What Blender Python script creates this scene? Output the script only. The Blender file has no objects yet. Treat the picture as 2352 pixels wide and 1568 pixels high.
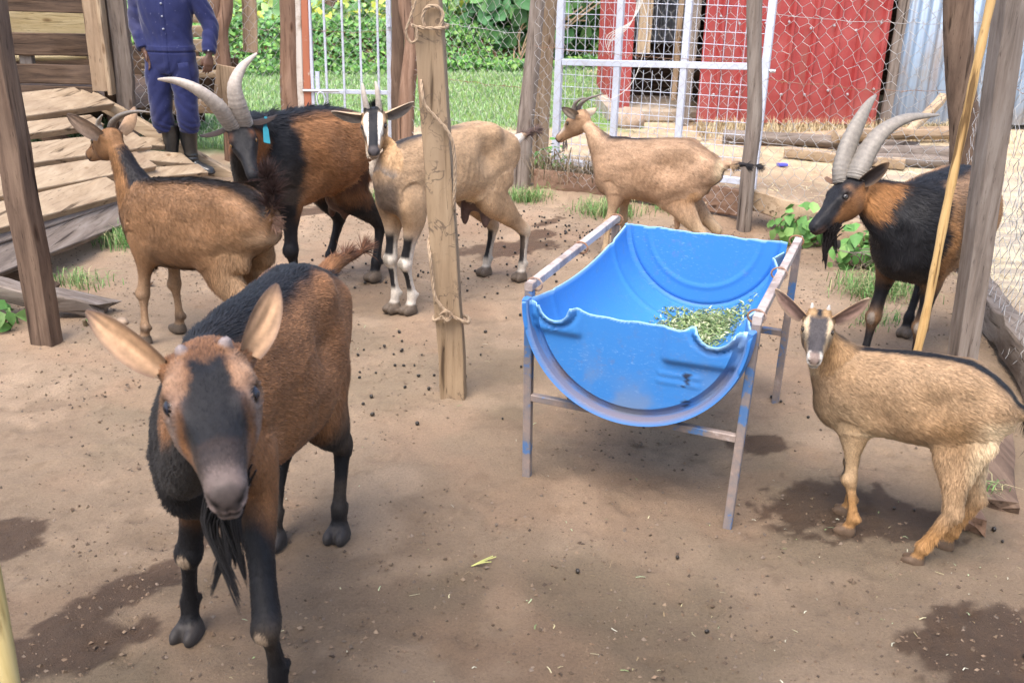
import bpy, math, random
import numpy as np
from mathutils import Vector, Matrix

random.seed(7)
RNG = np.random.default_rng(11)
SC = bpy.context.scene
COL = SC.collection
R = math.radians

# ---------------------------------------------------------------- camera
cam_d = bpy.data.cameras.new('camera')
cam = bpy.data.objects.new('camera', cam_d)
COL.objects.link(cam)
cam_d.sensor_width = 36.0
cam_d.lens = 36.0 * 2305.0 / 2352.0
cam_d.dof.use_dof = True
cam_d.dof.focus_distance = 3.7
cam_d.dof.aperture_fstop = 9.0
cam_d.clip_start = 0.05
cam_d.clip_end = 500.0
_p, _r = R(21.25), R(1.5)
_F = Vector((0, math.cos(_p), -math.sin(_p)))
_R0 = Vector((1, 0, 0))
_U0 = Vector((0, math.sin(_p), math.cos(_p)))
_Rt = math.cos(_r) * _R0 + math.sin(_r) * _U0
_Up = -math.sin(_r) * _R0 + math.cos(_r) * _U0
cam.matrix_world = Matrix(((_Rt.x, _Up.x, -_F.x, 0.0), (_Rt.y, _Up.y, -_F.y, 0.0),
                           (_Rt.z, _Up.z, -_F.z, 1.485), (0, 0, 0, 1)))
SC.camera = cam

# ---------------------------------------------------------------- light: bright hazy overcast
SUN_EL, SUN_AZ = R(63), R(205)            # azimuth clockwise from +Y: sun stands behind the camera, a little left
world = bpy.data.worlds.new('World')
SC.world = world
world.use_nodes = True
wn = world.node_tree
bg = wn.nodes['Background']
sky = wn.nodes.new('ShaderNodeTexSky')
sky.sky_type = 'NISHITA'
sky.sun_disc = False
sky.sun_elevation = SUN_EL
sky.sun_rotation = SUN_AZ
sky.dust_density = 4.0
sky.ozone_density = 1.0
wn.links.new(sky.outputs[0], bg.inputs['Color'])
bg.inputs['Strength'].default_value = 0.15
sun_d = bpy.data.lights.new('sun', 'SUN')
sun_d.energy = 0.85
sun_d.angle = R(38)
sun_d.color = (1.0, 0.98, 0.95)
sun = bpy.data.objects.new('sun', sun_d)
COL.objects.link(sun)
_sd = Vector((math.sin(SUN_AZ) * math.cos(SUN_EL), math.cos(SUN_AZ) * math.cos(SUN_EL), math.sin(SUN_EL)))
sun.rotation_euler = _sd.to_track_quat('Z', 'Y').to_euler()
sun.location = _sd * 20
SC.view_settings.view_transform = 'Standard'
SC.view_settings.look = 'None'
SC.view_settings.gamma = 1.0
SC.view_settings.use_curve_mapping = False
SC.view_settings.exposure = 1.72
SC.render.engine = 'CYCLES'
SC.cycles.max_bounces = 6
SC.cycles.transparent_max_bounces = 8

# ---------------------------------------------------------------- numpy noise
def _hash(ix, iy, iz, seed):
    n = (ix * 374761393 + iy * 668265263 + iz * 2147483647 + seed * 974634777) & 0xFFFFFFFF
    n = ((n ^ (n >> 13)) * 1274126177) & 0xFFFFFFFF
    n = n ^ (n >> 16)
    return (n & 0xFFFF) / 65535.0

def vnoise(P, scale=1.0, seed=0):
    """smooth value noise, 0..1, for an (n,3) array"""
    P = np.asarray(P, float) * scale
    i = np.floor(P).astype(np.int64)
    f = P - i
    f = f * f * (3 - 2 * f)
    r = 0
    for dx in (0, 1):
        wx = f[:, 0] if dx else 1 - f[:, 0]
        for dy in (0, 1):
            wy = f[:, 1] if dy else 1 - f[:, 1]
            for dz in (0, 1):
                wz = f[:, 2] if dz else 1 - f[:, 2]
                r = r + wx * wy * wz * _hash(i[:, 0] + dx, i[:, 1] + dy, i[:, 2] + dz, seed)
    return r

def fbm(P, scale=1.0, seed=0, oct=3):
    r, a, t = 0, 1.0, 0
    for o in range(oct):
        r = r + a * vnoise(P, scale * 2 ** o, seed + o * 17)
        t += a
        a *= 0.5
    return r / t

def sstep(x, a, b):
    t = np.clip((np.asarray(x, float) - a) / (b - a), 0, 1)
    return t * t * (3 - 2 * t)

def unit(v):
    v = np.asarray(v, float)
    return v / (np.linalg.norm(v, axis=-1, keepdims=True) + 1e-12)

def interp_rows(rows, n):
    rows = np.asarray(rows, float)
    t = np.linspace(0, len(rows) - 1, n)
    # Catmull-Rom through the rows
    i = np.clip(np.floor(t).astype(int), 0, len(rows) - 2)
    f = (t - i)[:, None]
    p0 = rows[np.clip(i - 1, 0, len(rows) - 1)]
    p1, p2 = rows[i], rows[i + 1]
    p3 = rows[np.clip(i + 2, 0, len(rows) - 1)]
    return 0.5 * (2 * p1 + (p2 - p0) * f + (2 * p0 - 5 * p1 + 4 * p2 - p3) * f ** 2 + (3 * p1 - p0 - 3 * p2 + p3) * f ** 3)

def mixv(a, b, w):
    w = np.asarray(w)[:, None]
    return a * (1 - w) + np.asarray(b) * w

# ---------------------------------------------------------------- mesh + object helpers
def make_mesh(name, verts, faces_list, cols=None, smooth=True, normals=None):
    """faces_list: list of (n,k) int arrays"""
    verts = np.asarray(verts, np.float32).reshape(-1, 3)
    me = bpy.data.meshes.new(name)
    faces_list = [np.asarray(f, np.int32) for f in faces_list if len(f)]
    nl = sum(f.size for f in faces_list)
    nf = sum(len(f) for f in faces_list)
    me.vertices.add(len(verts))
    me.vertices.foreach_set('co', verts.ravel())
    me.loops.add(nl)
    me.polygons.add(nf)
    me.loops.foreach_set('vertex_index', np.concatenate([f.ravel() for f in faces_list]))
    tot = np.concatenate([np.full(len(f), f.shape[1], np.int32) for f in faces_list])
    st = np.concatenate([[0], np.cumsum(tot)[:-1]]).astype(np.int32)
    me.polygons.foreach_set('loop_start', st)
    me.polygons.foreach_set('use_smooth', np.full(nf, smooth, bool))
    if cols is not None:
        c = np.ones((len(verts), 4), np.float32)
        c[:, :3] = np.clip(np.asarray(cols, np.float32), 0, 1)
        at = me.color_attributes.new('Col', 'FLOAT_COLOR', 'POINT')
        at.data.foreach_set('color', c.ravel())
    me.update(calc_edges=True)
    me.validate()
    if normals is not None:
        me.normals_split_custom_set_from_vertices(np.asarray(normals, float).tolist())
    return me

def tag(o, label=None, cat=None, group=None, kind=None):
    if label: o['label'] = label
    if cat: o['category'] = cat
    if group: o['group'] = group
    if kind: o['kind'] = kind
    return o

def link(name, me, mat=None, parent=None, loc=None, rotz=0.0):
    o = bpy.data.objects.new(name, me)
    COL.objects.link(o)
    if mat is not None and me is not None and not me.materials:
        for m in (mat if isinstance(mat, (list, tuple)) else [mat]):
            me.materials.append(m)
    if parent is not None: o.parent = parent
    if loc is not None: o.location = loc
    if rotz: o.rotation_euler = (0, 0, rotz)
    return o

def empty(name, loc=(0, 0, 0), rotz=0.0):
    o = bpy.data.objects.new(name, None)
    COL.objects.link(o)
    o.location = loc
    o.rotation_euler = (0, 0, rotz)
    o.empty_display_size = 0.1
    return o

class MB:
    """collects shapes in world coordinates, builds ONE mesh object"""
    def __init__(s):
        s.v, s.f, s.c, s.n = [], {3: [], 4: []}, [], 0

    def add(s, v, tris=None, quads=None, col=None):
        v = np.asarray(v, float).reshape(-1, 3)
        if tris is not None and len(tris): s.f[3].append(np.asarray(tris, int).reshape(-1, 3) + s.n)
        if quads is not None and len(quads): s.f[4].append(np.asarray(quads, int).reshape(-1, 4) + s.n)
        s.v.append(v)
        if col is None: col = (1, 1, 1)
        col = np.asarray(col, float)
        s.c.append(np.broadcast_to(col, (len(v), 3)) if col.ndim == 1 else col)
        s.n += len(v)
        return s

    def loft(s, rings, col=None, cap=True, closed=True):
        rings = np.asarray(rings, float)            # (m,n,3)
        m, n = rings.shape[:2]
        i = np.arange(m - 1)[:, None]
        k = n if closed else n - 1
        j = np.arange(k)[None, :]
        a = i * n + j
        b = i * n + (j + 1) % n
        q = np.stack([a, b, b + n, a + n], -1).reshape(-1, 4)
        V = rings.reshape(-1, 3)
        t = []
        if cap and closed:
            V = np.vstack([V, rings[0].mean(0), rings[-1].mean(0)])
            c0, c1 = m * n, m * n + 1
            jj = np.arange(n)
            t = np.vstack([np.stack([np.full(n, c0), (jj + 1) % n, jj], 1),
                           np.stack([np.full(n, c1), (m - 1) * n + jj, (m - 1) * n + (jj + 1) % n], 1)])
            if col is not None and np.ndim(col) == 2:
                col = np.vstack([col, col[0], col[-1]])
        return s.add(V, t, q, col)

    def tube(s, path, rad, n=8, col=None, ecc=1.0, up=(0, 0, 1), cap=True):
        path = np.asarray(path, float)
        m = len(path)
        rad = np.broadcast_to(np.asarray(rad, float), (m,))
        t = unit(np.gradient(path, axis=0))
        u = np.array(up, float)
        if abs(t[0] @ u) > 0.95: u = np.array([1.0, 0, 0])
        rings = []
        e1 = unit(np.cross(t[0], u))
        for i in range(m):
            e1 = unit(e1 - t[i] * (e1 @ t[i]))
            e2 = np.cross(t[i], e1)
            a = np.linspace(0, 2 * np.pi, n, endpoint=False)
            rings.append(path[i] + rad[i] * (np.cos(a)[:, None] * e1 + ecc * np.sin(a)[:, None] * e2))
        if col is not None and np.ndim(col) == 2: col = np.repeat(np.asarray(col), n, 0)
        return s.loft(rings, col, cap)

    def beam(s, p0, p1, w, h, up=(0, 0, 1), bev=0.006, seg=None, wob=0.0, seed=0, twist=0.0, taper=1.0, col=None, rag=0.0):
        """sawn timber: bevelled rectangle swept p0->p1, slightly irregular"""
        p0, p1 = np.asarray(p0, float), np.asarray(p1, float)
        L = np.linalg.norm(p1 - p0)
        t = (p1 - p0) / L
        u = np.asarray(up, float)
        if abs(t @ u) > 0.98: u = np.array([0, 1.0, 0])
        e1 = unit(np.cross(t, u))
        e2 = np.cross(e1, t)
        if seg is None: seg = max(1, int(L / 0.1))
        b = min(bev, w * 0.3, h * 0.3)
        hw, hh = w / 2, h / 2
        base = np.array([[hw - b, -hh], [hw, -hh + b], [hw, hh - b], [hw - b, hh], [-hw + b, hh], [-hw, hh - b], [-hw, -hh + b], [-hw + b, -hh]])
        rg = np.random.default_rng(seed + 1)
        rings = []
        dw = np.zeros(2)
        for i in range(seg + 1):
            f = i / seg
            c = p0 + (p1 - p0) * f
            if i == 0 and rag: c = c - t * 0
            dw = dw * 0.7 + rg.normal(0, wob, 2) if wob else dw
            j = base * (1 + (taper - 1) * f) + rg.normal(0, wob * 0.5, base.shape) + dw
            a = twist * f
            ca, sa = math.cos(a), math.sin(a)
            x = j[:, 0] * ca - j[:, 1] * sa
            y = j[:, 0] * sa + j[:, 1] * ca
            off = 0
            if rag and i in (0, seg): off = rg.normal(0, rag, len(j))[:, None] * t
            rings.append(c + x[:, None] * e1 + y[:, None] * e2 + off)
        return s.loft(rings, col)

    def box(s, c, d, rz=0.0, bev=0.004, col=None):
        c = np.asarray(c, float)
        ax = np.array([math.cos(rz), math.sin(rz), 0]) * d[0] / 2
        ay = np.array([-math.sin(rz), math.cos(rz), 0])
        return s.beam(c - ax, c + ax, d[1], d[2], up=(0, 0, 1), bev=bev, seg=1, col=col)

    def build(s, name, mat, parent=None, smooth=True, origin=None, cols=False):
        V = np.vstack(s.v)
        off = np.zeros(3)
        loc = None
        if parent is not None:
            off = np.array(parent.matrix_basis.translation)
            q = parent
            while q.parent is not None:
                q = q.parent
                off = off + np.array(q.matrix_basis.translation)
        elif origin is not None:
            off = np.asarray(origin, float)
            loc = origin
        fl = [np.vstack(s.f[k]) for k in (3, 4) if s.f[k]]
        me = make_mesh(name, V - off, fl, np.vstack(s.c) if cols else None, smooth)
        if smooth:
            me.shade_smooth() if not hasattr(me, 'set_sharp_from_angle') else me.set_sharp_from_angle(angle=R(38))
        return link(name, me, mat, parent, loc)
# ---------------------------------------------------------------- materials
def new_mat(name):
    m = bpy.data.materials.new(name)
    m.use_nodes = True
    nt = m.node_tree
    return m, nt, nt.nodes['Principled BSDF']

def N(nt, t, **kw):
    n = nt.nodes.new(t)
    for k, v in kw.items():
        if k in n.inputs: n.inputs[k].default_value = v
        else: setattr(n, k, v)
    return n

def ramp(nt, fac, stops):
    r = nt.nodes.new('ShaderNodeValToRGB')
    el = r.color_ramp.elements
    while len(el) < len(stops): el.new(0.5)
    for e, (p, c) in zip(el, stops):
        e.position = p
        e.color = (*c, 1) if len(c) == 3 else c
    nt.links.new(fac, r.inputs[0])
    return r

def mixc(nt, fac, a, b, mode='MIX'):
    m = nt.nodes.new('ShaderNodeMix')
    m.data_type = 'RGBA'
    m.blend_type = mode
    for s, v in ((m.inputs[0], fac), (m.inputs[6], a), (m.inputs[7], b)):
        if hasattr(v, 'is_output'): nt.links.new(v, s)
        elif isinstance(v, (int, float)): s.default_value = v
        else: s.default_value = (*v, 1)
    return m.outputs[2]

def mat_wood(name, c_dark, c_mid, c_light, scale=(6, 6, 0.7), rough=0.8, bump=0.35, grain_axis=2, stain=(0.1, 0.07, 0.05), stain_amt=0.5, trails=False):
    """weathered timber: stretched grain along one object axis, patches of stain, small cracks"""
    m, nt, p = new_mat(name)
    tc = N(nt, 'ShaderNodeTexCoord')
    mp = N(nt, 'ShaderNodeMapping')
    sc = [9.0, 9.0, 9.0]
    sc[grain_axis] = 0.9
    mp.inputs['Scale'].default_value = sc
    nt.links.new(tc.outputs['Object'], mp.inputs['Vector'])
    n1 = N(nt, 'ShaderNodeTexNoise', Scale=3.0, Detail=8.0, Roughness=0.65, Distortion=0.6)
    nt.links.new(mp.outputs[0], n1.inputs['Vector'])
    n2 = N(nt, 'ShaderNodeTexNoise', Scale=2.2, Detail=5.0, Roughness=0.6)
    nt.links.new(tc.outputs['Object'], n2.inputs['Vector'])
    n3 = N(nt, 'ShaderNodeTexNoise', Scale=14.0, Detail=4.0, Roughness=0.7)
    nt.links.new(mp.outputs[0], n3.inputs['Vector'])
    r1 = ramp(nt, n1.outputs[0], [(0.28, c_dark), (0.48, c_mid), (0.72, c_light)])
    r2 = ramp(nt, n2.outputs[0], [(0.45, (0, 0, 0)), (0.72, (1, 1, 1))])
    k = N(nt, 'ShaderNodeMath', operation='MULTIPLY')
    nt.links.new(r2.outputs[0], k.inputs[0])
    k.inputs[1].default_value = stain_amt
    c = mixc(nt, k.outputs[0], r1.outputs[0], stain)
    mp2 = N(nt, 'ShaderNodeMapping')
    sc2 = [34.0, 34.0, 34.0]
    sc2[grain_axis] = 1.6
    mp2.inputs['Scale'].default_value = sc2
    nt.links.new(tc.outputs['Object'], mp2.inputs['Vector'])
    n4 = N(nt, 'ShaderNodeTexNoise', Scale=1.0, Detail=3.0, Roughness=0.55, Distortion=0.35)
    nt.links.new(mp2.outputs[0], n4.inputs['Vector'])
    r4 = ramp(nt, n4.outputs[0], [(0.315, (0.16, 0.13, 0.11)), (0.36, (0.75, 0.73, 0.70)), (0.42, (1, 1, 1)), (0.62, (1.0, 1.0, 1.0)), (0.72, (1.22, 1.2, 1.17))])
    mp3 = N(nt, 'ShaderNodeMapping')
    sc3 = [1.0, 1.0, 1.0]
    sc3[grain_axis] = 0.35
    mp3.inputs['Scale'].default_value = sc3
    nt.links.new(tc.outputs['Object'], mp3.inputs['Vector'])
    vk = N(nt, 'ShaderNodeTexVoronoi', Scale=7.0)
    nt.links.new(mp3.outputs[0], vk.inputs['Vector'])
    r5 = ramp(nt, vk.outputs[0], [(0.03, (0.22, 0.15, 0.10)), (0.075, (0.62, 0.52, 0.44)), (0.11, (1, 1, 1))])
    r3 = ramp(nt, n3.outputs[0], [(0.30, (0.25, 0.22, 0.2)), (0.40, (1, 1, 1))])
    c = mixc(nt, 0.8, c, r3.outputs[0], 'MULTIPLY')
    c = mixc(nt, 0.85, c, r4.outputs[0], 'MULTIPLY')
    c = mixc(nt, 0.75, c, r5.outputs[0], 'MULTIPLY')
    if trails:
        # dark wandering insect galleries
        t1 = N(nt, 'ShaderNodeTexNoise', Scale=11.0, Detail=3.0, Roughness=0.6, Distortion=1.2)
        nt.links.new(tc.outputs['Object'], t1.inputs['Vector'])
        tr = ramp(nt, t1.outputs[0], [(0.478, (0, 0, 0)), (0.492, (1, 1, 1)), (0.508, (1, 1, 1)), (0.522, (0, 0, 0))])
        t2 = N(nt, 'ShaderNodeTexNoise', Scale=6.0, Detail=2.0)
        nt.links.new(tc.outputs['Object'], t2.inputs['Vector'])
        tm = ramp(nt, t2.outputs[0], [(0.50, (0, 0, 0)), (0.58, (1, 1, 1))])
        k9 = N(nt, 'ShaderNodeMath', operation='MULTIPLY')
        nt.links.new(tr.outputs[0], k9.inputs[0]); nt.links.new(tm.outputs[0], k9.inputs[1])
        k10 = N(nt, 'ShaderNodeMath', operation='MULTIPLY')
        nt.links.new(k9.outputs[0], k10.inputs[0]); k10.inputs[1].default_value = 0.75
        c = mixc(nt, k10.outputs[0], c, (0.10, 0.07, 0.05))
    nt.links.new(c, p.inputs['Base Color'])
    p.inputs['Roughness'].default_value = rough
    p.inputs['Specular IOR Level'].default_value = 0.25
    b = N(nt, 'ShaderNodeBump', Strength=bump, Distance=0.01)
    a = N(nt, 'ShaderNodeMath', operation='ADD')
    nt.links.new(n1.outputs[0], a.inputs[0])
    nt.links.new(r4.outputs[0], a.inputs[1])
    nt.links.new(a.outputs[0], b.inputs['Height'])
    nt.links.new(b.outputs[0], p.inputs['Normal'])
    return m

def mat_col(name, rough=0.8, spec=0.3, noise=0.0, nscale=60.0, bump=0.0, sheen=0.0, trans=0.0):
    """base colour from the mesh's own colour attribute, broken up with fine noise"""
    m, nt, p = new_mat(name)
    at = N(nt, 'ShaderNodeAttribute')
    at.attribute_name = 'Col'
    c = at.outputs['Color']
    if noise:
        tc = N(nt, 'ShaderNodeTexCoord')
        n = N(nt, 'ShaderNodeTexNoise', Scale=nscale, Detail=4.0, Roughness=0.7)
        nt.links.new(tc.outputs['Object'], n.inputs['Vector'])
        r = ramp(nt, n.outputs[0], [(0.25, (1 - noise,) * 3), (0.75, (1 + noise,) * 3)])
        c = mixc(nt, 1.0, c, r.outputs[0], 'MULTIPLY')
        if bump:
            b = N(nt, 'ShaderNodeBump', Strength=bump, Distance=0.004)
            nt.links.new(n.outputs[0], b.inputs['Height'])
            nt.links.new(b.outputs[0], p.inputs['Normal'])
    nt.links.new(c, p.inputs['Base Color'])
    p.inputs['Roughness'].default_value = rough
    p.inputs['Specular IOR Level'].default_value = spec
    if sheen:
        p.inputs['Sheen Weight'].default_value = sheen
        p.inputs['Sheen Roughness'].default_value = 0.4
    if trans:
        out = nt.nodes['Material Output']
        t = N(nt, 'ShaderNodeBsdfTranslucent')
        nt.links.new(c, t.inputs['Color'])
        mx = N(nt, 'ShaderNodeMixShader')
        mx.inputs[0].default_value = trans
        nt.links.new(p.outputs[0], mx.inputs[1])
        nt.links.new(t.outputs[0], mx.inputs[2])
        nt.links.new(mx.outputs[0], out.inputs[0])
    return m

def mat_simple(name, col, rough=0.6, spec=0.4, var=0.15, vscale=20.0, metal=0.0, bump=0.0, col2=None, lo=0.45, hi=0.7):
    m, nt, p = new_mat(name)
    tc = N(nt, 'ShaderNodeTexCoord')
    n = N(nt, 'ShaderNodeTexNoise', Scale=vscale, Detail=6.0, Roughness=0.65)
    nt.links.new(tc.outputs['Object'], n.inputs['Vector'])
    if col2 is None:
        r = ramp(nt, n.outputs[0], [(0.3, tuple(x * (1 - var) for x in col)), (0.7, tuple(min(1, x * (1 + var)) for x in col))])
    else:
        r = ramp(nt, n.outputs[0], [(lo, col), (hi, col2)])
    nt.links.new(r.outputs[0], p.inputs['Base Color'])
    p.inputs['Roughness'].default_value = rough
    p.inputs['Specular IOR Level'].default_value = spec
    p.inputs['Metallic'].default_value = metal
    if bump:
        b = N(nt, 'ShaderNodeBump', Strength=bump, Distance=0.004)
        nt.links.new(n.outputs[0], b.inputs['Height'])
        nt.links.new(b.outputs[0], p.inputs['Normal'])
    return m

M = {}
M['coat'] = mat_col('goat_coat', rough=0.58, spec=0.20, noise=0.22, nscale=90.0, sheen=0.03)
M['horn'] = mat_col('horn', rough=0.5, spec=0.4, noise=0.25, nscale=70.0, bump=0.3)
M['eye'] = mat_col('eye', rough=0.22, spec=0.35)
M['leaf'] = mat_col('leaf', rough=0.55, spec=0.3, noise=0.15, nscale=25.0, trans=0.25)
M['paint_col'] = mat_col('plain', rough=0.7, spec=0.25, noise=0.12, nscale=40.0)
M['skin'] = mat_col('skin', rough=0.5, spec=0.35, noise=0.1, nscale=60.0)
M['tag'] = mat_simple('ear_tag', (0.02, 0.165, 0.20), rough=0.35)
# ---------------------------------------------------------------- terrain: one sheet from the pen to the horizon
def bank_y(x): return 12.6 + np.clip((np.asarray(x) + 3.2) * 0.42, -3, 2.2)

def terrain_z(x, y):
    x, y = np.asarray(x, float), np.asarray(y, float)
    P = np.stack([x, y, x * 0], -1).reshape(-1, 3)
    yb = bank_y(x)
    rise = 0.44 * sstep(y, yb, yb + 0.7) + 0.035 * np.maximum(y - yb - 0.7, 0) + 0.05 * np.maximum(y - 21, 0)
    left = 1 - sstep(x, 1.6, 3.0) * (1 - sstep(y, 14, 17))
    z = rise * left
    pen = (1 - sstep(y, 8.0, 9.0))
    n = fbm(P, 1.7, 5).reshape(x.shape) - 0.5
    n2 = fbm(P, 9.0, 6).reshape(x.shape) - 0.5
    n3 = fbm(P, 33.0, 7, 2).reshape(x.shape) - 0.5
    z = z + 0.03 * n + pen * (0.016 * n2 + 0.008 * n3)
    # soil heaped against the edging boards of the pen
    d = (y - (6.55 - 0.46 * (x - 0.13)))
    z = z + 0.05 * np.exp(-(d / 0.22) ** 2) * sstep(x, 0.0, 0.2) * (1 - sstep(x, 2.2, 2.5))
    return z

_hr = np.random.default_rng(404)
PRINTS = np.stack([_hr.uniform(-2.0, 1.9, 520), 1.5 + _hr.random(520) ** 1.2 * 4.4, _hr.uniform(0, 6.3, 520), _hr.uniform(0.7, 1.15, 520)], 1)
def hoof_prints(X, Y, Z):
    for (hx, hy, ha, hs) in PRINTS:
        i0, i1 = np.searchsorted(X[0], (hx - .08, hx + .08)); j0, j1 = np.searchsorted(Y[:, 0], (hy - .08, hy + .08))
        x = X[j0:j1, i0:i1] - hx; y = Y[j0:j1, i0:i1] - hy
        a = x * math.cos(ha) + y * math.sin(ha); b = -x * math.sin(ha) + y * math.cos(ha)
        d = np.minimum(np.hypot(a / .034, (b - .013) / .0125), np.hypot(a / .034, (b + .013) / .0125)) / hs
        r = np.hypot(a / .05, b / .038) / hs
        Z[j0:j1, i0:i1] += -0.008 * np.exp(-d ** 2 * 0.8) + 0.003 * np.exp(-((r - 1.0) / .25) ** 2)
    return Z

WET = [(-0.93, 2.06, 0.34, 0.075, 58), (-0.99, 1.83, 0.22, 0.085, 30), (-0.82, 2.32, 0.13, 0.07, 60), (-1.36, 2.26, 0.15, 0.10, 20), (1.00, 2.54, 0.25, 0.20, 15), (1.14, 1.90, 0.26, 0.17, 30),
       (-0.05, 5.20, 0.26, 0.13, 30), (0.12, 5.45, 0.22, 0.08, 50), (0.20, 5.75, 0.18, 0.06, 60), (-1.22, 5.85, 0.3, 0.12, 20), (0.82, 2.95, 0.10, 0.07, 0)]

def build_terrain():
    def axis(fine0, fine1, st, lo, hi, mid0, mid1, mst):
        a = [np.arange(fine0, fine1, st), np.arange(mid0, fine0, mst), np.arange(fine1, mid1, mst)]
        g = mid1
        s = mst
        while g < hi:
            a.append([g]); s *= 1.35; g += s
        a.append([hi])
        g = mid0; s = mst
        while g > lo:
            s *= 1.35; g -= s; a.append([max(g, lo)])
        return np.unique(np.round(np.concatenate([np.atleast_1d(q) for q in a]), 4))
    xs = axis(-2.6, 2.3, 0.014, -140, 140, -7, 6.5, 0.14)
    ys = axis(1.35, 6.2, 0.014, -60, 220, -1.5, 19, 0.10)
    X, Y = np.meshgrid(xs, ys)
    Z = hoof_prints(X, Y, terrain_z(X, Y))
    P = np.stack([X, Y, 0 * X], -1).reshape(-1, 3)
    x, y = P[:, 0], P[:, 1]
    n1, n2, n3 = fbm(P, 1.3, 21), fbm(P, 5.0, 22), fbm(P, 26.0, 23)
    dry = np.array((0.268, 0.194, 0.130)); dark = np.array((0.150, 0.102, 0.066)); pale = np.array((0.385, 0.280, 0.19)); olive = np.array((0.155, 0.122, 0.078))
    c = mixv(np.tile(dry, (len(P), 1)), dark, sstep(n1, 0.45, 0.72) * 0.65)
    c = mixv(c, pale, sstep(n2, 0.55, 0.75) * 0.45)
    c = mixv(c, olive, sstep(fbm(P, 2.4, 31), 0.52, 0.72) * 0.45 * (1 - sstep(y, 3.4, 4.5)))
    c = mixv(c, dark * 0.8, sstep(n3, 0.62, 0.76) * 0.28)
    c = mixv(c, (0.30, 0.19, 0.12), sstep(fbm(P, 3.1, 33), 0.5, 0.7) * 0.35)
    c = c * (1 - 0.40 * (1 - sstep(y + 0.8 * (n1 - 0.5), 1.7, 3.5)))[:, None]      # foreground shade painted into the soil colour, darker toward the near end
    # dry trodden pale soil and straw outside the pen
    out = sstep(y, 6.6, 7.6)
    c = mixv(c, mixv(np.tile((0.46, 0.33, 0.21), (len(P), 1)), (0.52, 0.43, 0.28), sstep(n2, 0.4, 0.6)), out * 0.9)
    rt = sstep(x - (2.05 + 0.10 * (y - 3.5)) + 0.3 * (n1 - 0.5), 0.0, 0.35) * (1 - sstep(y, 7.0, 8.2)) * sstep(y + 1.6 * (n1 - 0.5), 2.3, 3.6) * (1 - 0.6 * sstep(x, 4.0, 6.5))
    c = mixv(c, mixv(np.tile((0.33, 0.28, 0.22), (len(P), 1)), (0.50, 0.43, 0.30), sstep(n3, 0.4, 0.6)), rt)
    # soil of the terrace behind the lawn
    far = sstep(y, bank_y(x) - 0.2, bank_y(x) + 0.3)
    c = mixv(c, (0.16, 0.10, 0.055), far)
    lawn = sstep(y + 0.5 * (n1 - 0.5), 8.95, 9.25) * (1 - far) * (1 - sstep(x + 0.5 * (n2 - 0.5), 0.85, 1.1)) 
    lawn = np.maximum(lawn, sstep(y, 7.4, 7.8) * (1 - far) * (1 - sstep(x, -2.0, -1.7)))
    c = mixv(c, mixv(np.tile((0.10, 0.20, 0.045), (len(P), 1)), (0.19, 0.27, 0.07), n2), lawn)
    c = mixv(c, (0.11, 0.18, 0.05), sstep(y, 30, 60))
    wet = np.zeros(len(P))
    for (wx, wy, a, b, rz) in WET:
        dx, dy = x - wx, y - wy
        ca, sa = math.cos(R(rz)), math.sin(R(rz))
        d = np.sqrt(((dx * ca + dy * sa) / a) ** 2 + ((-dx * sa + dy * ca) / b) ** 2)
        wet = np.maximum(wet, 1 - sstep(d + 1.3 * (n2 - 0.5) + 0.9 * (n3 - 0.5), 0.80, 0.98))
    c = c * (1 - 0.68 * wet[:, None] * np.array((0.92, 1.0, 1.05)))
    ny, nx = X.shape
    i = np.arange(ny - 1)[:, None] * nx + np.arange(nx - 1)[None]
    q = np.stack([i, i + 1, i + nx + 1, i + nx], -1).reshape(-1, 4)
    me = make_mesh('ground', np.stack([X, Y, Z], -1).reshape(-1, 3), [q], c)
    w4 = np.ones((len(P), 4), np.float32); w4[:, :3] = wet[:, None]
    at = me.color_attributes.new('Wet', 'FLOAT_COLOR', 'POINT')
    at.data.foreach_set('color', w4.ravel())
    m, nt, p = new_mat('pen_soil')
    a = N(nt, 'ShaderNodeAttribute'); a.attribute_name = 'Col'
    b = N(nt, 'ShaderNodeAttribute'); b.attribute_name = 'Wet'
    tc = N(nt, 'ShaderNodeTexCoord')
    n = N(nt, 'ShaderNodeTexNoise', Scale=130.0, Detail=8.0, Roughness=0.8)
    nt.links.new(tc.outputs['Object'], n.inputs['Vector'])
    v = N(nt, 'ShaderNodeTexVoronoi', Scale=58.0)
    nt.links.new(tc.outputs['Object'], v.inputs['Vector'])
    r = ramp(nt, n.outputs[0], [(0.30, (0.62, 0.60, 0.58)), (0.46, (0.96, 0.96, 0.96)), (0.56, (1.04, 1.04, 1.04)), (0.72, (1.38, 1.35, 1.3))])
    r2 = ramp(nt, v.outputs[0], [(0.05, (0.80, 0.80, 0.80)), (0.22, (1, 1, 1))])
    c1 = mixc(nt, 1.0, a.outputs['Color'], r.outputs[0], 'MULTIPLY')
    c1 = mixc(nt, 0.6, c1, r2.outputs[0], 'MULTIPLY')
    nt.links.new(c1, p.inputs['Base Color'])
    rr = N(nt, 'ShaderNodeMapRange')
    nt.links.new(b.outputs['Fac'], rr.inputs[0])
    rr.inputs[3].default_value = 0.95; rr.inputs[4].default_value = 0.62
    nt.links.new(rr.outputs[0], p.inputs['Roughness'])
    p.inputs['Specular IOR Level'].default_value = 0.25
    bm = N(nt, 'ShaderNodeBump', Strength=0.8, Distance=0.009)
    nt.links.new(n.outputs[0], bm.inputs['Height'])
    nt.links.new(bm.outputs[0], p.inputs['Normal'])
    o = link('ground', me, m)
    tag(o, kind='structure')
build_terrain()

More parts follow.
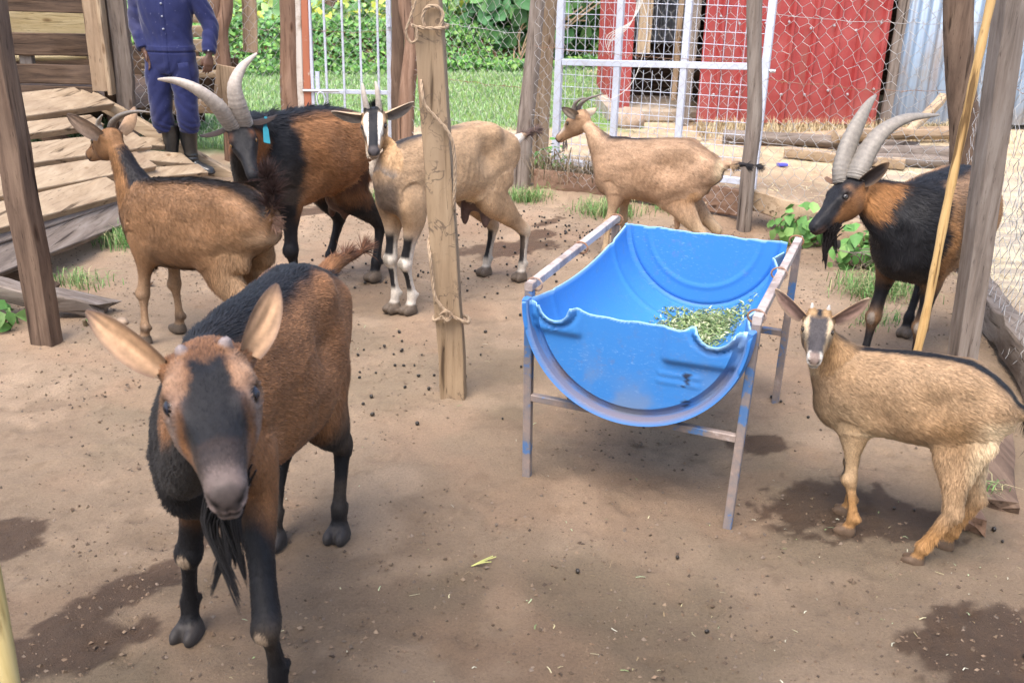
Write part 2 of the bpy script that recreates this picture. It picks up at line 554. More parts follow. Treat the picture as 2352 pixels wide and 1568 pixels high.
# ---------------------------------------------------------------- leaves and blades
def blades(pos, h, w, cols, seed, lean=0.5, name='grass', mat=None, **tg):
    rg = np.random.default_rng(seed)
    n = len(pos)
    az = rg.uniform(0, 2 * np.pi, n)
    hh = h * rg.uniform(0.5, 1.2, n)
    d = np.stack([np.cos(az), np.sin(az), 0 * az], 1)
    s = np.stack([-np.sin(az), np.cos(az), 0 * az], 1)
    ln = (lean * rg.uniform(0.1, 1.0, n))[:, None]
    up = np.array((0, 0, 1.0))
    ww = (w * rg.uniform(0.6, 1.2, n))[:, None]
    p0 = pos - up * 0.01
    p1 = pos + up * (hh * 0.55)[:, None] + d * ln * (hh * 0.35)[:, None]
    p2 = pos + up * (hh * 0.85)[:, None] * (1 - 0.35 * ln) + d * ln * hh[:, None]
    V = np.stack([p0 - s * ww, p0 + s * ww, p1 + s * ww * 0.8, p1 - s * ww * 0.8, p2], 1).reshape(-1, 3)
    o = np.arange(n)[:, None] * 5
    c = cols[rg.integers(len(cols), size=n)] * rg.uniform(0.7, 1.35, n)[:, None]
    C = np.stack([c * 0.8, c * 0.8, c, c, c * 1.15], 1).reshape(-1, 3)
    me = make_mesh(name, V, [o + np.array([[0, 1, 2, 3]]), o + np.array([[3, 2, 4]])], C, True)
    return me

def leaf_geo(pos, nrm, size, cols, seed, jitter=0.6, aspect=0.75):
    """folded pointed leaves: 6 vertices, 4 triangles each"""
    rg = np.random.default_rng(seed)
    n = len(pos)
    nn = unit(nrm + jitter * rg.normal(0, 1, (n, 3)))
    t = rg.normal(0, 1, (n, 3)) + np.array((0, 0, -0.5))
    t = unit(t - nn * (t * nn).sum(1, keepdims=True))
    s = np.cross(nn, t)
    L = (size * rg.uniform(0.55, 1.25, n))[:, None]
    fold = rg.uniform(0.05, 0.35, n)[:, None]
    w = L * aspect * 0.5
    b = pos
    m = pos + t * L * 0.38 - nn * L * 0.03
    e = pos + t * L - nn * L * 0.22
    l = pos + t * L * 0.36 + s * w + nn * w * fold
    r = pos + t * L * 0.36 - s * w + nn * w * fold
    l2 = pos + t * L * 0.74 + s * w * 0.62 + nn * (w * fold - L * 0.10)
    r2 = pos + t * L * 0.74 - s * w * 0.62 + nn * (w * fold - L * 0.10)
    V = np.stack([b, l, l2, e, r2, r, m], 1).reshape(-1, 3)
    o = np.arange(n)[:, None] * 7
    T = np.concatenate([o + np.array([[a, bb, 6]]) for a, bb in ((0, 5), (5, 4), (4, 3), (3, 2), (2, 1), (1, 0))])
    c = cols[rg.integers(len(cols), size=n)] * rg.uniform(0.65, 1.4, n)[:, None]
    C = np.repeat(c, 7, 0)
    return V, T, C

def leaf_obj(name, pos, nrm, size, cols, seed, parent=None, **k):
    V, T, C = leaf_geo(pos, nrm, size, np.asarray(cols, float), seed, **k)
    if parent is not None: V = V - np.array(parent.location)
    return link(name, make_mesh(name, V, [T], C, True), M['leaf'], parent)

GREENS = np.array([(0.085, 0.20, 0.045), (0.12, 0.26, 0.06), (0.06, 0.145, 0.04), (0.18, 0.31, 0.08), (0.10, 0.23, 0.08)])
LAWN = np.array([(0.25, 0.40, 0.18), (0.31, 0.45, 0.22), (0.21, 0.35, 0.15), (0.38, 0.45, 0.26)])

def surf(x, y): return np.stack([x, y, terrain_z(x, y)], 1)
rg = np.random.default_rng(5)
# lawn
n = 64000
x = np.concatenate([rg.uniform(-6, 1.15, 50000), rg.uniform(-6, -1.75, 14000)]); y = np.concatenate([rg.uniform(8.95, 15.3, 50000), rg.uniform(7.7, 9.3, 14000)])
ok = (y < bank_y(x) + 0.1) & (fbm(np.stack([x, y, 0 * x], 1), 0.9, 77) > 0.30)
x, y = x[ok], y[ok]
tag(link('grass', blades(surf(x, y), 0.058, 0.0042, LAWN, 3, lean=0.9), M['leaf']), kind='stuff')
# low creeping cover on the bank
n = 15000
x = rg.uniform(-5.5, 1.5, n); y = bank_y(x) + rg.uniform(-0.25, 1.0, n) + 0.2 * rg.normal(0, 1, n) * 0.3
p = surf(x, y); p[:, 2] += rg.uniform(0.0, 0.16, n) * (0.4 + fbm(p, 2.5, 3))
tag(leaf_obj('ground_cover', p, np.tile((0, -0.6, 0.8), (n, 1)), 0.075, GREENS * 1.25, 8), kind='stuff')
# leafy crop on the terrace, in loose rows
n = 19000
x = rg.uniform(-8, 4.0, n); y = bank_y(x) + 1.1 + rg.random(n) ** 1.3 * 12
p = surf(x, y)
hgt = 0.12 + 0.50 * fbm(p, 1.1, 41) * (0.55 + 0.45 * np.cos(y * 7.5 + 2 * fbm(p, 0.7, 42)))
p[:, 2] += hgt * rg.uniform(0.35, 1.05, n)
CROP = np.array([(0.18, 0.33, 0.11), (0.26, 0.42, 0.14), (0.22, 0.37, 0.19), (0.38, 0.48, 0.13), (0.11, 0.23, 0.08), (0.48, 0.50, 0.08)])
tag(leaf_obj('crop_leaves', p, np.tile((0, -0.35, 0.9), (n, 1)), 0.17, CROP * 1.15, 9), kind='stuff')
# tall hedge and scrub closing the garden
n = 16000
x = rg.uniform(-18, 16, n); y = rg.uniform(24, 31, n)
p = surf(x, y); p[:, 2] += rg.random(n) ** 1.2 * (1.8 + 3.2 * fbm(p, 0.45, 51))
tag(leaf_obj('hedge', p, np.tile((0, -0.7, 0.5), (n, 1)), 0.36, GREENS * 1.4, 10), kind='stuff')
n = 5000
x = rg.uniform(4.5, 12, n); y = rg.uniform(11, 20, n)
p = surf(x, y); p[:, 2] += rg.random(n) * 3
tag(leaf_obj('scrub', p, np.tile((0, -0.7, 0.5), (n, 1)), 0.22, GREENS, 12), kind='stuff')

def bush(name, label, cat, c, r, n, size, cols, seed, group=None, stems=6, dry=0):
    rg = np.random.default_rng(seed)
    root = empty(name, c)
    tag(root, label, cat, group)
    u_ = unit(rg.normal(0, 1, (n, 3)))
    rad = rg.random(n) ** 0.45
    off = u_ * rad[:, None] * np.array(r)
    k = 0.55 + 0.9 * fbm(u_ * 2.0 + seed, 1.6, seed)
    off = off * k[:, None]
    off[:, 2] = np.abs(off[:, 2] + r[2] * 0.75)
    pos = np.array(c) + off
    leaf_obj('foliage', pos, u_ + np.array((0, -0.6, 0.4)), size, cols, seed, root)
    if stems:
        b = MB()
        for i in range(stems):
            e = np.array(c) + unit(rg.normal(0, 1, 3)) * np.array(r) * 0.7
            e[2] = c[2] + r[2] * rg.uniform(0.6, 1.5)
            m = (np.array(c) + e) / 2 + rg.normal(0, 0.04, 3)
            b.tube(interp_path([np.array(c) + rg.normal(0, 0.03, 3) * (1, 1, 0), m, e], 8), np.linspace(0.012, 0.004, 8), 6, col=(0.2, 0.15, 0.09))
        b.build('stems', M['paint_col'], root, cols=True)
    return root

def interp_path(pts, n):
    pts = np.asarray(pts, float)
    if len(pts) == 2: return np.linspace(pts[0], pts[1], n)
    return interp_rows(pts, n)
# ---------------------------------------------------------------- timber
def W_(kind, ax):
    key = f'{kind}_{ax}'
    if key not in M:
        d = dict(tan=((0.20, 0.135, 0.082), (0.31, 0.218, 0.138), (0.40, 0.295, 0.195), (0.14, 0.09, 0.055), 0.45),
                 grey=((0.085, 0.067, 0.054), (0.175, 0.140, 0.115), (0.27, 0.23, 0.195), (0.10, 0.075, 0.06), 0.4),
                 brown=((0.060, 0.038, 0.026), (0.120, 0.078, 0.054), (0.19, 0.13, 0.09), (0.06, 0.04, 0.03), 0.5),
                 red=((0.11, 0.060, 0.038), (0.21, 0.125, 0.082), (0.31, 0.20, 0.14), (0.12, 0.08, 0.055), 0.5),
                 pale=((0.25, 0.175, 0.105), (0.36, 0.265, 0.17), (0.46, 0.355, 0.24), (0.19, 0.125, 0.08), 0.6),
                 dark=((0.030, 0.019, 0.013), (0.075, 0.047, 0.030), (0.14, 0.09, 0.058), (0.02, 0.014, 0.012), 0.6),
                 yellow=((0.50, 0.38, 0.19), (0.66, 0.53, 0.30), (0.74, 0.63, 0.40), (0.35, 0.24, 0.12), 0.3))[kind]
        M[key] = mat_wood('wood_' + key, *d[:3], grain_axis='xyz'.index(ax), stain=d[3], stain_amt=d[4], bump=0.15 if kind == 'pale' else 0.35)
    return M[key]

def log_post(mb, path, rad, n=14, knob=0.10, seed=0, flat=1.0):
    """rough round post with lumps and long cracks"""
    P = interp_path(path, 40)
    rg = np.random.default_rng(seed)
    t = unit(np.gradient(P, axis=0))
    a = np.linspace(0, 2 * np.pi, n * 2, endpoint=False)
    rings = []
    r = np.interp(np.linspace(0, 1, 40), np.linspace(0, 1, len(rad)), rad)
    e1 = unit(np.cross(t[0], (0.3, 1, 0.1)))
    for i in range(40):
        e1 = unit(e1 - t[i] * (e1 @ t[i]))
        e2 = np.cross(t[i], e1)
        q = np.stack([np.cos(a) * 1.4, np.sin(a) * 1.4, np.full_like(a, P[i, 2] * 1.5)], 1)
        k = 1 + knob * 2 * (fbm(q, 1.0, seed, 2) - 0.5) + 0.06 * (vnoise(np.stack([np.cos(a) * 5, np.sin(a) * 5, np.full_like(a, P[i, 2] * 0.6)], 1), 1.6, seed + 5) - 0.5)
        rings.append(P[i] + (r[i] * k)[:, None] * (np.cos(a)[:, None] * e1 + flat * np.sin(a)[:, None] * e2))
    mb.loft(rings)

POSTS = 'fence and roof posts of the pen'
def post(name, label, mat, fn, base, cat='post', group=POSTS):
    b = MB()
    fn(b)
    o = b.build(name, mat, None, origin=base)
    tag(o, label, cat, group)
    return o

post('wooden_post', 'dark brown squared post leaning at the left, in front of the ramp', W_('brown', 'z'),
     lambda b: b.beam((-1.838, 3.685, -0.05), (-1.872, 3.675, 2.32), 0.098, 0.075, up=(0.25, 1, 0), wob=0.0016, seed=1, bev=0.004), (-1.838, 3.685, 0))
M['wood_eaten'] = mat_wood('wood_eaten', (0.20, 0.138, 0.082), (0.285, 0.20, 0.122), (0.35, 0.255, 0.16), grain_axis=2, stain=(0.17, 0.115, 0.075), stain_amt=0.6, trails=True, bump=0.2)
post('wooden_post', 'tan plank post with rope tied round it, in the middle of the pen', M['wood_eaten'],
     lambda b: b.beam((-0.196, 3.262, -0.05), (-0.352, 3.262, 2.30), 0.088, 0.055, up=(0.12, 1, 0), wob=0.0012, seed=2, bev=0.003), (-0.196, 3.262, 0))
post('wooden_post', 'grey weathered plank post beside the leaning stick at the right', W_('grey', 'z'),
     lambda b: (b.beam((1.650, 3.40, -0.05), (1.515, 3.40, 2.34), 0.080, 0.075, up=(-0.18, 1, 0), wob=0.0016, seed=3, bev=0.004)), (1.65, 3.40, 0))
post('wooden_post', 'crooked grey post in front of the mesh gate', W_('grey', 'z'),
     lambda b: log_post(b, [(1.335, 5.70, -0.05), (1.322, 5.70, 0.35), (1.322, 5.70, 0.65), (1.283, 5.70, 1.0), (1.252, 5.70, 1.3), (1.205, 5.70, 2.1)], [.044, .042, .043, .039, .042, .040], 12, 0.07, 4), (1.335, 5.70, 0))
post('wooden_post', 'grey split post leaning right, against the round tan post', W_('grey', 'z'),
     lambda b: log_post(b, [(0.038, 6.62, -0.05), (0.05, 6.64, 0.4), (0.082, 6.66, 0.8), (0.105, 6.66, 1.2), (0.16, 6.66, 2.0)], [.058, .056, .052, .047, .045], 12, 0.06, 5, 0.75), (0.038, 6.62, 0))
post('wooden_post', 'smooth round tan post behind the grey split post', W_('tan', 'z'),
     lambda b: log_post(b, [(0.150, 6.86, -0.05), (0.155, 6.86, 0.6), (0.178, 6.86, 1.2), (0.20, 6.86, 2.0)], [.062, .060, .058, .055], 14, 0.03, 6), (0.15, 6.86, 0))
post('wooden_post', 'thick round brown post left of the white bar gate', W_('brown' if False else 'red', 'z'),
     lambda b: log_post(b, [(-1.675, 7.52, -0.05), (-1.680, 7.52, 0.5), (-1.655, 7.52, 1.0), (-1.65, 7.52, 1.4), (-1.64, 7.52, 2.1)], [.072, .068, .063, .066, .06], 14, 0.07, 7), (-1.675, 7.52, 0))
post('wooden_post', 'twisted knobbly post with a fork, behind the man', W_('red', 'z'),
     lambda b: (log_post(b, [(-2.085, 7.32, -0.05), (-2.08, 7.32, 0.4), (-2.095, 7.32, 0.75), (-2.10, 7.32, 0.92), (-2.035, 7.32, 1.15), (-2.03, 7.32, 2.0)], [.056, .052, .055, .062, .045, .04], 14, 0.12, 8),
                log_post(b, [(-2.095, 7.31, 0.70), (-2.125, 7.31, 0.95), (-2.10, 7.31, 1.15), (-2.06, 7.31, 1.4), (-2.09, 7.31, 2.0)], [.032, .035, .036, .034, .03], 10, 0.1, 9)), (-2.085, 7.32, 0))
post('wooden_post', 'twisted reddish post right of the white bar gate', W_('red', 'z'),
     lambda b: log_post(b, [(-0.835, 7.40, -0.05), (-0.822, 7.40, 0.25), (-0.800, 7.40, 0.55), (-0.762, 7.40, 0.85), (-0.785, 7.40, 1.0), (-0.815, 7.40, 1.2), (-0.80, 7.4, 2.0)], [.062, .062, .058, .055, .052, .045, .04], 14, 0.11, 10), (-0.835, 7.4, 0))
post('wooden_post', 'straight brown post between the bar gate and the twisted post', W_('brown', 'z'),
     lambda b: b.beam((-0.895, 7.52, -0.05), (-0.862, 7.52, 2.0), 0.085, 0.07, wob=0.002, seed=11), (-0.895, 7.52, 0))
post('wooden_post', 'dark brown post at the far right corner of the fence', W_('brown', 'z'),
     lambda b: log_post(b, [(2.30, 5.02, -0.05), (2.23, 5.02, 0.6), (2.13, 5.02, 1.0), (2.06, 5.02, 1.35), (1.98, 5.02, 2.0)], [.075, .072, .068, .07, .06], 12, 0.05, 12), (2.30, 5.02, 0))
post('wooden_post', 'dark narrow post beside the slatted door of the goat house', W_('dark', 'z'),
     lambda b: b.beam((-2.80, 7.02, 0.0), (-2.785, 7.02, 2.0), 0.075, 0.07, wob=0.002, seed=13), (-2.80, 7.02, 0))
post('wooden_post', 'split grey brown post with bark gaps, left of the netted boards', W_('grey', 'z'),
     lambda b: b.beam((-2.665, 6.93, 0.0), (-2.64, 6.93, 2.0), 0.115, 0.06, wob=0.0028, seed=14), (-2.665, 6.93, 0))
post('wooden_post', 'far brown post in the crop beyond the bar gate', W_('brown', 'z'),
     lambda b: log_post(b, [(-2.62, 14.6, 0.2), (-2.62, 14.6, 1.0), (-2.60, 14.6, 1.35)], [.13, .12, .11], 12, 0.08, 15), (-2.62, 14.6, 0.4), group=None)
post('wooden_post', 'thin dark post in the crop beyond the bar gate', W_('brown', 'z'),
     lambda b: log_post(b, [(-1.35, 13.6, 0.2), (-1.42, 13.6, 1.0), (-1.50, 13.6, 1.7)], [.075, .07, .06], 12, 0.08, 16), (-1.35, 13.6, 0.4), group=None)
# board with a broken lower end, hung on the fence wire
b = MB(); b.beam((-1.932, 7.46, 0.76), (-1.905, 7.46, 2.0), 0.105, 0.025, wob=0.003, seed=17, rag=0.02)
tag(b.build('hanging_board', W_('tan', 'z'), None, origin=(-1.93, 7.46, 0.76)), 'tan sawn board with a broken lower end, hanging on the wire fence', 'board')
# edge boards beside the bar gate
b = MB(); b.beam((-1.606, 7.50, 0.02), (-1.572, 7.50, 2.0), 0.048, 0.03, wob=0.001, seed=18)
tag(b.build('edge_board', mat_simple('flaked_white', (0.52, 0.47, 0.41), col2=(0.30, 0.22, 0.16), rough=0.8, vscale=9, lo=0.5, hi=0.68), None, origin=(-1.606, 7.5, 0)), 'narrow flaking white board between the round post and the red board', 'board')
b = MB(); b.beam((-1.552, 7.51, 0.02), (-1.528, 7.51, 2.0), 0.056, 0.03, wob=0.001, seed=19)
tag(b.build('edge_board', mat_simple('flaked_red', (0.36, 0.125, 0.065), col2=(0.50, 0.36, 0.28), rough=0.7, vscale=14, lo=0.60, hi=0.70), None, origin=(-1.552, 7.51, 0)), 'terracotta painted board with chips, beside the white bar gate', 'board')

# ---------------------------------------------------------------- gates
M['gate_paint'] = mat_simple('gate_paint', (0.50, 0.54, 0.63), rough=0.45, col2=(0.43, 0.44, 0.48), vscale=12, lo=0.4, hi=0.75, bump=0.05)
M['wire'] = mat_simple('galvanised_wire', (0.42, 0.41, 0.40), rough=0.5, metal=0.35, col2=(0.23, 0.15, 0.10), vscale=6, lo=0.52, hi=0.72)
M['rusty_wire'] = mat_simple('rusty_wire', (0.22, 0.11, 0.06), rough=0.8, col2=(0.35, 0.30, 0.27), vscale=9, lo=0.5, hi=0.7)
M['bare_steel'] = mat_simple('bare_steel', (0.45, 0.46, 0.48), rough=0.4, metal=0.6)
g = empty('bar_gate', (-1.51, 7.52, 0.0))
tag(g, 'narrow white metal gate of upright bars with a sliding bolt', 'gate')
ga, gb_ = np.array((-1.515, 7.52, 0)), np.array((-0.955, 7.62, 0))
gd_ = (gb_ - ga)
up_ = np.array((0, 0, 1.0))
for f_, w_ in ((0, 0.036), (1, 0.036)):
    b = MB(); pb = ga + gd_ * f_; b.beam(pb + up_ * 0.12, pb + up_ * 1.9, w_, 0.036, bev=0.003, seg=1); b.build('frame_upright', M['gate_paint'], g)
for z_ in (0.14, 0.490, 1.30, 1.88):
    b = MB(); b.beam(ga + gd_ * 0.034 + up_ * z_, gb_ - gd_ * 0.034 + up_ * (z_ - 0.01), 0.03, 0.03, bev=0.003, seg=1); b.build('frame_rail', M['gate_paint'], g)
for i in range(4):
    b = MB(); pb = ga + gd_ * (0.195 + i * 0.222) - np.array((0, 0.018, 0)); b.beam(pb + up_ * 0.155, pb + up_ * 1.865, 0.016, 0.016, bev=0.002, seg=1); b.build('bar', M['gate_paint'], g)
b = MB(); b.tube([ga + (-0.06, -0.035, 0.497), ga + (0.20, -0.03, 0.500)], 0.010, 8)
bo = b.build('bolt', M['bare_steel'], g)
b = MB()
lp = [ga + (0.09 + 0.03 * math.cos(t) - 0.02, -0.045, 0.435 + 0.055 * math.sin(t)) for t in np.linspace(1.4, 7.6, 24)]
b.tube(lp, 0.006, 6); b.build('bolt_handle', M['gate_paint'], bo)
b = MB(); b.beam(ga + (0.045, -0.005, 0.50), ga + (0.045, -0.005, 0.63), 0.030, 0.02, seg=1, bev=0.003); b.build('lock_plate', M['gate_paint'], g)
for z_ in (0.98,):
    b = MB(); b.tube([gb_ + (0.01, -0.02, z_ - 0.03), gb_ + (0.01, -0.02, z_ + 0.03)], 0.017, 10); b.build('hinge', M['gate_paint'], g)

def rods(segs, r, n=4):
    """many thin straight rods as one mesh: segs (k,2,3)"""
    segs = np.asarray(segs, float)
    d = unit(segs[:, 1] - segs[:, 0])
    ref = np.where(np.abs(d[:, 2:3]) > 0.9, np.array([[1.0, 0, 0]]), np.array([[0, 0, 1.0]]))
    e1 = unit(np.cross(d, ref)); e2 = np.cross(d, e1)
    a = np.linspace(0, 2 * np.pi, n, endpoint=False)
    o = r * (np.cos(a)[None, :, None] * e1[:, None] + np.sin(a)[None, :, None] * e2[:, None])
    V = np.concatenate([segs[:, 0][:, None] + o, segs[:, 1][:, None] + o], 1)
    k = len(segs)
    base = np.arange(k)[:, None, None] * 2 * n
    j = np.arange(n)
    q = np.stack([j, (j + 1) % n, (j + 1) % n + n, j + n], 1)[None]
    return V.reshape(-1, 3), (base + q).reshape(-1, 4)

mg = empty('mesh_gate', (0.28, 7.30, 0.0))
tag(mg, 'wide white tube framed gate filled with welded wire mesh', 'gate')
ma, mb_ = np.array((0.280, 7.30, 0)), np.array((1.600, 6.735, 0))
md_ = mb_ - ma
for f_, w_ in ((0, 0.05), (0.300, 0.045), (0.625, 0.045), (1.0, 0.05)):
    b = MB(); pb = ma + md_ * f_; b.beam(pb + up_ * (0.10 if 0 < f_ < 1 else 0.0), pb + up_ * 1.95, w_, 0.045, up=(md_[1], -md_[0], 0), bev=0.003, seg=1); b.build('frame_upright', M['gate_paint'], mg)
for z0, z1, a_, c_ in ((0.068, 0.066, 0.02, 0.98), (0.765, 0.822, 0.02, 0.98), (1.93, 1.93, 0.02, 0.98)):
    b = MB(); b.beam(ma + md_ * a_ + up_ * z0 + (0, -0.003, 0), ma + md_ * c_ + up_ * z1 + (0, -0.003, 0), 0.047, 0.042, up=(0, 0, 1), bev=0.003, seg=1); b.build('frame_rail', M['gate_paint'], mg)
b = MB(); b.tube([mb_ + (0.02, -0.02, 0.80), mb_ + (0.06, -0.03, 0.80)], 0.012, 8); b.build('bolt', M['bare_steel'], mg)
rg = np.random.default_rng(3)
for f0, f1 in ((0.0, 0.30), (0.30, 0.625), (0.625, 1.0)):
    S_ = []
    for lo, hi in ((0.09, 0.75), (0.82, 1.91)):
        L_ = np.linalg.norm(md_) * (f1 - f0)
        for xx in np.arange(0.055, L_ - 0.02, 0.066):
            pb = ma + md_ * (f0 + xx / np.linalg.norm(md_)) + np.array((0, -0.012, 0))
            S_.append((pb + up_ * lo + rg.normal(0, .002, 3), pb + up_ * hi + rg.normal(0, .002, 3)))
        for zz in np.arange(lo + 0.03, hi, 0.080):
            S_.append((ma + md_ * (f0 + 0.012) + up_ * (zz + 0.02 * f0) + rg.normal(0, .002, 3) + (0, -0.015, 0), ma + md_ * (f1 - 0.012) + up_ * (zz + 0.02 * f1) + rg.normal(0, .002, 3) + (0, -0.015, 0)))
    v_, q_ = rods(S_, 0.0024)
    link('wire_mesh', make_mesh('wire_mesh', v_ - np.array(mg.location), [q_]), M['gate_paint'], mg)

# ---------------------------------------------------------------- hexagonal netting
def hexnet(A, B, z0, z1, cell, seed, sag=0.0, r=0.0011, bulge=0.02):
    A, B = np.array(A, float), np.array(B, float)
    L = np.linalg.norm((B - A)[:2])
    w = cell; h = cell * 0.92
    segs = []
    nx, nz = int(L / w) + 1, int((z1 - z0) / (h * 0.75)) + 1
    rg = np.random.default_rng(seed)
    J = {}
    def pt(ix, iz, part):
        k = (ix, iz, part)
        if k not in J: J[k] = rg.normal(0, cell * 0.075, 3)
        u_ = (ix + (0.5 if iz % 2 else 0)) * w
        zz = z0 + iz * h * 0.75 + (h * 0.25 if part else 0.0)
        return u_, zz, J[k]
    def W3(p):
        u_, zz, j = p
        f = np.clip(u_ / L, 0, 1)
        P = A + (B - A) * f
        nrm = np.array([(B - A)[1], -(B - A)[0], 0]) / L
        q = np.array([[u_ * 1.3, zz * 1.7, seed]])
        k = (fbm(q, 1.0, seed, 2)[0] - 0.5)
        k2 = (fbm(q, 1.3, seed + 3, 2)[0] - 0.5)
        out = P + np.array([0, 0, zz + 0.10 * k2]) + nrm * bulge * 4 * k + j * np.array((1, 0.4, 1)) + (B - A) / L * 0.10 * k
        return out
    for iz in range(nz):
        for ix in range(nx):
            a = pt(ix, iz, 0); b = pt(ix, iz, 1)
            if b[1] > z1: continue
            segs.append((W3(a), W3(b)))
            # from the top of this stem to the two stems above
            for dx in ((0, -1) if iz % 2 == 0 else (0, 1)):
                ix2 = ix + dx
                if 0 <= ix2 < nx and iz + 1 < nz: segs.append((W3(b), W3(pt(ix2, iz + 1, 0))))
    return rods(segs, r, 3)

def barbed(A, B, z0, z1, seed, sag=0.02):
    A, B = np.array(A, float), np.array(B, float)
    n = max(8, int(np.linalg.norm(B - A) / 0.05))
    t = np.linspace(0, 1, n)
    P = A + (B - A) * t[:, None]
    P[:, 2] = z0 + (z1 - z0) * t - sag * 4 * t * (1 - t)
    P = P + np.random.default_rng(seed).normal(0, 0.004, P.shape)
    segs = [(P[i], P[i + 1]) for i in range(n - 1)]
    rg = np.random.default_rng(seed + 1)
    for i in range(2, n - 1, 3):
        for _ in range(2):
            d = unit(rg.normal(0, 1, 3)) * 0.018
            segs.append((P[i] - d, P[i] + d))
    return rods(segs, 0.0014, 4)

def wire_fence(label, A, B, z0, z1, cell, seed, barbs=(), bulge=0.02, r=0.0011):
    root = empty('wire_fence', (A[0], A[1], 0))
    tag(root, label, 'wire fence', 'chicken wire fences round the pen')
    v_, q_ = hexnet(A, B, z0, z1, cell, seed, bulge=bulge, r=r)
    link('netting', make_mesh('netting', v_ - np.array(root.location), [q_]), M['wire'], root)
    for i, (za, zb) in enumerate(barbs):
        v_, q_ = barbed((*A[:2], 0), (*B[:2], 0), za, zb, seed + 40 + i)
        link('barbed_wire', make_mesh('barbed_wire', v_ - np.array(root.location), [q_]), M['rusty_wire'] if i % 2 else M['wire'], root)
    return root
wire_fence('sagging chicken wire between the grey split post and the crooked post', (0.09, 6.58, 0), (1.32, 5.74, 0), 0.08, 1.85, 0.066, 1, ((0.50, 0.50), (0.93, 0.95), (1.35, 1.35)), r=0.0012)
wire_fence('chicken wire before the red shed, right of the crooked post', (1.36, 5.70, 0), (2.22, 5.06, 0), 0.10, 1.85, 0.074, 2, ((0.52, 0.55), (0.86, 0.90), (1.2, 1.22)), r=0.0014)
wire_fence('loose tangled chicken wire at the right edge of the pen', (2.23, 4.98, 0), (1.93, 3.30, 0), 0.06, 1.80, 0.080, 3, ((0.5, 0.5), (1.0, 1.0)), bulge=0.05, r=0.0014)
wire_fence('chicken wire over the lawn between the twisted reddish post and the grey split post', (-0.78, 7.38, 0), (0.02, 6.66, 0), 0.08, 1.85, 0.070, 4, ((0.42, 0.36), (0.68, 0.66), (1.05, 1.00)), r=0.0012)
wire_fence('chicken wire stretched across the white bar gate', (-1.50, 7.46, 0), (-0.93, 7.56, 0), 0.10, 1.85, 0.072, 5, ((0.30, 0.30), (0.93, 0.93)), r=0.0011)
wire_fence('chicken wire between the man and the round brown post', (-2.06, 7.30, 0), (-1.70, 7.46, 0), 0.05, 1.85, 0.072, 6, ((0.35, 0.36), (0.95, 0.93)), r=0.0011)
wire_fence('chicken wire over the stacked boards behind the man', (-2.62, 6.93, 0), (-2.10, 7.26, 0), 0.2, 1.85, 0.075, 7, (), r=0.0013)

# white twine hanging on the mesh gate
b = MB()
for k in range(5):
    o_ = np.array((0.02 * k, -0.004 * k, 0))
    b.tube(interp_path([np.array((0.80, 6.98, 1.75)) + o_, np.array((0.775, 6.98, 1.30)) + o_ * 0.6, np.array((0.745, 6.98, 1.08)), np.array((0.66 - 0.02 * k, 6.99, 0.97)), np.array((0.60, 7.0, 0.94 - 0.02 * k))], 30), 0.0022, 5)
b.tube(interp_path([(0.79, 6.98, 1.22), (0.845, 6.97, 1.05), (0.825, 6.97, 0.85), (0.76, 6.98, 0.66), (0.64, 7.0, 0.56), (0.57, 7.02, 0.57)], 40), 0.0026, 5)
tag(b.build('twine', mat_simple('white_twine', (0.62, 0.60, 0.55)), None, origin=(0.8, 6.98, 1.2)), 'loose hank of white twine hanging on the mesh gate', 'twine')

# ---------------------------------------------------------------- edging boards of the pen
def board(name, label, p0, p1, w, h, mat, seed, up=(0, 0, 1), cat='board', group=None, wob=0.003, rag=0.0):
    b = MB(); b.beam(p0, p1, w, h, up=up, wob=wob, seed=seed, bev=0.006, rag=rag)
    return tag(b.build(name, mat, None, origin=tuple((np.array(p0) + np.array(p1)) / 2)), label, cat, group)
ED = 'edging boards at the foot of the fence'
board('edging_board', 'reddish edging board under the wire behind the fawn goat', (0.12, 6.52, 0.10), (0.66, 6.30, 0.10), 0.04, 0.13, W_('red', 'x'), 21, group=ED)
board('edging_board', 'pale brown edging board left of the crooked post', (0.68, 6.22, 0.13), (1.34, 5.84, 0.13), 0.04, 0.16, W_('red', 'x'), 22, group=ED)
board('edging_board', 'long tan edging board sloping down right of the crooked post', (1.40, 5.78, 0.17), (2.10, 5.00, 0.08), 0.09, 0.12, W_('pale', 'x'), 23, group=ED)
board('edging_board', 'rough dark edging log along the right side of the pen', (2.19, 4.62, 0.08), (1.86, 3.05, 0.07), 0.10, 0.13, W_('grey', 'y'), 24, group=ED, wob=0.006)
board('edging_board', 'broad dusty plank lying behind the kid', (1.44, 2.56, 0.02), (1.74, 3.34, 0.04), 0.10, 0.05, W_('brown', 'y'), 25, group=ED, wob=0.004, rag=0.01)
board('edging_board', 'narrow split piece of wood lying against the dusty plank', (1.29, 2.42, 0.03), (1.40, 2.86, 0.05), 0.05, 0.055, W_('red', 'y'), 26, group=ED, wob=0.005, rag=0.015)
b = MB()
b.beam((-2.55, 3.95, 0.20), (-1.72, 3.98, 0.02), 0.10, 0.07, wob=0.005, seed=27, rag=0.02)
tag(b.build('split_log', W_('grey', 'x'), None, origin=(-2.2, 3.95, 0.1)), 'weathered split log lying under the foot of the ramp behind the left post', 'log')

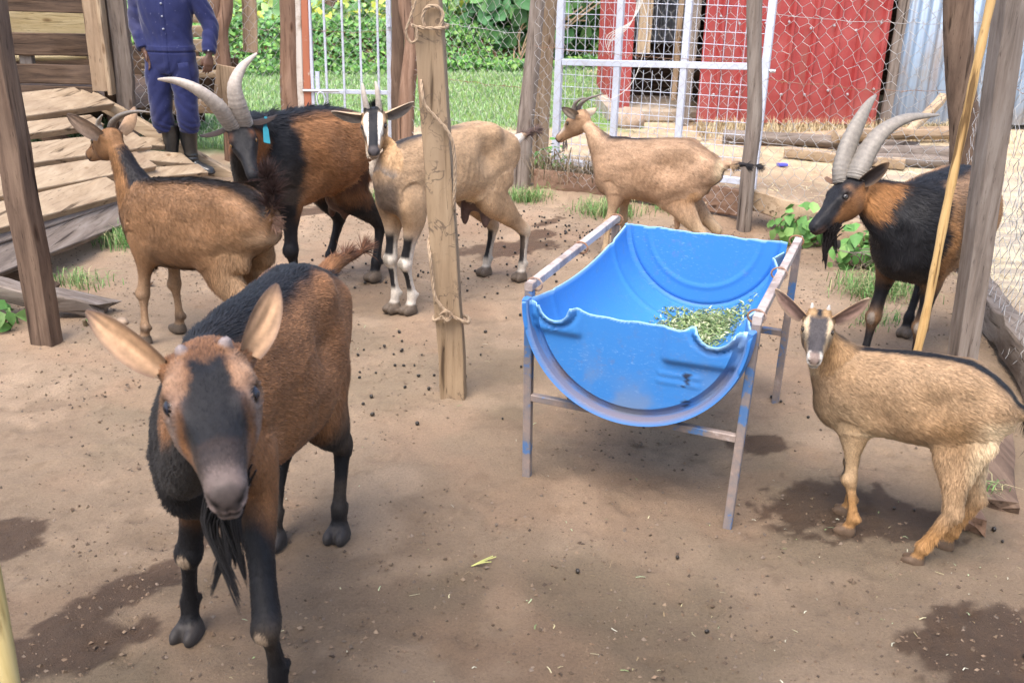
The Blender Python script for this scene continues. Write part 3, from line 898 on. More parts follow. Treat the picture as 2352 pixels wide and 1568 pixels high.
# ---------------------------------------------------------------- plank ramp
ramp_o = empty('plank_ramp', (-2.30, 5.4, 0.0))
tag(ramp_o, 'broad loading ramp of overlapping pale planks up to the goat house', 'ramp')
RN = np.array((0.514, -0.003, 0.858))
dn = np.array((-0.858, 0, 0.514))           # up the slope
rows = [  # near end, far end (on the ramp plane, lower edge), depth up the slope, thickness, lift, material
    ((-2.27, 3.55, 0.175), (-2.035, 5.62, 0.055), 0.15, 0.032, 0.00, 'grey'),
    ((-2.37, 3.75, 0.240), (-2.160, 5.60, 0.122), 0.055, 0.050, 0.014, 'grey'),
    ((-2.42, 3.85, 0.265), (-2.175, 5.50, 0.135), 0.16, 0.048, 0.052, 'pale'),
    ((-2.55, 4.20, 0.340), (-2.225, 6.10, 0.160), 0.16, 0.048, 0.054, 'pale'),
    ((-2.71, 4.40, 0.435), (-2.345, 6.42, 0.225), 0.17, 0.046, 0.046, 'pale'),
    ((-2.86, 4.55, 0.525), (-2.600, 6.30, 0.375), 0.11, 0.046, 0.050, 'pale'),
    ((-2.92, 4.70, 0.560), (-2.690, 6.72, 0.430), 0.13, 0.050, 0.064, 'pale'),
    ((-3.02, 4.80, 0.620), (-2.800, 6.66, 0.495), 0.13, 0.040, 0.034, 'pale'),
    ((-2.42, 5.95, 0.262), (-2.13, 6.62, 0.095), 0.13, 0.036, 0.026, 'pale'),
    ((-2.50, 6.10, 0.310), (-2.30, 6.70, 0.190), 0.10, 0.036, 0.030, 'pale'),
    ((-2.26, 5.75, 0.170), (-2.03, 6.68, 0.035), 0.10, 0.036, 0.026, 'pale')]
for i, (a_, c_, dep, th, lf, wk) in enumerate(rows):
    a_, c_ = np.array(a_), np.array(c_)
    b = MB()
    o_ = dn * dep / 2 + RN * (lf - th / 2)
    b.beam(a_ + o_, c_ + o_, dep, th, up=RN, wob=0.0004, seed=60 + i, bev=0.004, rag=0.008)
    b.build('plank', W_(wk, 'y'), ramp_o)
b = MB(); b.beam((-2.86, 6.84, 0.50), (-1.94, 6.80, -0.015), 0.06, 0.085, up=RN, wob=0.002, seed=75); b.build('side_rail', W_('pale', 'x'), ramp_o)
b = MB(); b.beam((-2.64, 6.78, 0.42), (-2.86, 6.66, 0.545), 0.07, 0.05, up=RN, wob=0.002, seed=76); b.build('cleat', W_('pale', 'x'), ramp_o)
for yy, k in ((4.3, 0), (5.3, 1), (6.3, 2)):
    b = MB(); b.beam(np.array((-3.05, yy, 0.50 + 0.10 * (5.3 - yy))), np.array((-2.08, yy, -0.06 + 0.05 * (5.3 - yy))), 0.07, 0.08, up=RN, wob=0.003, seed=77 + k); b.build('bearer', W_('dark', 'x'), ramp_o)

# ---------------------------------------------------------------- goat house beyond the ramp
gh = empty('goat_house', (-3.6, 7.6, 0.0))
tag(gh, 'slatted timber goat house at the head of the ramp, dark inside', 'goat house')
def part(name, p0, p1, w, h, mat, seed, parent, up=(0, 0, 1), **k):
    b = MB(); b.beam(p0, p1, w, h, up=up, wob=k.pop('wob', 0.002), seed=seed, **k); return b.build(name, mat, parent)
part('door_frame', (-2.79, 6.84, 0.545), (-2.795, 6.84, 2.0), 0.105, 0.035, W_('tan', 'z'), 81, gh, up=(0, 1, 0))
part('door_frame', (-2.732, 6.86, 0.52), (-2.735, 6.86, 2.0), 0.03, 0.085, W_('pale', 'z'), 82, gh, up=(0, 1, 0))
for i, (za, zb) in enumerate(((1.035, 1.20), (0.757, 0.900), (0.575, 0.700), (0.47, 0.562))):
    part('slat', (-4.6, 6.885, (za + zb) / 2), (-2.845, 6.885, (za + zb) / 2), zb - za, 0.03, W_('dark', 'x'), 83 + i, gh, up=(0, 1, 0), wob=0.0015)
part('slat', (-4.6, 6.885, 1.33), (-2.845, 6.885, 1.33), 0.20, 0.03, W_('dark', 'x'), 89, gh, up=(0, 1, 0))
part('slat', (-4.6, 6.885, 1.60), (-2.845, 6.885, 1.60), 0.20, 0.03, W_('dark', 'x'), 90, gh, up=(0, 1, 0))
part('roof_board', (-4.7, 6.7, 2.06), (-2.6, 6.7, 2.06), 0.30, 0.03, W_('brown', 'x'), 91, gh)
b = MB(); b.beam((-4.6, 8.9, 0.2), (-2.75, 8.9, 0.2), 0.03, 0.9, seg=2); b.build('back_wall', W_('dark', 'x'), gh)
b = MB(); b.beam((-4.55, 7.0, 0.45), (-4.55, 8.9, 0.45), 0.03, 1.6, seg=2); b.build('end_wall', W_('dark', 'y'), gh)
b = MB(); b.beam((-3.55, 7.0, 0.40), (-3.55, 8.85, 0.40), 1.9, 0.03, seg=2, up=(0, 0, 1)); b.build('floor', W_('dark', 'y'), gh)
part('prop', (-3.52, 7.05, 0.85), (-3.56, 7.05, 1.20), 0.07, 0.04, W_('grey', 'z'), 92, gh, up=(0, 1, 0))
part('prop', (-3.30, 6.93, 0.70), (-3.30, 6.93, 0.765), 0.085, 0.05, W_('grey', 'z'), 93, gh, up=(0, 1, 0), bev=0.003)
b = MB(); b.beam((-4.5, 7.75, 1.00), (-2.95, 7.75, 1.02), 0.50, 0.02, up=(0, 1, 0.15), seg=2)
tag(b.build('leaning_panel', W_('yellow', 'x'), None, origin=(-3.7, 7.75, 1.0)), 'bright yellow board seen through the gap between the slats', 'board')
b = MB(); log_post(b, [(-4.4, 7.02, 0.705), (-3.9, 7.02, 0.725), (-3.4, 7.02, 0.722), (-2.93, 7.02, 0.745)], [.018, .020, .019, .016], 8, 0.1, 94)
tag(b.build('pole', W_('yellow', 'x'), None, origin=(-3.6, 7.02, 0.72)), 'peeled pale pole lying behind the slats of the goat house', 'pole')

# boards stacked behind the man
SB = 'boards stacked behind the man'
for i, (z_, h_, c_) in enumerate(((0.36, 0.10, 'tan'), (0.59, 0.055, 'pale'), (0.68, 0.06, 'pale'), (0.78, 0.09, 'pale'), (0.885, 0.08, 'pale'), (0.98, 0.075, 'pale'), (1.09, 0.10, 'tan'))):
    board('stacked_board', f'{["lowest tan", "thin pale second", "pale third", "pale fourth", "pale fifth", "pale sixth", "topmost tan"][i]} board from below in the stack behind the man' if i not in (0, 6) else f'{"lowest" if i == 0 else "topmost"} tan board in the stack behind the man',
          (-2.72, 7.42 + 0.01 * i, z_), (-2.12, 7.52 + 0.01 * i, z_ + 0.005), 0.03, h_, W_(c_, 'x'), 100 + i, group=SB)
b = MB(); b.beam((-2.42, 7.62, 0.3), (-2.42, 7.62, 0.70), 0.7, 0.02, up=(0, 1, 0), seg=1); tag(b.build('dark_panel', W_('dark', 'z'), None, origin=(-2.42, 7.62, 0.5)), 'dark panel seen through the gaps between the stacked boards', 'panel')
part_ = board('rail_board', 'short reddish board across the twisted post beside the hand', (-2.15, 7.26, 0.55), (-1.98, 7.27, 0.52), 0.025, 0.30, W_('tan', 'z'), 110)

# ---------------------------------------------------------------- red sheet metal shed
M['red_sheet'] = mat_simple('red_sheet', (0.27, 0.032, 0.030), rough=0.45, spec=0.45, col2=(0.36, 0.075, 0.068), vscale=3.0, lo=0.4, hi=0.75)
M['zinc'] = mat_simple('zinc_sheet', (0.24, 0.30, 0.37), rough=0.42, metal=0.4, col2=(0.25, 0.235, 0.21), vscale=2.4, lo=0.5, hi=0.72)
M['zinc_dark'] = mat_simple('zinc_dark', (0.30, 0.33, 0.36), rough=0.4, metal=0.4)
M['concrete'] = mat_simple('concrete_slab', (0.36, 0.29, 0.22), rough=0.9, vscale=5, var=0.3, bump=0.3)
def streaks(m, col, lo=0.52, hi=0.70, amt=0.5):
    nt = m.node_tree; p = nt.nodes['Principled BSDF']
    src = p.inputs['Base Color'].links[0].from_socket
    tc = N(nt, 'ShaderNodeTexCoord'); mp = N(nt, 'ShaderNodeMapping'); mp.inputs['Scale'].default_value = (14, 14, 0.8)
    nt.links.new(tc.outputs['Object'], mp.inputs['Vector'])
    n = N(nt, 'ShaderNodeTexNoise', Scale=1.0, Detail=5.0, Roughness=0.65); nt.links.new(mp.outputs[0], n.inputs['Vector'])
    r = ramp(nt, n.outputs[0], [(lo, (0, 0, 0)), (hi, (amt,) * 3)])
    sp = N(nt, 'ShaderNodeSeparateXYZ'); nt.links.new(tc.outputs['Object'], sp.inputs[0])
    mr = N(nt, 'ShaderNodeMapRange'); nt.links.new(sp.outputs[2], mr.inputs[0]); mr.inputs[1].default_value = 0.05; mr.inputs[2].default_value = 0.45; mr.inputs[3].default_value = 0.55; mr.inputs[4].default_value = 0.0
    mx = N(nt, 'ShaderNodeMath', operation='MAXIMUM'); nt.links.new(r.outputs[0], mx.inputs[0])
    n2 = N(nt, 'ShaderNodeTexNoise', Scale=6.0, Detail=4.0); nt.links.new(tc.outputs['Object'], n2.inputs['Vector'])
    k = N(nt, 'ShaderNodeMath', operation='MULTIPLY'); nt.links.new(mr.outputs[0], k.inputs[0]); nt.links.new(n2.outputs[0], k.inputs[1])
    nt.links.new(k.outputs[0], mx.inputs[1])
    c = mixc(nt, mx.outputs[0], src, col)
    nt.links.new(c, p.inputs['Base Color'])
streaks(M['red_sheet'], (0.20, 0.085, 0.06))
streaks(M['zinc'], (0.22, 0.15, 0.10), 0.5, 0.68, 0.6)
def sheet(A, B, z0, z1, pitch, depth, kind, seed=0):
    A, B = np.array(A, float), np.array(B, float)
    L = np.linalg.norm(B - A); t = (B - A) / L; nrm = np.array((t[1], -t[0], 0))
    u_, d_ = [], []
    if kind == 'wave':
        u_ = np.arange(0, L + 1e-6, pitch / 10); d_ = depth * 0.5 * np.cos(u_ / pitch * 2 * np.pi)
    else:
        k = 0.0
        while k < L:
            for a, b_ in ((0, 0), (0.62, 0), (0.70, 1), (0.82, 1), (0.90, 0)):
                if k + a * pitch <= L: u_.append(k + a * pitch); d_.append(depth * b_)
            k += pitch
        u_, d_ = np.array(u_), np.array(d_)
    P = A + u_[:, None] * t + d_[:, None] * nrm
    nb = 0.002 * nrm
    lo, hi = P + (0, 0, z0), P + (0, 0, z1)
    n = len(P)
    V = np.vstack([lo, hi, lo - nb, hi - nb])
    i = np.arange(n - 1)
    q = np.vstack([np.stack([i, i + 1, i + 1 + n, i + n], 1), np.stack([i + 2 * n + 1, i + 2 * n, i + 3 * n, i + 3 * n + 1], 1),
                   np.stack([i + n, i + 1 + n, i + 1 + 3 * n, i + 3 * n], 1)])
    return V, q
rs = empty('red_shed', (2.6, 9.5, 0))
tag(rs, 'red painted sheet metal shed with an open dark doorway', 'shed')
def sheet_part(name, A, B, z0, z1, pitch, depth, kind, mat, parent):
    v_, q_ = sheet(A, B, z0, z1, pitch, depth, kind)
    me = make_mesh(name, v_ - np.array(parent.location), [q_], None, kind == 'wave')
    return link(name, me, mat, parent)
w = sheet_part('front_wall', (1.66, 9.48, 0), (3.42, 9.62, 0), 0.04, 2.6, 0.215, 0.034, 'rib', M['red_sheet'], rs)
rg = np.random.default_rng(4)
for zz in (0.30, 0.95):
    for k in range(8):
        xx = 1.75 + k * 0.215 + rg.uniform(0, 0.05)
        ec = np.array((xx, 9.48 + (xx - 1.66) * 0.0795 - 0.024, zz + rg.normal(0, 0.03)))
        b = MB(); b.tube([ec, ec + (0, -0.012, 0)], [0.014, 0.007], 8)
        sc_ = b.build('screw', M['bare_steel'], rs); sc_.parent = w
sheet_part('front_wall', (0.93, 9.70, 0), (1.06, 9.70, 0), 0.05, 2.6, 0.2, 0.02, 'rib', M['red_sheet'], rs)
part('door_post', (1.155, 9.72, 0.62), (1.155, 9.72, 2.6), 0.12, 0.06, W_('pale', 'z'), 120, rs, up=(0, 1, 0))
part('door_post', (1.53, 9.50, 0.0), (1.60, 9.50, 2.6), 0.115, 0.08, W_('grey', 'z'), 121, rs, up=(0, 1, 0))
part('door_post', (1.475, 9.74, 0.2), (1.485, 9.74, 2.6), 0.05, 0.05, W_('tan', 'z'), 122, rs, up=(0, 1, 0))
sheet_part('inner_wall', (1.15, 10.9, 0), (1.85, 10.9, 0), 0.62, 2.6, 0.062, 0.016, 'wave', M['zinc_dark'], rs)
sheet_part('side_wall', (0.93, 12.2, 0), (0.93, 9.72, 0), 0.05, 2.6, 0.2, 0.02, 'rib', M['red_sheet'], rs)
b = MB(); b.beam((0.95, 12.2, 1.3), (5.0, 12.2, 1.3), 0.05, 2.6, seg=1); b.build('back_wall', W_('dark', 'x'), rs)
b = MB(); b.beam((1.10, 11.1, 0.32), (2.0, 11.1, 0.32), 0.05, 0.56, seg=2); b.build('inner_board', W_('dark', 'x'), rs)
b = MB(); b.beam((0.90, 9.4, 2.66), (5.2, 9.6, 2.66), 0.5, 0.03, seg=1); b.beam((0.90, 10.95, 2.68), (5.2, 11.15, 2.68), 2.6, 0.03, seg=1); b.build('roof', M['zinc_dark'], rs)
b = MB(); b.box((1.25, 10.15, 0.06), (0.85, 1.0, 0.12), rz=0.05, bev=0.02); b.build('floor_slab', M['concrete'], rs)
zs = empty('zinc_shed', (4.2, 9.75, 0))
tag(zs, 'bare corrugated zinc wall beside the red shed', 'shed')
sheet_part('front_wall', (3.52, 9.66, 0), (5.6, 9.80, 0), 0.05, 2.6, 0.098, 0.024, 'wave', M['zinc'], zs)
part('corner_post', (3.455, 9.585, 0.0), (3.47, 9.585, 2.6), 0.09, 0.05, W_('grey', 'z'), 123, zs, up=(0, 1, 0))
sheet_part('side_wall', (5.6, 9.8, 0), (5.6, 12.2, 0), 0.05, 2.6, 0.098, 0.024, 'wave', M['zinc'], zs)
# clothes hanging in the doorway
for nm, lb, x_, c_, z_ in (('hanging_cloth', 'dark blue cloth hanging at the top of the shed doorway', 1.30, (0.02, 0.025, 0.09), 1.32), ('hanging_cloth', 'small purple cloth hanging beside the blue cloth in the doorway', 1.42, (0.16, 0.03, 0.12), 1.30)):
    b = MB(); rr_ = []
    for zz in np.linspace(z_, 2.2, 8):
        a = np.linspace(0, 2 * np.pi, 20, endpoint=False)
        rr_.append(np.stack([x_ + (0.09 if 'blue' in lb[:10] else 0.045) * np.cos(a) * (1 + 0.15 * np.sin(3 * a + zz * 4)), 10.1 + 0.03 * np.sin(a) * (1 + 0.4 * np.cos(5 * a + zz * 3)), np.full(20, zz + 0)], 1))
    b.loft(rr_); tag(b.build(nm, mat_simple(nm + str(x_), c_, rough=0.9), None, origin=(x_, 10.1, z_)), lb, 'cloth')

# rock by the door
def rock(name, label, c, r, seed, mat, cat='stone', group=None):
    b = MB()
    th = np.linspace(0.05, np.pi - 0.05, 12); rr_ = []
    for t in th[::-1]:
        a = np.linspace(0, 2 * np.pi, 18, endpoint=False)
        u_ = np.stack([np.sin(t) * np.cos(a), np.sin(t) * np.sin(a), np.full(18, np.cos(t))], 1)
        k = 0.75 + 0.5 * fbm(u_ + seed, 1.3, seed)
        rr_.append(np.array(c) + u_ * np.array(r) * k[:, None])
    b.loft(rr_)
    return tag(b.build(name, mat, None, origin=c), label, cat, group)
M['stone'] = mat_simple('stone', (0.34, 0.25, 0.18), rough=0.9, vscale=8, var=0.35, bump=0.4)
rock('rock', 'tan boulder beside the shed doorway', (1.02, 9.35, 0.06), (0.15, 0.13, 0.12), 1, M['stone'])
rock('rock', 'pale flat stone at the edge of the lawn under the bank', (-0.85, 13.9, 0.06), (0.30, 0.15, 0.14), 2, M['stone'])

# ---------------------------------------------------------------- timber on the ground by the shed
TP = 'poles and offcuts lying by the red shed'
poles = [((1.75, 8.62, .06), (3.30, 8.30, .06), .055, 'grey', 'long grey pole lying along the red wall'),
         ((2.13, 8.00, .05), (2.95, 7.62, .05), .05, 'pale', 'pale square offcut in front of the long grey pole'),
         ((2.60, 8.30, .13), (3.70, 8.55, .14), .05, 'pale', 'pale pole on top of the heap near the billy goat'),
         ((2.55, 7.95, .06), (3.75, 8.12, .06), .055, 'grey', 'grey round pole in the middle of the heap'),
         ((2.50, 7.68, .06), (3.60, 7.75, .05), .05, 'grey', 'lowest grey pole of the heap'),
         ((2.70, 8.15, .20), (3.95, 8.40, .19), .035, 'tan', 'thin tan batten on the heap'),
         ((3.20, 8.30, .18), (3.62, 8.75, .42), .035, 'pale', 'short pale stick standing up out of the heap'),
         ((2.30, 8.62, .05), (3.9, 8.98, .10), .05, 'tan', 'tan pole at the back of the heap')]
for i, (a_, c_, r_, k_, lb) in enumerate(poles):
    b = MB()
    if i in (1, 5, 6): b.beam(a_, c_, r_ * 2, r_ * 1.5, wob=0.003, seed=130 + i)
    else: log_post(b, [a_, (np.array(a_) + np.array(c_)) / 2 + (0, 0.02, 0.005), c_], [r_, r_ * 0.95, r_ * 0.85], 10, 0.06, 130 + i)
    tag(b.build('timber_pole', W_(k_, 'x'), None, origin=a_), lb, 'pole', TP)

# big leaved climber and shrubs beyond the wire
BIG = np.array([(0.07, 0.18, 0.07), (0.10, 0.24, 0.10), (0.14, 0.30, 0.10), (0.06, 0.14, 0.05)])
bush('shrub', 'tall shrub with big heart shaped leaves beyond the lawn, seen over the wire', 'shrub', (0.05, 14.6, 0.1), (1.15, 0.7, 0.95), 1000, 0.25, BIG, 201)
bush('shrub', 'dense shrub behind the left side of the mesh gate', 'shrub', (1.35, 15.2, 0.1), (0.95, 0.7, 1.1), 900, 0.20, GREENS, 202)
bush('shrub', 'low yellowish shrub in the crop behind the bar gate', 'shrub', (-2.1, 15.6, 0.5), (0.8, 0.5, 0.5), 500, 0.17, CROP, 203)
b = MB()
for i in range(14):
    q0 = np.array((0.12 + rng_x, 13.95, 0.02)) if False else np.array((RNG.uniform(-0.1, 0.5), 14.0, 0.05))
    b.tube(interp_path([q0, q0 + (RNG.uniform(0, .3), .1, RNG.uniform(.3, .6)), q0 + (RNG.uniform(.2, .7), .2, RNG.uniform(.5, 1.1))], 8), 0.012, 5)
tag(b.build('dry_stalks', W_('tan', 'z'), None, origin=(0.2, 14.0, 0.05)), 'dry tan stalks leaning in front of the big leaved shrub', 'stalks')
for i, (x_, y_, h_, lb) in enumerate(((-4.6, 19.5, 3.6, 'slim tree standing at the far left of the crop'), (-1.9, 18.5, 3.9, 'slim tree behind the middle of the bar gate'), (1.1, 19.0, 4.2, 'slim tree far behind the mesh gate'), (-3.4, 21.5, 3.8, 'slim tree furthest back behind the round post'))):
    z_ = float(terrain_z(np.array([x_]), np.array([y_]))[0])
    t_ = empty('tree', (x_, y_, z_)); tag(t_, lb, 'tree', 'slim trees in the crop')
    b = MB(); log_post(b, [(x_, y_, z_ - 0.1), (x_ + .05, y_, z_ + h_ * 0.5), (x_ + .15, y_ + .1, z_ + h_)], [.09, .07, .04], 10, 0.08, 210 + i)
    for k in range(5):
        a_ = RNG.uniform(0, 6.28); z0_ = z_ + h_ * RNG.uniform(0.45, 0.9)
        b.tube(interp_path([(x_ + .06, y_, z0_), (x_ + .5 * math.cos(a_), y_ + .5 * math.sin(a_), z0_ + .4), (x_ + .9 * math.cos(a_), y_ + .9 * math.sin(a_), z0_ + .7)], 8), np.linspace(.035, .012, 8), 6)
    b.build('trunk', W_('brown', 'z'), t_)
    n_ = 1500
    u_ = unit(RNG.normal(0, 1, (n_, 3))); k_ = (0.5 + fbm(u_ * 2 + i, 1.8, i)) * RNG.random(n_) ** 0.4
    leaf_obj('crown', np.array((x_ + .1, y_, z_ + h_)) + u_ * k_[:, None] * np.array((1.3, 1.2, 1.1)), u_, 0.18, GREENS, 220 + i, t_)

# added corrugated roof, out of view, put in to shade the foreground
rf = empty('added_shade_roof', (0.0, 0.0, 2.3))
tag(rf, 'unseen corrugated iron roof added to shade the near end of the pen', 'roof')
ROOF_EDGE = -0.55
SEGS = 40
xs_ = np.arange(-5, 5.001, 0.019)
zw = 0.012 * np.cos(xs_ / 0.076 * 2 * np.pi)
V_ = np.vstack([np.stack([xs_, np.full_like(xs_, yy), 2.36 + zw + (yy - ROOF_EDGE) * -0.06 + dz], 1) for dz in (0, -0.002) for yy in (-5.0, ROOF_EDGE)])
n_ = len(xs_); i_ = np.arange(n_ - 1)
Q_ = np.vstack([np.stack([i_, i_ + 1, i_ + 1 + n_, i_ + n_], 1), np.stack([i_ + 2 * n_ + 1, i_ + 2 * n_, i_ + 3 * n_, i_ + 3 * n_ + 1], 1)])
link('roof_sheet', make_mesh('roof_sheet', V_ - np.array((0, 0, 2.3)), [Q_]), M['zinc'], rf)
for yy in (-3.0, -1.9, ROOF_EDGE - 0.2):
    b = MB(); b.beam((-5, yy, 2.28 - (yy - ROOF_EDGE) * 0.06), (5, yy, 2.28 - (yy - ROOF_EDGE) * 0.06), 0.06, 0.09, seg=4); b.build('rafter', W_('brown', 'x'), rf)
# ---------------------------------------------------------------- blue half-drum feed trough
TO = np.array((0.342, 2.577, 0.0)); TA = np.array((0.931, -0.364, 0)); TB = np.array((0.364, 0.931, 0)); TZ = np.array((0, 0, 1.0))
def tp_(a, b, z): return TO + TA * a + TB * b + TZ * z
def mat_plastic():
    m, nt, p = new_mat('drum_plastic')
    at = N(nt, 'ShaderNodeAttribute'); at.attribute_name = 'Col'
    tc = N(nt, 'ShaderNodeTexCoord')
    mp = N(nt, 'ShaderNodeMapping'); mp.inputs['Scale'].default_value = (4.0, 70, 70); mp.inputs['Rotation'].default_value = (0.2, 0.75, 0.37)
    nt.links.new(tc.outputs['Object'], mp.inputs['Vector'])
    n = N(nt, 'ShaderNodeTexNoise', Scale=2.4, Detail=8.0, Roughness=0.75)
    nt.links.new(mp.outputs[0], n.inputs['Vector'])
    n2 = N(nt, 'ShaderNodeTexNoise', Scale=5.0, Detail=4.0)
    nt.links.new(tc.outputs['Object'], n2.inputs['Vector'])
    n3 = N(nt, 'ShaderNodeTexNoise', Scale=34.0, Detail=6.0, Roughness=0.8)
    nt.links.new(tc.outputs['Object'], n3.inputs['Vector'])
    r = ramp(nt, n.outputs[0], [(0.56, (0, 0, 0)), (0.66, (1, 1, 1))])
    r2 = ramp(nt, n2.outputs[0], [(0.38, (0, 0, 0)), (0.62, (1, 1, 1))])
    k = N(nt, 'ShaderNodeMath', operation='MULTIPLY'); nt.links.new(r.outputs[0], k.inputs[0]); nt.links.new(r2.outputs[0], k.inputs[1])
    k2 = N(nt, 'ShaderNodeMath', operation='MULTIPLY'); nt.links.new(k.outputs[0], k2.inputs[0]); k2.inputs[1].default_value = 0.30
    c = mixc(nt, k2.outputs[0], at.outputs['Color'], (0.42, 0.58, 0.74))
    r3 = ramp(nt, n3.outputs[0], [(0.53, (0, 0, 0)), (0.66, (1, 1, 1))])
    k3 = N(nt, 'ShaderNodeMath', operation='MULTIPLY'); nt.links.new(r3.outputs[0], k3.inputs[0]); nt.links.new(r2.outputs[0], k3.inputs[1])
    k4 = N(nt, 'ShaderNodeMath', operation='MULTIPLY'); nt.links.new(k3.outputs[0], k4.inputs[0]); k4.inputs[1].default_value = 0.22
    c = mixc(nt, k4.outputs[0], c, (0.22, 0.15, 0.10))
    nt.links.new(c, p.inputs['Base Color'])
    rr = N(nt, 'ShaderNodeMapRange'); nt.links.new(n2.outputs[0], rr.inputs[0]); rr.inputs[3].default_value = 0.30; rr.inputs[4].default_value = 0.5
    nt.links.new(rr.outputs[0], p.inputs['Roughness'])
    p.inputs['Specular IOR Level'].default_value = 0.45
    p.inputs['Subsurface Weight'].default_value = 0.0
    b = N(nt, 'ShaderNodeBump', Strength=0.12, Distance=0.004); nt.links.new(n.outputs[0], b.inputs['Height']); nt.links.new(b.outputs[0], p.inputs['Normal'])
    return m
M['drum'] = mat_plastic()
def mat_chipped():
    m, nt, p = new_mat('chipped_frame_paint')
    at = N(nt, 'ShaderNodeAttribute'); at.attribute_name = 'Col'
    tc = N(nt, 'ShaderNodeTexCoord')
    n = N(nt, 'ShaderNodeTexNoise', Scale=26.0, Detail=7.0, Roughness=0.75)
    n2 = N(nt, 'ShaderNodeTexNoise', Scale=7.0, Detail=4.0)
    for q in (n, n2): nt.links.new(tc.outputs['Object'], q.inputs['Vector'])
    a = N(nt, 'ShaderNodeMath', operation='ADD'); nt.links.new(n.outputs[0], a.inputs[0]); nt.links.new(n2.outputs[0], a.inputs[1])
    a2 = N(nt, 'ShaderNodeMath', operation='ADD'); nt.links.new(a.outputs[0], a2.inputs[0]); nt.links.new(at.outputs['Fac'], a2.inputs[1])
    r = ramp(nt, a2.outputs[0], [(0.0, (0.028, 0.10, 0.30)), (0.37, (0.06, 0.14, 0.30)), (0.41, (0.17, 0.15, 0.15)), (0.52, (0.25, 0.19, 0.16)), (0.66, (0.46, 0.40, 0.37))])
    mr = N(nt, 'ShaderNodeMapRange'); nt.links.new(a2.outputs[0], mr.inputs[0]); mr.inputs[1].default_value = 0.3; mr.inputs[2].default_value = 2.2
    nt.links.new(mr.outputs[0], r.inputs[0])
    nt.links.new(r.outputs[0], p.inputs['Base Color'])
    p.inputs['Roughness'].default_value = 0.55
    b = N(nt, 'ShaderNodeBump', Strength=0.25, Distance=0.002); nt.links.new(n.outputs[0], b.inputs['Height']); nt.links.new(b.outputs[0], p.inputs['Normal'])
    return m
M['frame'] = mat_chipped()
tr = empty('feed_trough', tuple(TO))
tag(tr, 'blue plastic half drum feed trough wired into a rusty steel stand', 'trough')
BLUE = np.array((0.040, 0.195, 0.52)); EDGE = np.array((0.30, 0.52, 0.74)); DIRT = np.array((0.22, 0.155, 0.115))
LEN = 0.875
def drum_R(b):
    """radius and centre height of the drum wall along its length"""
    r = 0.305 - 0.022 * (b / LEN)
    r = r + 0.010 * sstep(-b, 0.0, 0.02) - 0.006 * np.exp(-((b - 0.70) / 0.018) ** 2) - 0.005 * np.exp(-((b - 0.13) / 0.018) ** 2)
    return r
CZ = lambda b: 0.583 + 0.012 * b / LEN
bs = np.unique(np.concatenate([np.linspace(-0.03, LEN, 46), 0.13 + np.linspace(-.03, .03, 9), 0.70 + np.linspace(-.03, .03, 9)]))
nphi = 64
out_, in_ = [], []
for b in bs:
    t = np.clip(b / LEN, 0, 1)
    # left and right free edges are wavy where the wires pull them
    eL = 0.015 + 0.13 * math.sin(math.pi * t) ** 0.8
    eR = 0.02 + 0.10 * (1 - math.cos(2 * math.pi * t * 1.5)) * 0.5 + 0.008 * math.sin(7 * t)
    ph = np.linspace(-math.pi / 2 + eL, math.pi / 2 - eR, nphi)
    rr = drum_R(b)
    pullR = 0.020 * np.exp(-((math.pi / 2 - ph) / 0.35) ** 2) * math.sin(2 * math.pi * t * 1.5)
    for lst, r_ in ((out_, rr), (in_, rr - 0.0055)):
        r2 = r_ - pullR
        lst.append(TO + (r2 * np.sin(ph))[:, None] * TA + b * TB + (CZ(b) - r2 * np.cos(ph))[:, None] * TZ)
rings = np.concatenate([np.array(out_), np.array(in_)[:, ::-1]], 1)
cols = np.tile(BLUE, (rings.shape[0], rings.shape[1], 1))
for k in (0, 1, nphi - 1, nphi, nphi + 1, -1, -2, nphi - 2): cols[:, k] = EDGE if k in (0, nphi - 1, nphi, -1) else BLUE
mbx = MB(); mbx.loft(rings, cols.reshape(-1, 3), cap=False)
mbx.build('drum_shell', M['drum'], tr, cols=True)

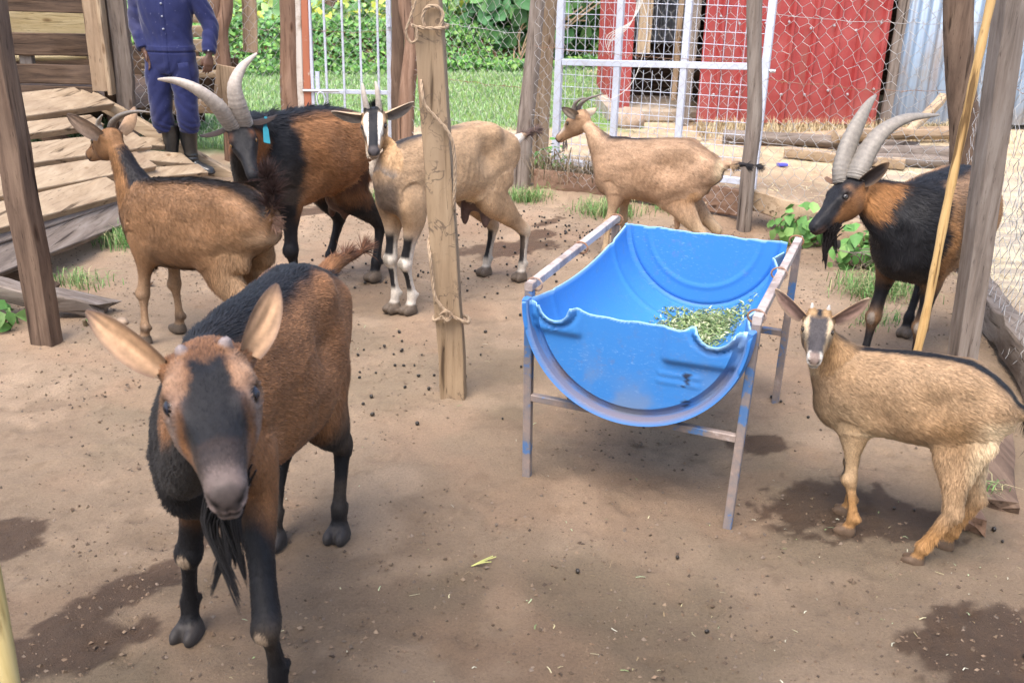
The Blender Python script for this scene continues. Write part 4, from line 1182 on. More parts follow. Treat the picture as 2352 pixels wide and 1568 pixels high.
def end_panel(name, b0, inner, notch):
    """half-disc end with rim ring, bung notches and shallow pressed relief"""
    na, nr_ = 96, 40
    V, C = [], []
    A_ = np.linspace(-math.pi / 2, math.pi / 2, na)
    Rr = np.linspace(0.0, 1.0, nr_)
    RO = drum_R(b0 if not inner else LEN)
    for side in (1, 0):
        for r in Rr:
            for a in A_:
                x = RO * r * math.sin(a); z = -RO * r * math.cos(a)
                V.append((x, z)); 
    V = np.array(V); x, z = V[:, 0].copy(), V[:, 1].copy()
    r = np.hypot(x, z) / RO
    # free top edge: nearly straight, torn
    top = 0.0015 * np.sin(x * 31) + 0.0012 * np.sin(x * 77 + 1) - 0.006 * (1 - (x / RO) ** 2)
    if notch:
        for xc, rc in ((-0.222, 0.043), (0.222, 0.047)):
            d = np.abs(x - xc)
            cut = np.where(d < rc, -np.sqrt(np.maximum(rc ** 2 - d ** 2, 0)) - 0.002, 0)
            top = np.where(d < rc, cut, top)
        top = top - 0.006 * sstep(np.abs(x), 0.25, 0.28) + np.where((np.abs(x) < 0.165), -0.012 * (1 - sstep(np.abs(x), 0.13, 0.165)), 0)
    z = np.where(z > top, top, z)
    z = np.minimum(z, top)
    n = na * nr_
    rel = np.zeros(len(x))
    if notch:
        rel -= 0.018 * sstep(r, 0.88, 0.91) * (1 - sstep(r, 0.955, 0.985))                       # groove inside the chime
        rel += 0.020 * sstep(r, 0.955, 0.985)
        for xc, rc in ((-0.222, 0.043), (0.222, 0.047)):
            d = np.hypot(x - xc, z)
            rel += 0.012 * (1 - sstep(np.abs(d - rc - 0.006), 0.004, 0.014))
            rel -= 0.006 * (1 - sstep(np.abs(d - rc - 0.020), 0.003, 0.012))
        sw = sstep(x, 0.075, 0.105) * sstep(-z, 0.0, 0.02) * (1 - sstep(-z, 0.105, 0.125))           # raised pad round the right bung
        rel += 0.014 * sw
        sw2 = sstep(-x, 0.135, 0.160) * (1 - sstep(-z, 0.075, 0.095))
        rel += 0.012 * sw2
        rel += 0.003 * (1 - sstep(np.abs(np.abs(z + 0.165) - 0.012), 0.002, 0.006)) * (np.abs(x - 0.135) < 0.06)
        rel += 0.020 * (1 - r ** 2) * 0.6
        rel += 0.010 * np.exp(-((np.abs(x) - 0.288) / 0.010) ** 2) * (1 - sstep(-z, 0.045, 0.06))
    else:
        rel += 0.004 * np.exp(-((r - 0.70) / 0.022) ** 2) - 0.007 * np.exp(-((r - 0.93) / 0.02) ** 2) - 0.012 * (1 - r ** 2)
    sgn = -1
    bb = b0 + sgn * rel
    bb[n:] += 0.006
    P = TO + x[:, None] * TA + bb[:, None] * TB + (z + CZ(b0))[:, None] * TZ
    C = np.tile(BLUE * (1.02 if notch else 1.0), (len(x), 1))
    if notch:
        g_ = sstep(r, 0.875, 0.90) * (1 - sstep(r, 0.965, 0.985)) * sstep(-z, 0.06, 0.20)
        C = mixv(C, DIRT, g_ * np.clip(1.6 * fbm(P, 16, 61) - 0.25, 0, 0.85))
        C = mixv(C, (0.20, 0.24, 0.30), 0.55 * sstep(fbm(P, 9, 64), 0.50, 0.72) * sstep(r, 0.45, 0.9))
        mk = (np.abs(x - 0.155) < 0.004 * (1 + 2 * vnoise(P, 150, 3))) & (np.abs(z + 0.20) < 0.055) & (vnoise(P, 90, 4) > 0.45)
        C[mk] = (0.02, 0.03, 0.06)
    C = mixv(C, EDGE, (z >= top - 0.0035).astype(float) * 0.9)
    i = np.arange(nr_ - 1)[:, None] * na + np.arange(na - 1)[None]
    q = np.stack([i, i + 1, i + na + 1, i + na], -1).reshape(-1, 4)
    q2 = q[:, ::-1] + n
    # close the torn top edge between the two faces
    m = MB(); m.add(P, None, np.vstack([q, q2]), C)
    er = np.arange(nr_ - 1)
    for col_ in (0, na - 1):
        a_ = er * na + col_
        m.f[4].append(np.stack([a_, a_ + na, a_ + na + n, a_ + n], 1))
    j = np.arange(na - 1); base = (nr_ - 1) * na
    m.f[4].append(np.stack([base + j, base + j + 1, base + j + 1 + n, base + j + n], 1))
    # upper edge strip
    mm = MB()
    m.build(name, M['drum'], tr, cols=True)
end_panel('front_panel', -0.032, False, True)
end_panel('back_panel', LEN - 0.02, True, False)
# chime ring round the front end
b = MB()
ph = np.linspace(-math.pi / 2 + 0.0, math.pi / 2 - 0.0, 80)
prof = [(-0.058, 0.318), (-0.030, 0.324), (-0.018, 0.318), (-0.022, 0.303), (-0.052, 0.303)]
rings = [np.array([TO + TB * pb + TA * pr * math.sin(a) + TZ * (CZ(0) - pr * math.cos(a)) for pb, pr in prof]) for a in ph]
cc = np.array([mixv(np.tile(BLUE * 0.9, (5, 1)), DIRT, np.clip(np.array([0.03, 0.12, 0.06, 0.55, 0.6]) * (0.35 + 0.9 * math.cos(a)), 0, 1)) for a in ph]).reshape(-1, 3)
b.loft(rings, cc); b.build('rim_ring', M['drum'], tr, cols=True)
# stand
TW = 0.3175
TUBE = 0.024
def sq(name, p0, p1, w=TUBE, up=None, worn=0.0):
    b = MB(); b.beam(p0, p1, w, w, up=TB if up is None else up, bev=0.002, seg=6, col=(worn,) * 3)
    return b.build(name, M['frame'], tr, cols=True)
zt = 0.607
legs = [((-TW, 0), (-TW + 0.011, 0.0)), ((TW, 0), (TW - 0.011, -0.031)), ((-TW, 0.859), (-TW + 0.011, 0.859)), ((TW, 0.859), (TW - 0.011, 0.89))]
for (ta, tb), (fa, fb) in legs: sq('leg', tp_(fa, fb, -0.02), tp_(ta, tb, zt - 0.0135), worn=0.10)
for sg in (-1, 1): sq('top_rail', tp_(sg * TW, -0.012, zt), tp_(sg * TW, 0.872, zt), up=TZ, worn=0.42)
for bq, o_ in ((0.0, 0.0), (0.859, 0.0)):
    fb = -0.031 * 0.56 if bq == 0 else 0.031 * 0.56
    sq('cross_bar', tp_(-TW + 0.018, bq, 0.268), tp_(TW - 0.018, bq + fb, 0.268), w=0.021, up=TZ, worn=0.2)
for sg in (-1, 1):
    for bq in (0.022, 0.44, 0.845):
        th = np.linspace(0, 2 * np.pi, 22)
        pth = [tp_(sg * TW - sg * (0.006 + 0.023 * math.cos(t)), bq + 0.004 * math.sin(t * 0.5), zt - 0.001 + 0.0185 * math.sin(t)) for t in th]
        b = MB(); b.tube(pth, 0.0030, 6); b.build('wire_tie', M['rusty_wire'], tr)

# chopped green feed in the trough
rg = np.random.default_rng(31)
n = 4200
aa = rg.normal(0.055, 0.070, n); bb = rg.normal(0.63, 0.11, n)
ok = (np.abs(aa - 0.055) < 0.16) & (np.abs(bb - 0.63) < 0.21)
aa, bb = aa[ok], bb[ok]; n = len(aa)
rr = drum_R(bb) - 0.006
zz = CZ(bb) - np.sqrt(np.maximum(rr ** 2 - aa ** 2, 0.0)) + 0.004
hp_ = 0.022 * np.exp(-((aa - 0.065) / 0.095) ** 2 - ((bb - 0.62) / 0.13) ** 2)
pos = TO + aa[:, None] * TA + bb[:, None] * TB + (zz + hp_ * rg.random(n) ** 0.4)[:, None] * TZ
FEED = np.array([(0.14, 0.21, 0.075), (0.19, 0.27, 0.10), (0.26, 0.33, 0.15), (0.11, 0.16, 0.06), (0.46, 0.48, 0.30), (0.17, 0.23, 0.10), (0.34, 0.38, 0.21)])
V, T, C = leaf_geo(pos, np.tile((0, 0, 1.0), (n, 1)), 0.022, FEED * 1.15, 32, jitter=0.5, aspect=0.28)
tag(link('chopped_feed', make_mesh('chopped_feed', V - TO, [T], C, True), M['leaf'], None, tuple(TO)), kind='stuff')

# ---------------------------------------------------------------- stick, pole, rope
b = MB()
P = interp_path([(1.372, 3.20, 0.0), (1.405, 3.23, 0.35), (1.418, 3.25, 0.75), (1.432, 3.26, 1.1), (1.447, 3.27, 1.42), (1.475, 3.28, 1.95)], 40)
b.tube(P, 0.0150 + 0.0012 * np.sin(np.arange(40) * 1.9) - 0.00005 * np.arange(40), 12)
tag(b.build('stick', mat_wood('peeled_stick', (0.36, 0.21, 0.075), (0.50, 0.32, 0.13), (0.58, 0.40, 0.19), grain_axis=2, stain=(0.30, 0.17, 0.06), stain_amt=0.5, bump=0.15, rough=0.6), None, origin=(1.372, 3.2, 0)),
    'long peeled yellow stick leaning before the dark billy goat', 'stick')
b = MB(); P = interp_path([(-0.738, 1.20, -0.02), (-0.748, 1.22, 0.30), (-0.766, 1.26, 0.62), (-0.80, 1.30, 1.1)], 24)
b.tube(P, 0.014, 12)
tag(b.build('cut_pole', mat_wood('pale_pole', (0.36, 0.27, 0.10), (0.48, 0.38, 0.17), (0.55, 0.45, 0.24), grain_axis=2, stain=(0.3, 0.22, 0.1), stain_amt=0.4, bump=0.15), None, origin=(-0.7, 1.2, 0)),
    'pale yellow pole cut off by the bottom left corner', 'pole')
def mat_rope():
    m = mat_simple('sisal_rope', (0.26, 0.18, 0.115), rough=0.95, col2=(0.40, 0.30, 0.20), vscale=60, lo=0.35, hi=0.7, bump=0.6)
    return m
def rope(mb, pts, r, n, fuzz=0, seed=0):
    P = interp_path(pts, n)
    t = unit(np.gradient(P, axis=0))
    s_ = np.concatenate([[0], np.cumsum(np.linalg.norm(np.diff(P, axis=0), axis=1))])
    e1 = unit(np.cross(t, (0.2, 0.9, 0.3))); e2 = np.cross(t, e1)
    for k in range(3):
        a = s_ / (r * 7) * 2 * np.pi / 2 + k * 2 * np.pi / 3
        mb.tube(P + r * 0.5 * (np.cos(a)[:, None] * e1 + np.sin(a)[:, None] * e2), r * 0.58, 6)
    rg = np.random.default_rng(seed)
    for i in range(fuzz):
        j = rg.integers(n); d = unit(rg.normal(0, 1, 3)) * rg.uniform(0.008, 0.022)
        mb.tube([P[j], P[j] + d * 0.6, P[j] + d + rg.normal(0, .003, 3)], [0.0007, 0.0006, 0.0003], 3)
b = MB()
yf, yb_ = 3.222, 3.30
def px(z): return -0.196 - 0.156 * z / 2.30
rope(b, [(-0.246, yf - .004, 1.262), (-0.238, yf - .002, 1.30), (-0.258, yf - .004, 1.322), (-0.288, yf - .004, 1.316), (-0.300, yf - .002, 1.285), (-0.293, yf - .004, 1.262)], 0.0056, 50, 14, 1)
rope(b, [(-0.326, yf - .004, 1.262), (-0.285, yf - .008, 1.257), (-0.232, yf - .006, 1.260), (-0.226, 3.262, 1.262), (-0.24, yb_, 1.262), (-0.31, yb_, 1.262), (-0.334, 3.262, 1.262), (-0.326, yf, 1.262)], 0.0056, 70, 30, 2)
rope(b, [(-0.312, yf, 1.50), (-0.316, yf - .01, 1.36), (-0.335, yf - .012, 1.29), (-0.350, yf - .012, 1.245), (-0.336, yf - .01, 1.215), (-0.318, yf - .012, 1.225), (-0.318, yf - .01, 1.262)], 0.0042, 50, 12, 3)
rope(b, [(-0.312, 3.262, 1.120), (-0.302, yf - .006, 1.06), (-0.293, yf - .008, 1.025), (-0.262, yf - .008, 0.99), (-0.222, yf - .006, 0.945), (-0.203, yf - .004, 0.89), (-0.199, yf, 0.80), (-0.203, yf + .01, 0.70), (-0.208, 3.28, 0.66), (-0.24, yb_, 0.62), (-0.275, yb_, 0.60), (-0.288, 3.26, 0.57), (-0.280, yf, 0.52), (-0.274, yf, 0.45), (-0.262, yf - .006, 0.385), (-0.225, yf - .010, 0.335)], 0.0056, 150, 60, 4)
rope(b, [(-0.268, yf, 0.300), (-0.235, yf - .012, 0.318), (-0.205, yf - .010, 0.320), (-0.158, yf, 0.296), (-0.150, 3.262, 0.290), (-0.165, yb_, 0.292), (-0.25, yb_, 0.298), (-0.272, 3.262, 0.300), (-0.268, yf, 0.300)], 0.0062, 70, 60, 5)
rope(b, [(-0.245, yf - .016, 0.325), (-0.228, yf - .022, 0.345), (-0.210, yf - .020, 0.330), (-0.222, yf - .022, 0.312), (-0.240, yf - .016, 0.325)], 0.0064, 30, 40, 6)
tag(b.build('rope', mat_rope(), None, origin=(-0.25, 3.22, 1.0)), 'frayed sisal rope wound round the tan plank post', 'rope')
# ---------------------------------------------------------------- goats
BLACK = np.array((0.012, 0.0115, 0.013))
CREAM = np.array((0.50, 0.38, 0.24))
WHITE = np.array((0.62, 0.56, 0.48))
HOOF = np.array((0.10, 0.075, 0.055))
GREYSKIN = np.array((0.16, 0.115, 0.10))

# head profile: fraction along the head, top, bottom, half width (of head length); squareness top
HEAD = [(-0.06, -0.03, -0.30, 0.085), (0.02, 0.015, -0.37, 0.135), (0.10, 0.040, -0.41, 0.168), (0.20, 0.052, -0.43, 0.183),
        (0.30, 0.050, -0.435, 0.192), (0.39, 0.032, -0.425, 0.190), (0.48, 0.008, -0.40, 0.160), (0.58, -0.016, -0.365, 0.128),
        (0.69, -0.036, -0.33, 0.104), (0.79, -0.050, -0.305, 0.092), (0.87, -0.060, -0.288, 0.090), (0.93, -0.072, -0.275, 0.088),
        (0.975, -0.098, -0.255, 0.074), (1.005, -0.145, -0.215, 0.044)]

def ring(c, up, lat, n=24, e=0.85, low=0.0):
    a = np.linspace(0, 2 * np.pi, n, endpoint=False)
    ca, sa = np.cos(a), np.sin(a)
    cu = np.sign(ca) * np.abs(ca) ** e
    sl = np.sign(sa) * np.abs(sa) ** e * (1 + low * (-ca))
    return np.asarray(c) + cu[:, None] * np.asarray(up) + sl[:, None] * np.asarray(lat)

def ellipsoid(mb, c, r, ax=None, n=14, m=10):
    ax = np.eye(3) if ax is None else np.asarray(ax)
    th = np.linspace(0.12, np.pi - 0.12, m)
    rings = []
    for t in th:
        a = np.linspace(0, 2 * np.pi, n, endpoint=False)
        p = np.stack([np.sin(t) * np.cos(a) * r[0], np.sin(t) * np.sin(a) * r[1], np.full(n, np.cos(t) * r[2])], 1)
        rings.append(np.asarray(c) + p @ ax)
    mb.loft(rings[::-1])

def remesh(V, fl, voxel):
    me = make_mesh('raw', V, fl)
    o = bpy.data.objects.new('raw', me)
    COL.objects.link(o)
    md = o.modifiers.new('r', 'REMESH')
    md.mode = 'VOXEL'
    md.voxel_size = voxel
    dg = bpy.context.evaluated_depsgraph_get()
    dg.update()
    ev = o.evaluated_get(dg)
    e = ev.to_mesh()
    nv, nf = len(e.vertices), len(e.polygons)
    v = np.empty(nv * 3, np.float32)
    e.vertices.foreach_get('co', v)
    li = np.empty(len(e.loops), np.int32)
    e.loops.foreach_get('vertex_index', li)
    tot = np.empty(nf, np.int32)
    e.polygons.foreach_get('loop_total', tot)
    ev.to_mesh_clear()
    bpy.data.objects.remove(o)
    bpy.data.meshes.remove(me)
    v = v.reshape(-1, 3).astype(float)
    assert (tot == 4).all()
    return v, li.reshape(-1, 4)

def smooth_verts(v, q, it=3, lam=0.5):
    e = np.vstack([q[:, [0, 1]], q[:, [1, 2]], q[:, [2, 3]], q[:, [3, 0]]])
    n = len(v)
    deg = np.bincount(e[:, 0], minlength=n) + np.bincount(e[:, 1], minlength=n)
    for _ in range(it):
        acc = np.zeros_like(v)
        for k in range(3):
            acc[:, k] = np.bincount(e[:, 0], v[e[:, 1], k], n) + np.bincount(e[:, 1], v[e[:, 0], k], n)
        v = v + lam * (acc / np.maximum(deg, 1)[:, None] - v)
    return v

def vert_normals(v, q):
    fn = np.cross(v[q[:, 2]] - v[q[:, 0]], v[q[:, 3]] - v[q[:, 1]])
    n = np.zeros_like(v)
    for j in range(4):
        for k in range(3):
            n[:, k] += np.bincount(q[:, j], fn[:, k], len(v))
    return unit(n)

def ear_geo(mb, base, d, opn, L, W, cin, cout, crim, cup=0.5, seed=0, droop=0.0):
    d, opn = unit(d), unit(opn)
    opn = unit(opn - d * (d @ opn))
    side = np.cross(d, opn)
    nt, ns = 16, 11
    T = np.linspace(0, 1, nt)
    S = np.linspace(-1, 1, ns)
    front, back = [], []
    cf, cb = [], []
    for t in T:
        w = W * (np.sin(np.pi * (0.16 + 0.84 * t) ** 0.95)) ** 0.55 if t < 0.999 else W * 0.12
        w = max(w, W * 0.04)
        c = base + d * L * t - opn * 0.10 * L * t * t + np.array((0, 0, -1.0)) * droop * L * t * t
        cc = cup * (1.25 - 0.75 * t)
        fr = c + side * (w * S)[:, None] + opn * (cc * w * (S ** 2))[:, None]
        th = 0.0035 * (1 - np.abs(S) ** 4)[:, None] + 0.0007
        front.append(fr + opn * th * 0.6)
        back.append(fr - opn * th)
        rim = sstep(np.abs(S), 0.66, 0.98) * 0.75 + sstep(t, 0.74, 1.0) * 0.8
        streak = (0.80 + 0.22 * np.sin(S * 9 + seed) * sstep(t, 0.1, 0.5) + 0.14 * np.sin(S * 23 + t * 9 + seed)) * (0.72 + 0.28 * sstep(t, 0.05, 0.3))
        cf.append(mixv(np.outer(streak, cin), crim, np.clip(rim, 0, 1)))
        cb.append(mixv(np.tile(cout, (ns, 1)), crim, np.clip(rim * 0.7 * sstep(t, 0.2, 0.9), 0, 1)))
    Fr, Bk = np.array(front), np.array(back)
    rings = np.concatenate([Fr, Bk[:, ::-1]], 1)
    cols = np.concatenate([np.array(cf), np.array(cb)[:, ::-1]], 1).reshape(-1, 3)
    n = rings.shape[1]
    mb.loft(rings, np.vstack([cols]), cap=False)

def fur_strands(v, q, nrm, col, comb, length, dens_w, count, seed, lift=0.28, width=0.00075, bright=(0.70, 1.34)):
    rg = np.random.default_rng(seed)
    tri = np.vstack([q[:, [0, 1, 2]], q[:, [0, 2, 3]]])
    A = np.linalg.norm(np.cross(v[tri[:, 1]] - v[tri[:, 0]], v[tri[:, 2]] - v[tri[:, 0]]), axis=1)
    w = A * dens_w[tri].mean(1)
    idx = rg.choice(len(tri), count, p=w / w.sum())
    r1, r2 = np.sqrt(rg.random(count)), rg.random(count)
    b = np.stack([1 - r1, r1 * (1 - r2), r1 * r2], 1)
    T = tri[idx]
    def ip(a): return (a[T] * (b[:, :, None] if a.ndim == 2 else b)).sum(1)
    P, n, c, L = ip(v), unit(ip(nrm)), ip(col), ip(length)
    g = ip(comb)
    g = unit(g - n * (g * n).sum(1, keepdims=True))
    s = np.cross(n, g)
    ang = rg.normal(0, 0.16, count)[:, None]
    g = unit(g * np.cos(ang) + s * np.sin(ang))
    s = np.cross(n, g)
    lf = (lift * (0.5 + rg.random(count)))[:, None]
    L = (L * (0.65 + 0.7 * rg.random(count)))[:, None]
    ww = np.minimum(width * (0.7 + 0.6 * rg.random(count))[:, None] * (0.6 + L / 0.03), 0.0026)
    p0 = P - n * 0.001
    pm = P + g * L * 0.55 + n * L * lf * 0.55
    pt = P + g * L + n * L * lf * 0.65
    # clump the tips a little
    cl = np.stack([vnoise(P, 45, seed + k) for k in range(3)], 1) - 0.5
    pt = pt + cl * L * 0.28
    V = np.stack([p0 - s * ww, p0 + s * ww, pm + s * ww * 0.8, pm - s * ww * 0.8, pt], 1).reshape(-1, 3)
    o = np.arange(count)[:, None] * 5
    Q = o + np.array([[1, 0, 3, 2]])
    Tt = o + np.array([[2, 3, 4]])
    f = rg.uniform(bright[0], bright[1], count) * (0.85 + 0.3 * vnoise(P, 30, seed + 9))
    cc = c * f[:, None]
    Cc = np.stack([cc * 0.85, cc * 0.85, cc, cc, cc * 1.12], 1).reshape(-1, 3)
    Nn = np.repeat(unit(n + 0.14 * s * rg.normal(0, 1, count)[:, None]), 5, 0)
    return V, Q, Tt, Cc, Nn

def locks(mb, pts, d0, L, rad, col, seed, n=20, spread=0.3, grav=0.6):
    """tapering hair locks for beard, mane and tail tufts"""
    rg = np.random.default_rng(seed)
    for i in range(n):
        p = np.asarray(pts[rg.integers(len(pts))], float) + rg.normal(0, rad * 0.8, 3)
        d = unit(np.asarray(d0, float) + rg.normal(0, spread, 3))
        l = L * rg.uniform(0.6, 1.1)
        path = [p]
        k = 7
        for j in range(k):
            d = unit(d + np.array((0, 0, -1)) * grav / k + rg.normal(0, 0.06, 3))
            path.append(path[-1] + d * l / k)
        r = rad * np.array([0.8, 1, 1, 0.95, 0.8, 0.6, 0.4, 0.08])
        mb.tube(path, r * rg.uniform(0.5, 1.0), n=5, col=np.asarray(col) * rg.uniform(0.7, 1.35))

def wisps(mb, pts, d0, L, rad, col, seed, k=5, n=26):
    rg = np.random.default_rng(seed)
    for i in range(k):
        c = np.asarray(pts[i % len(pts)], float) + rg.normal(0, rad * 0.3, 3)
        d = unit(np.asarray(d0, float) + rg.normal(0, 0.10, 3))
        l = L * rg.uniform(0.65, 1.1)
        cur = rg.normal(0, 0.10, 3) * np.array((1, 1, 0))
        tip = c + d * l + cur * l
        for j in range(n):
            a = c + rg.normal(0, rad, 3)
            m = a * 0.4 + (c + d * l * 0.55 - cur * l * 0.3) * 0.6 + rg.normal(0, rad * 0.25, 3)
            e = a + (tip - a) * rg.uniform(0.75, 1.02) + rg.normal(0, rad * 0.12, 3)
            P = interp_rows([a, m, e], 8)
            mb.tube(P, np.array([1, 1, 1, .95, .85, .65, .45, .1]) * 0.0016, n=4, col=np.asarray(col) * rg.uniform(.7, 1.4))

def build_goat(S):
    p0, hd = np.array([*S['p0'], 0.0]), R(S['head'])
    Fw = np.array([math.cos(hd), math.sin(hd), 0])
    Lf = np.array([-math.sin(hd), math.cos(hd), 0])
    def loc(P):
        d = np.asarray(P, float) - p0
        return np.array([d @ Fw, d @ Lf, d[2]])
    s = S['H'] / 0.72
    root = empty('goat', tuple(p0), hd)
    tag(root, S['label'], 'goat', 'goats in the pen')
    # head frame, local
    HL = S['HL']
    hp = loc(S['hpos'])
    y, p, rr = R(S['hyaw']) - hd, R(S['hpitch']), R(S['hroll'])
    f = np.array([math.cos(p) * math.cos(y), math.cos(p) * math.sin(y), math.sin(p)])
    l0 = np.array([-math.sin(y), math.cos(y), 0])
    u0 = np.cross(f, l0)
    l = math.cos(rr) * l0 + math.sin(rr) * u0
    u = -math.sin(rr) * l0 + math.cos(rr) * u0
    def hw(a, b, c): return hp + HL * (a * f + b * l + c * u)
    mb = MB()
    chains = []          # id, t, centre, up, lat
    # torso
    tor = np.array([q_[:4] for q_ in S['tor']], float)
    sl = S.get('slim', 0.86)
    tor[:, 3] *= sl
    mid = np.exp(-((tor[:, 0] + 0.02) / (0.30 * s)) ** 4)
    tor[:, 2] += S.get('tuck', 0.30) * tor[:, 3] * mid
    T = interp_rows(tor, 26)
    rings = []
    for i, (x, zt, zb, w) in enumerate(T):
        c = np.array([x, S.get('bend', 0) * x * abs(x), (zt + zb) / 2])
        up = np.array([0, 0, (zt - zb) / 2])
        la = np.array([0, -w, 0])
        rings.append(ring(c, up, la, 28, 0.88, 0.10))
        chains.append((0, i / 25, c, up, la))
    mb.loft(rings[::-1])
    # neck
    nc, nt_ = np.array(S['nc']), np.array(S['nt'])
    ec, et = hw(0.03, 0, -0.01), hw(0.20, 0, -0.40)
    rings = []
    kc, kt = np.array(S.get('kc', (0, 0, 0))), np.array(S.get('kt', (0, 0, 0)))
    lb, le = np.array([0, -1.0, 0]), -l
    for i in range(14):
        t = i / 13
        cm = (nc + ec) / 2 + kc
        tm = (nt_ + et) / 2 + kt
        cr = (1 - t) ** 2 * nc + 2 * t * (1 - t) * cm + t * t * ec
        th = (1 - t) ** 2 * nt_ + 2 * t * (1 - t) * tm + t * t * et
        w = S['nw'] * 0.88 * (1 - t) ** 1.2 + 0.125 * HL * (1 - (1 - t) ** 1.2)
        up = (cr - th) / 2
        la = unit(lb * (1 - t) + le * t)
        la = unit(la - unit(up) * (la @ unit(up))) * w
        c = (cr + th) / 2
        rings.append(ring(c, up, la, 24, 0.95))
        chains.append((1, t, c, up, la))
    mb.loft(rings)
    # head
    HR = interp_rows(HEAD, 34)
    rings = []
    for i, (a, tp, bt, w) in enumerate(HR):
        c = hw(a, 0, (tp + bt) / 2)
        up = u * HL * (tp - bt) / 2
        la = -l * HL * w * (1 + (S.get('hwid', 1.0) - 1) * (1 - sstep(a, 0.55, 0.85)) - S.get('muz', 0.0) * sstep(a, 0.7, 0.9))
        rings.append(ring(c, up, la, 28, 0.80, -0.22 if a > 0.25 else -0.1))
        chains.append((2, a, c, up, la))
    mb.loft(rings)
    for sg in (1, -1):
        # brow, eye rim, cheek, nostril wing
        ellipsoid(mb, hw(0.36, sg * 0.130 * S.get('hwid', 1.0), 0.000), (0.085 * HL, 0.055 * HL, 0.040 * HL), np.array([f, l, u]))
        ellipsoid(mb, hw(0.36, sg * 0.120, -0.25), (0.12 * HL, 0.060 * HL, 0.10 * HL), np.array([f, l, u]))
        ellipsoid(mb, hw(0.950, sg * 0.052, -0.128), (0.040 * HL, 0.030 * HL, 0.030 * HL), np.array([f, l, u]))
        ellipsoid(mb, hw(0.10, sg * 0.15, -0.10), (0.07 * HL, 0.06 * HL, 0.08 * HL), np.array([f, l, u]))
    for k, (a, b, c, r) in enumerate(S.get('knobs', [])):
        ellipsoid(mb, hw(a, b, c), (r * HL, r * HL, r * HL * 1.2), np.array([f, l, u]))
    # legs
    def legchain(cid, J, rad, hoof):
        P, fa, la, jt = [], [], [], []
        for (j0, fr, a, b) in rad:
            q0 = np.asarray(J[j0]); q1 = np.asarray(J[min(j0 + 1, len(J) - 1)])
            P.append(q0 + (q1 - q0) * fr)
            k_ = 0.90 if j0 >= 1 and not (j0 == 1 and fr == 0) and fr < 0.6 or j0 == 2 else 1.0
            fa.append(a * s * k_); la.append(b * s * k_)
        P = np.array(P)
        tg = unit(np.gradient(P, axis=0))
        toe = S.get('toe', {}).get(cid, 0.0)
        fx = np.array([math.cos(R(toe)), math.sin(R(toe)), 0])
        rings = []
        for i in range(len(P)):
            e1 = unit(fx - tg[i] * (fx @ tg[i]))
            if i == len(P) - 1: e1 = fx
            e2 = np.cross(tg[i] if i < len(P) - 1 else np.array([0, 0, -1.0]), e1)
            rings.append(np.concatenate([P[i], e1 * fa[i], e2 * la[i]]))
            chains.append((cid, i / (len(P) - 1), P[i], e1 * fa[i], e2 * la[i]))
        rr_ = interp_rows(rings, len(rings) * 3)
        rr_[-1] = rings[-1]
        mb.loft([ring(q[:3], q[3:6], q[6:9], 16, 0.92) for q in rr_][::-1])
        # two claws and dew claws
        b = P[-1]
        for sg in (1, -1):
            sd = np.array([-fx[1], fx[0], 0])
            ellipsoid(mb, b + fx * 0.018 * s + sd * sg * 0.0165 * s + np.array([0, 0, 0.014 * s]), (0.034 * s, 0.0145 * s, 0.022 * s), np.array([fx, sd, [0, 0, 1]]))
            ellipsoid(mb, P[-4] - fx * 0.021 * s + sd * sg * 0.010 * s - np.array([0, 0, 0.004]), (0.010 * s, 0.008 * s, 0.012 * s))
    FR = [(0, 0, .035, .012), (0, .22, .068, .034), (0, .55, .080, .046), (1, 0, .056, .040), (1, .45, .035, .029), (1, .82, .0265, .025), (2, 0, .031, .031), (2, .13, .027, .025),
          (2, .35, .0200, .0180), (2, .75, .0190, .0170), (3, 0, .0255, .0225), (3, .4, .0215, .0205), (3, .64, .0280, .0260), (3, 1.0, .0350, .0320)]
    RR = [(0, 0, .050, .018), (0, .22, .088, .040), (0, .55, .110, .046), (1, 0, .092, .045), (1, .4, .066, .044), (1, .75, .037, .028), (2, 0, .036, .028), (2, .10, .030, .0245),
          (2, .35, .0220, .0195), (2, .8, .0200, .0180), (3, 0, .0265, .0235), (3, .4, .0225, .0210), (3, .64, .0290, .0265), (3, 1.0, .0355, .0325)]
    knees = {}
    for cid, key in ((3, 'fl'), (4, 'fr')):
        h = np.array([*S['hoof'][key], 0.0])
        sx, sz = S['sho']
        sg = 1 if cid == 3 else -1
        sh = np.array([sx - 0.01 * s, sg * S.get('shy', 0.078) * s * sl, sz + 0.05 * s])
        el = np.array([sx - 0.03 * s + (h[0] - sx) * 0.12, sh[1] * 0.88 + h[1] * 0.12, sz - 0.13 * s])
        fe = h + np.array([-0.014 * s, 0, 0.078 * s])
        if key in S.get('knee', {}): kn = np.array(S['knee'][key])
        else:
            kn = el + (fe - el) * 0.52 + np.array([0.012 * s, 0, 0])
        knees[cid] = kn
        legchain(cid, [sh, el, kn, fe, h], FR, h)
        ellipsoid(mb, kn + np.array([0.006, 0, 0]) * s, (0.030 * s, 0.030 * s, 0.034 * s))
    for cid, key in ((5, 'hl'), (6, 'hr')):
        h = np.array([*S['hoof'][key], 0.0])
        hx, hz = S['hip']
        sg = 1 if cid == 5 else -1
        hp_ = np.array([hx, sg * S.get('hipy', 0.056) * s * sl, hz])
        fe = h + np.array([-0.014 * s, 0, 0.076 * s])
        if key in S.get('hock', {}): hk = np.array(S['hock'][key])
        else: hk = np.array([h[0] * 0.75 + (hx - 0.06 * s) * 0.25 - 0.045 * s, h[1] * 0.85 + hp_[1] * 0.15, 0.225 * s])
        st = np.array([hx + 0.080 * s, sg * 0.082 * s * sl * 0.85 + h[1] * 0.15, hz - 0.17 * s])
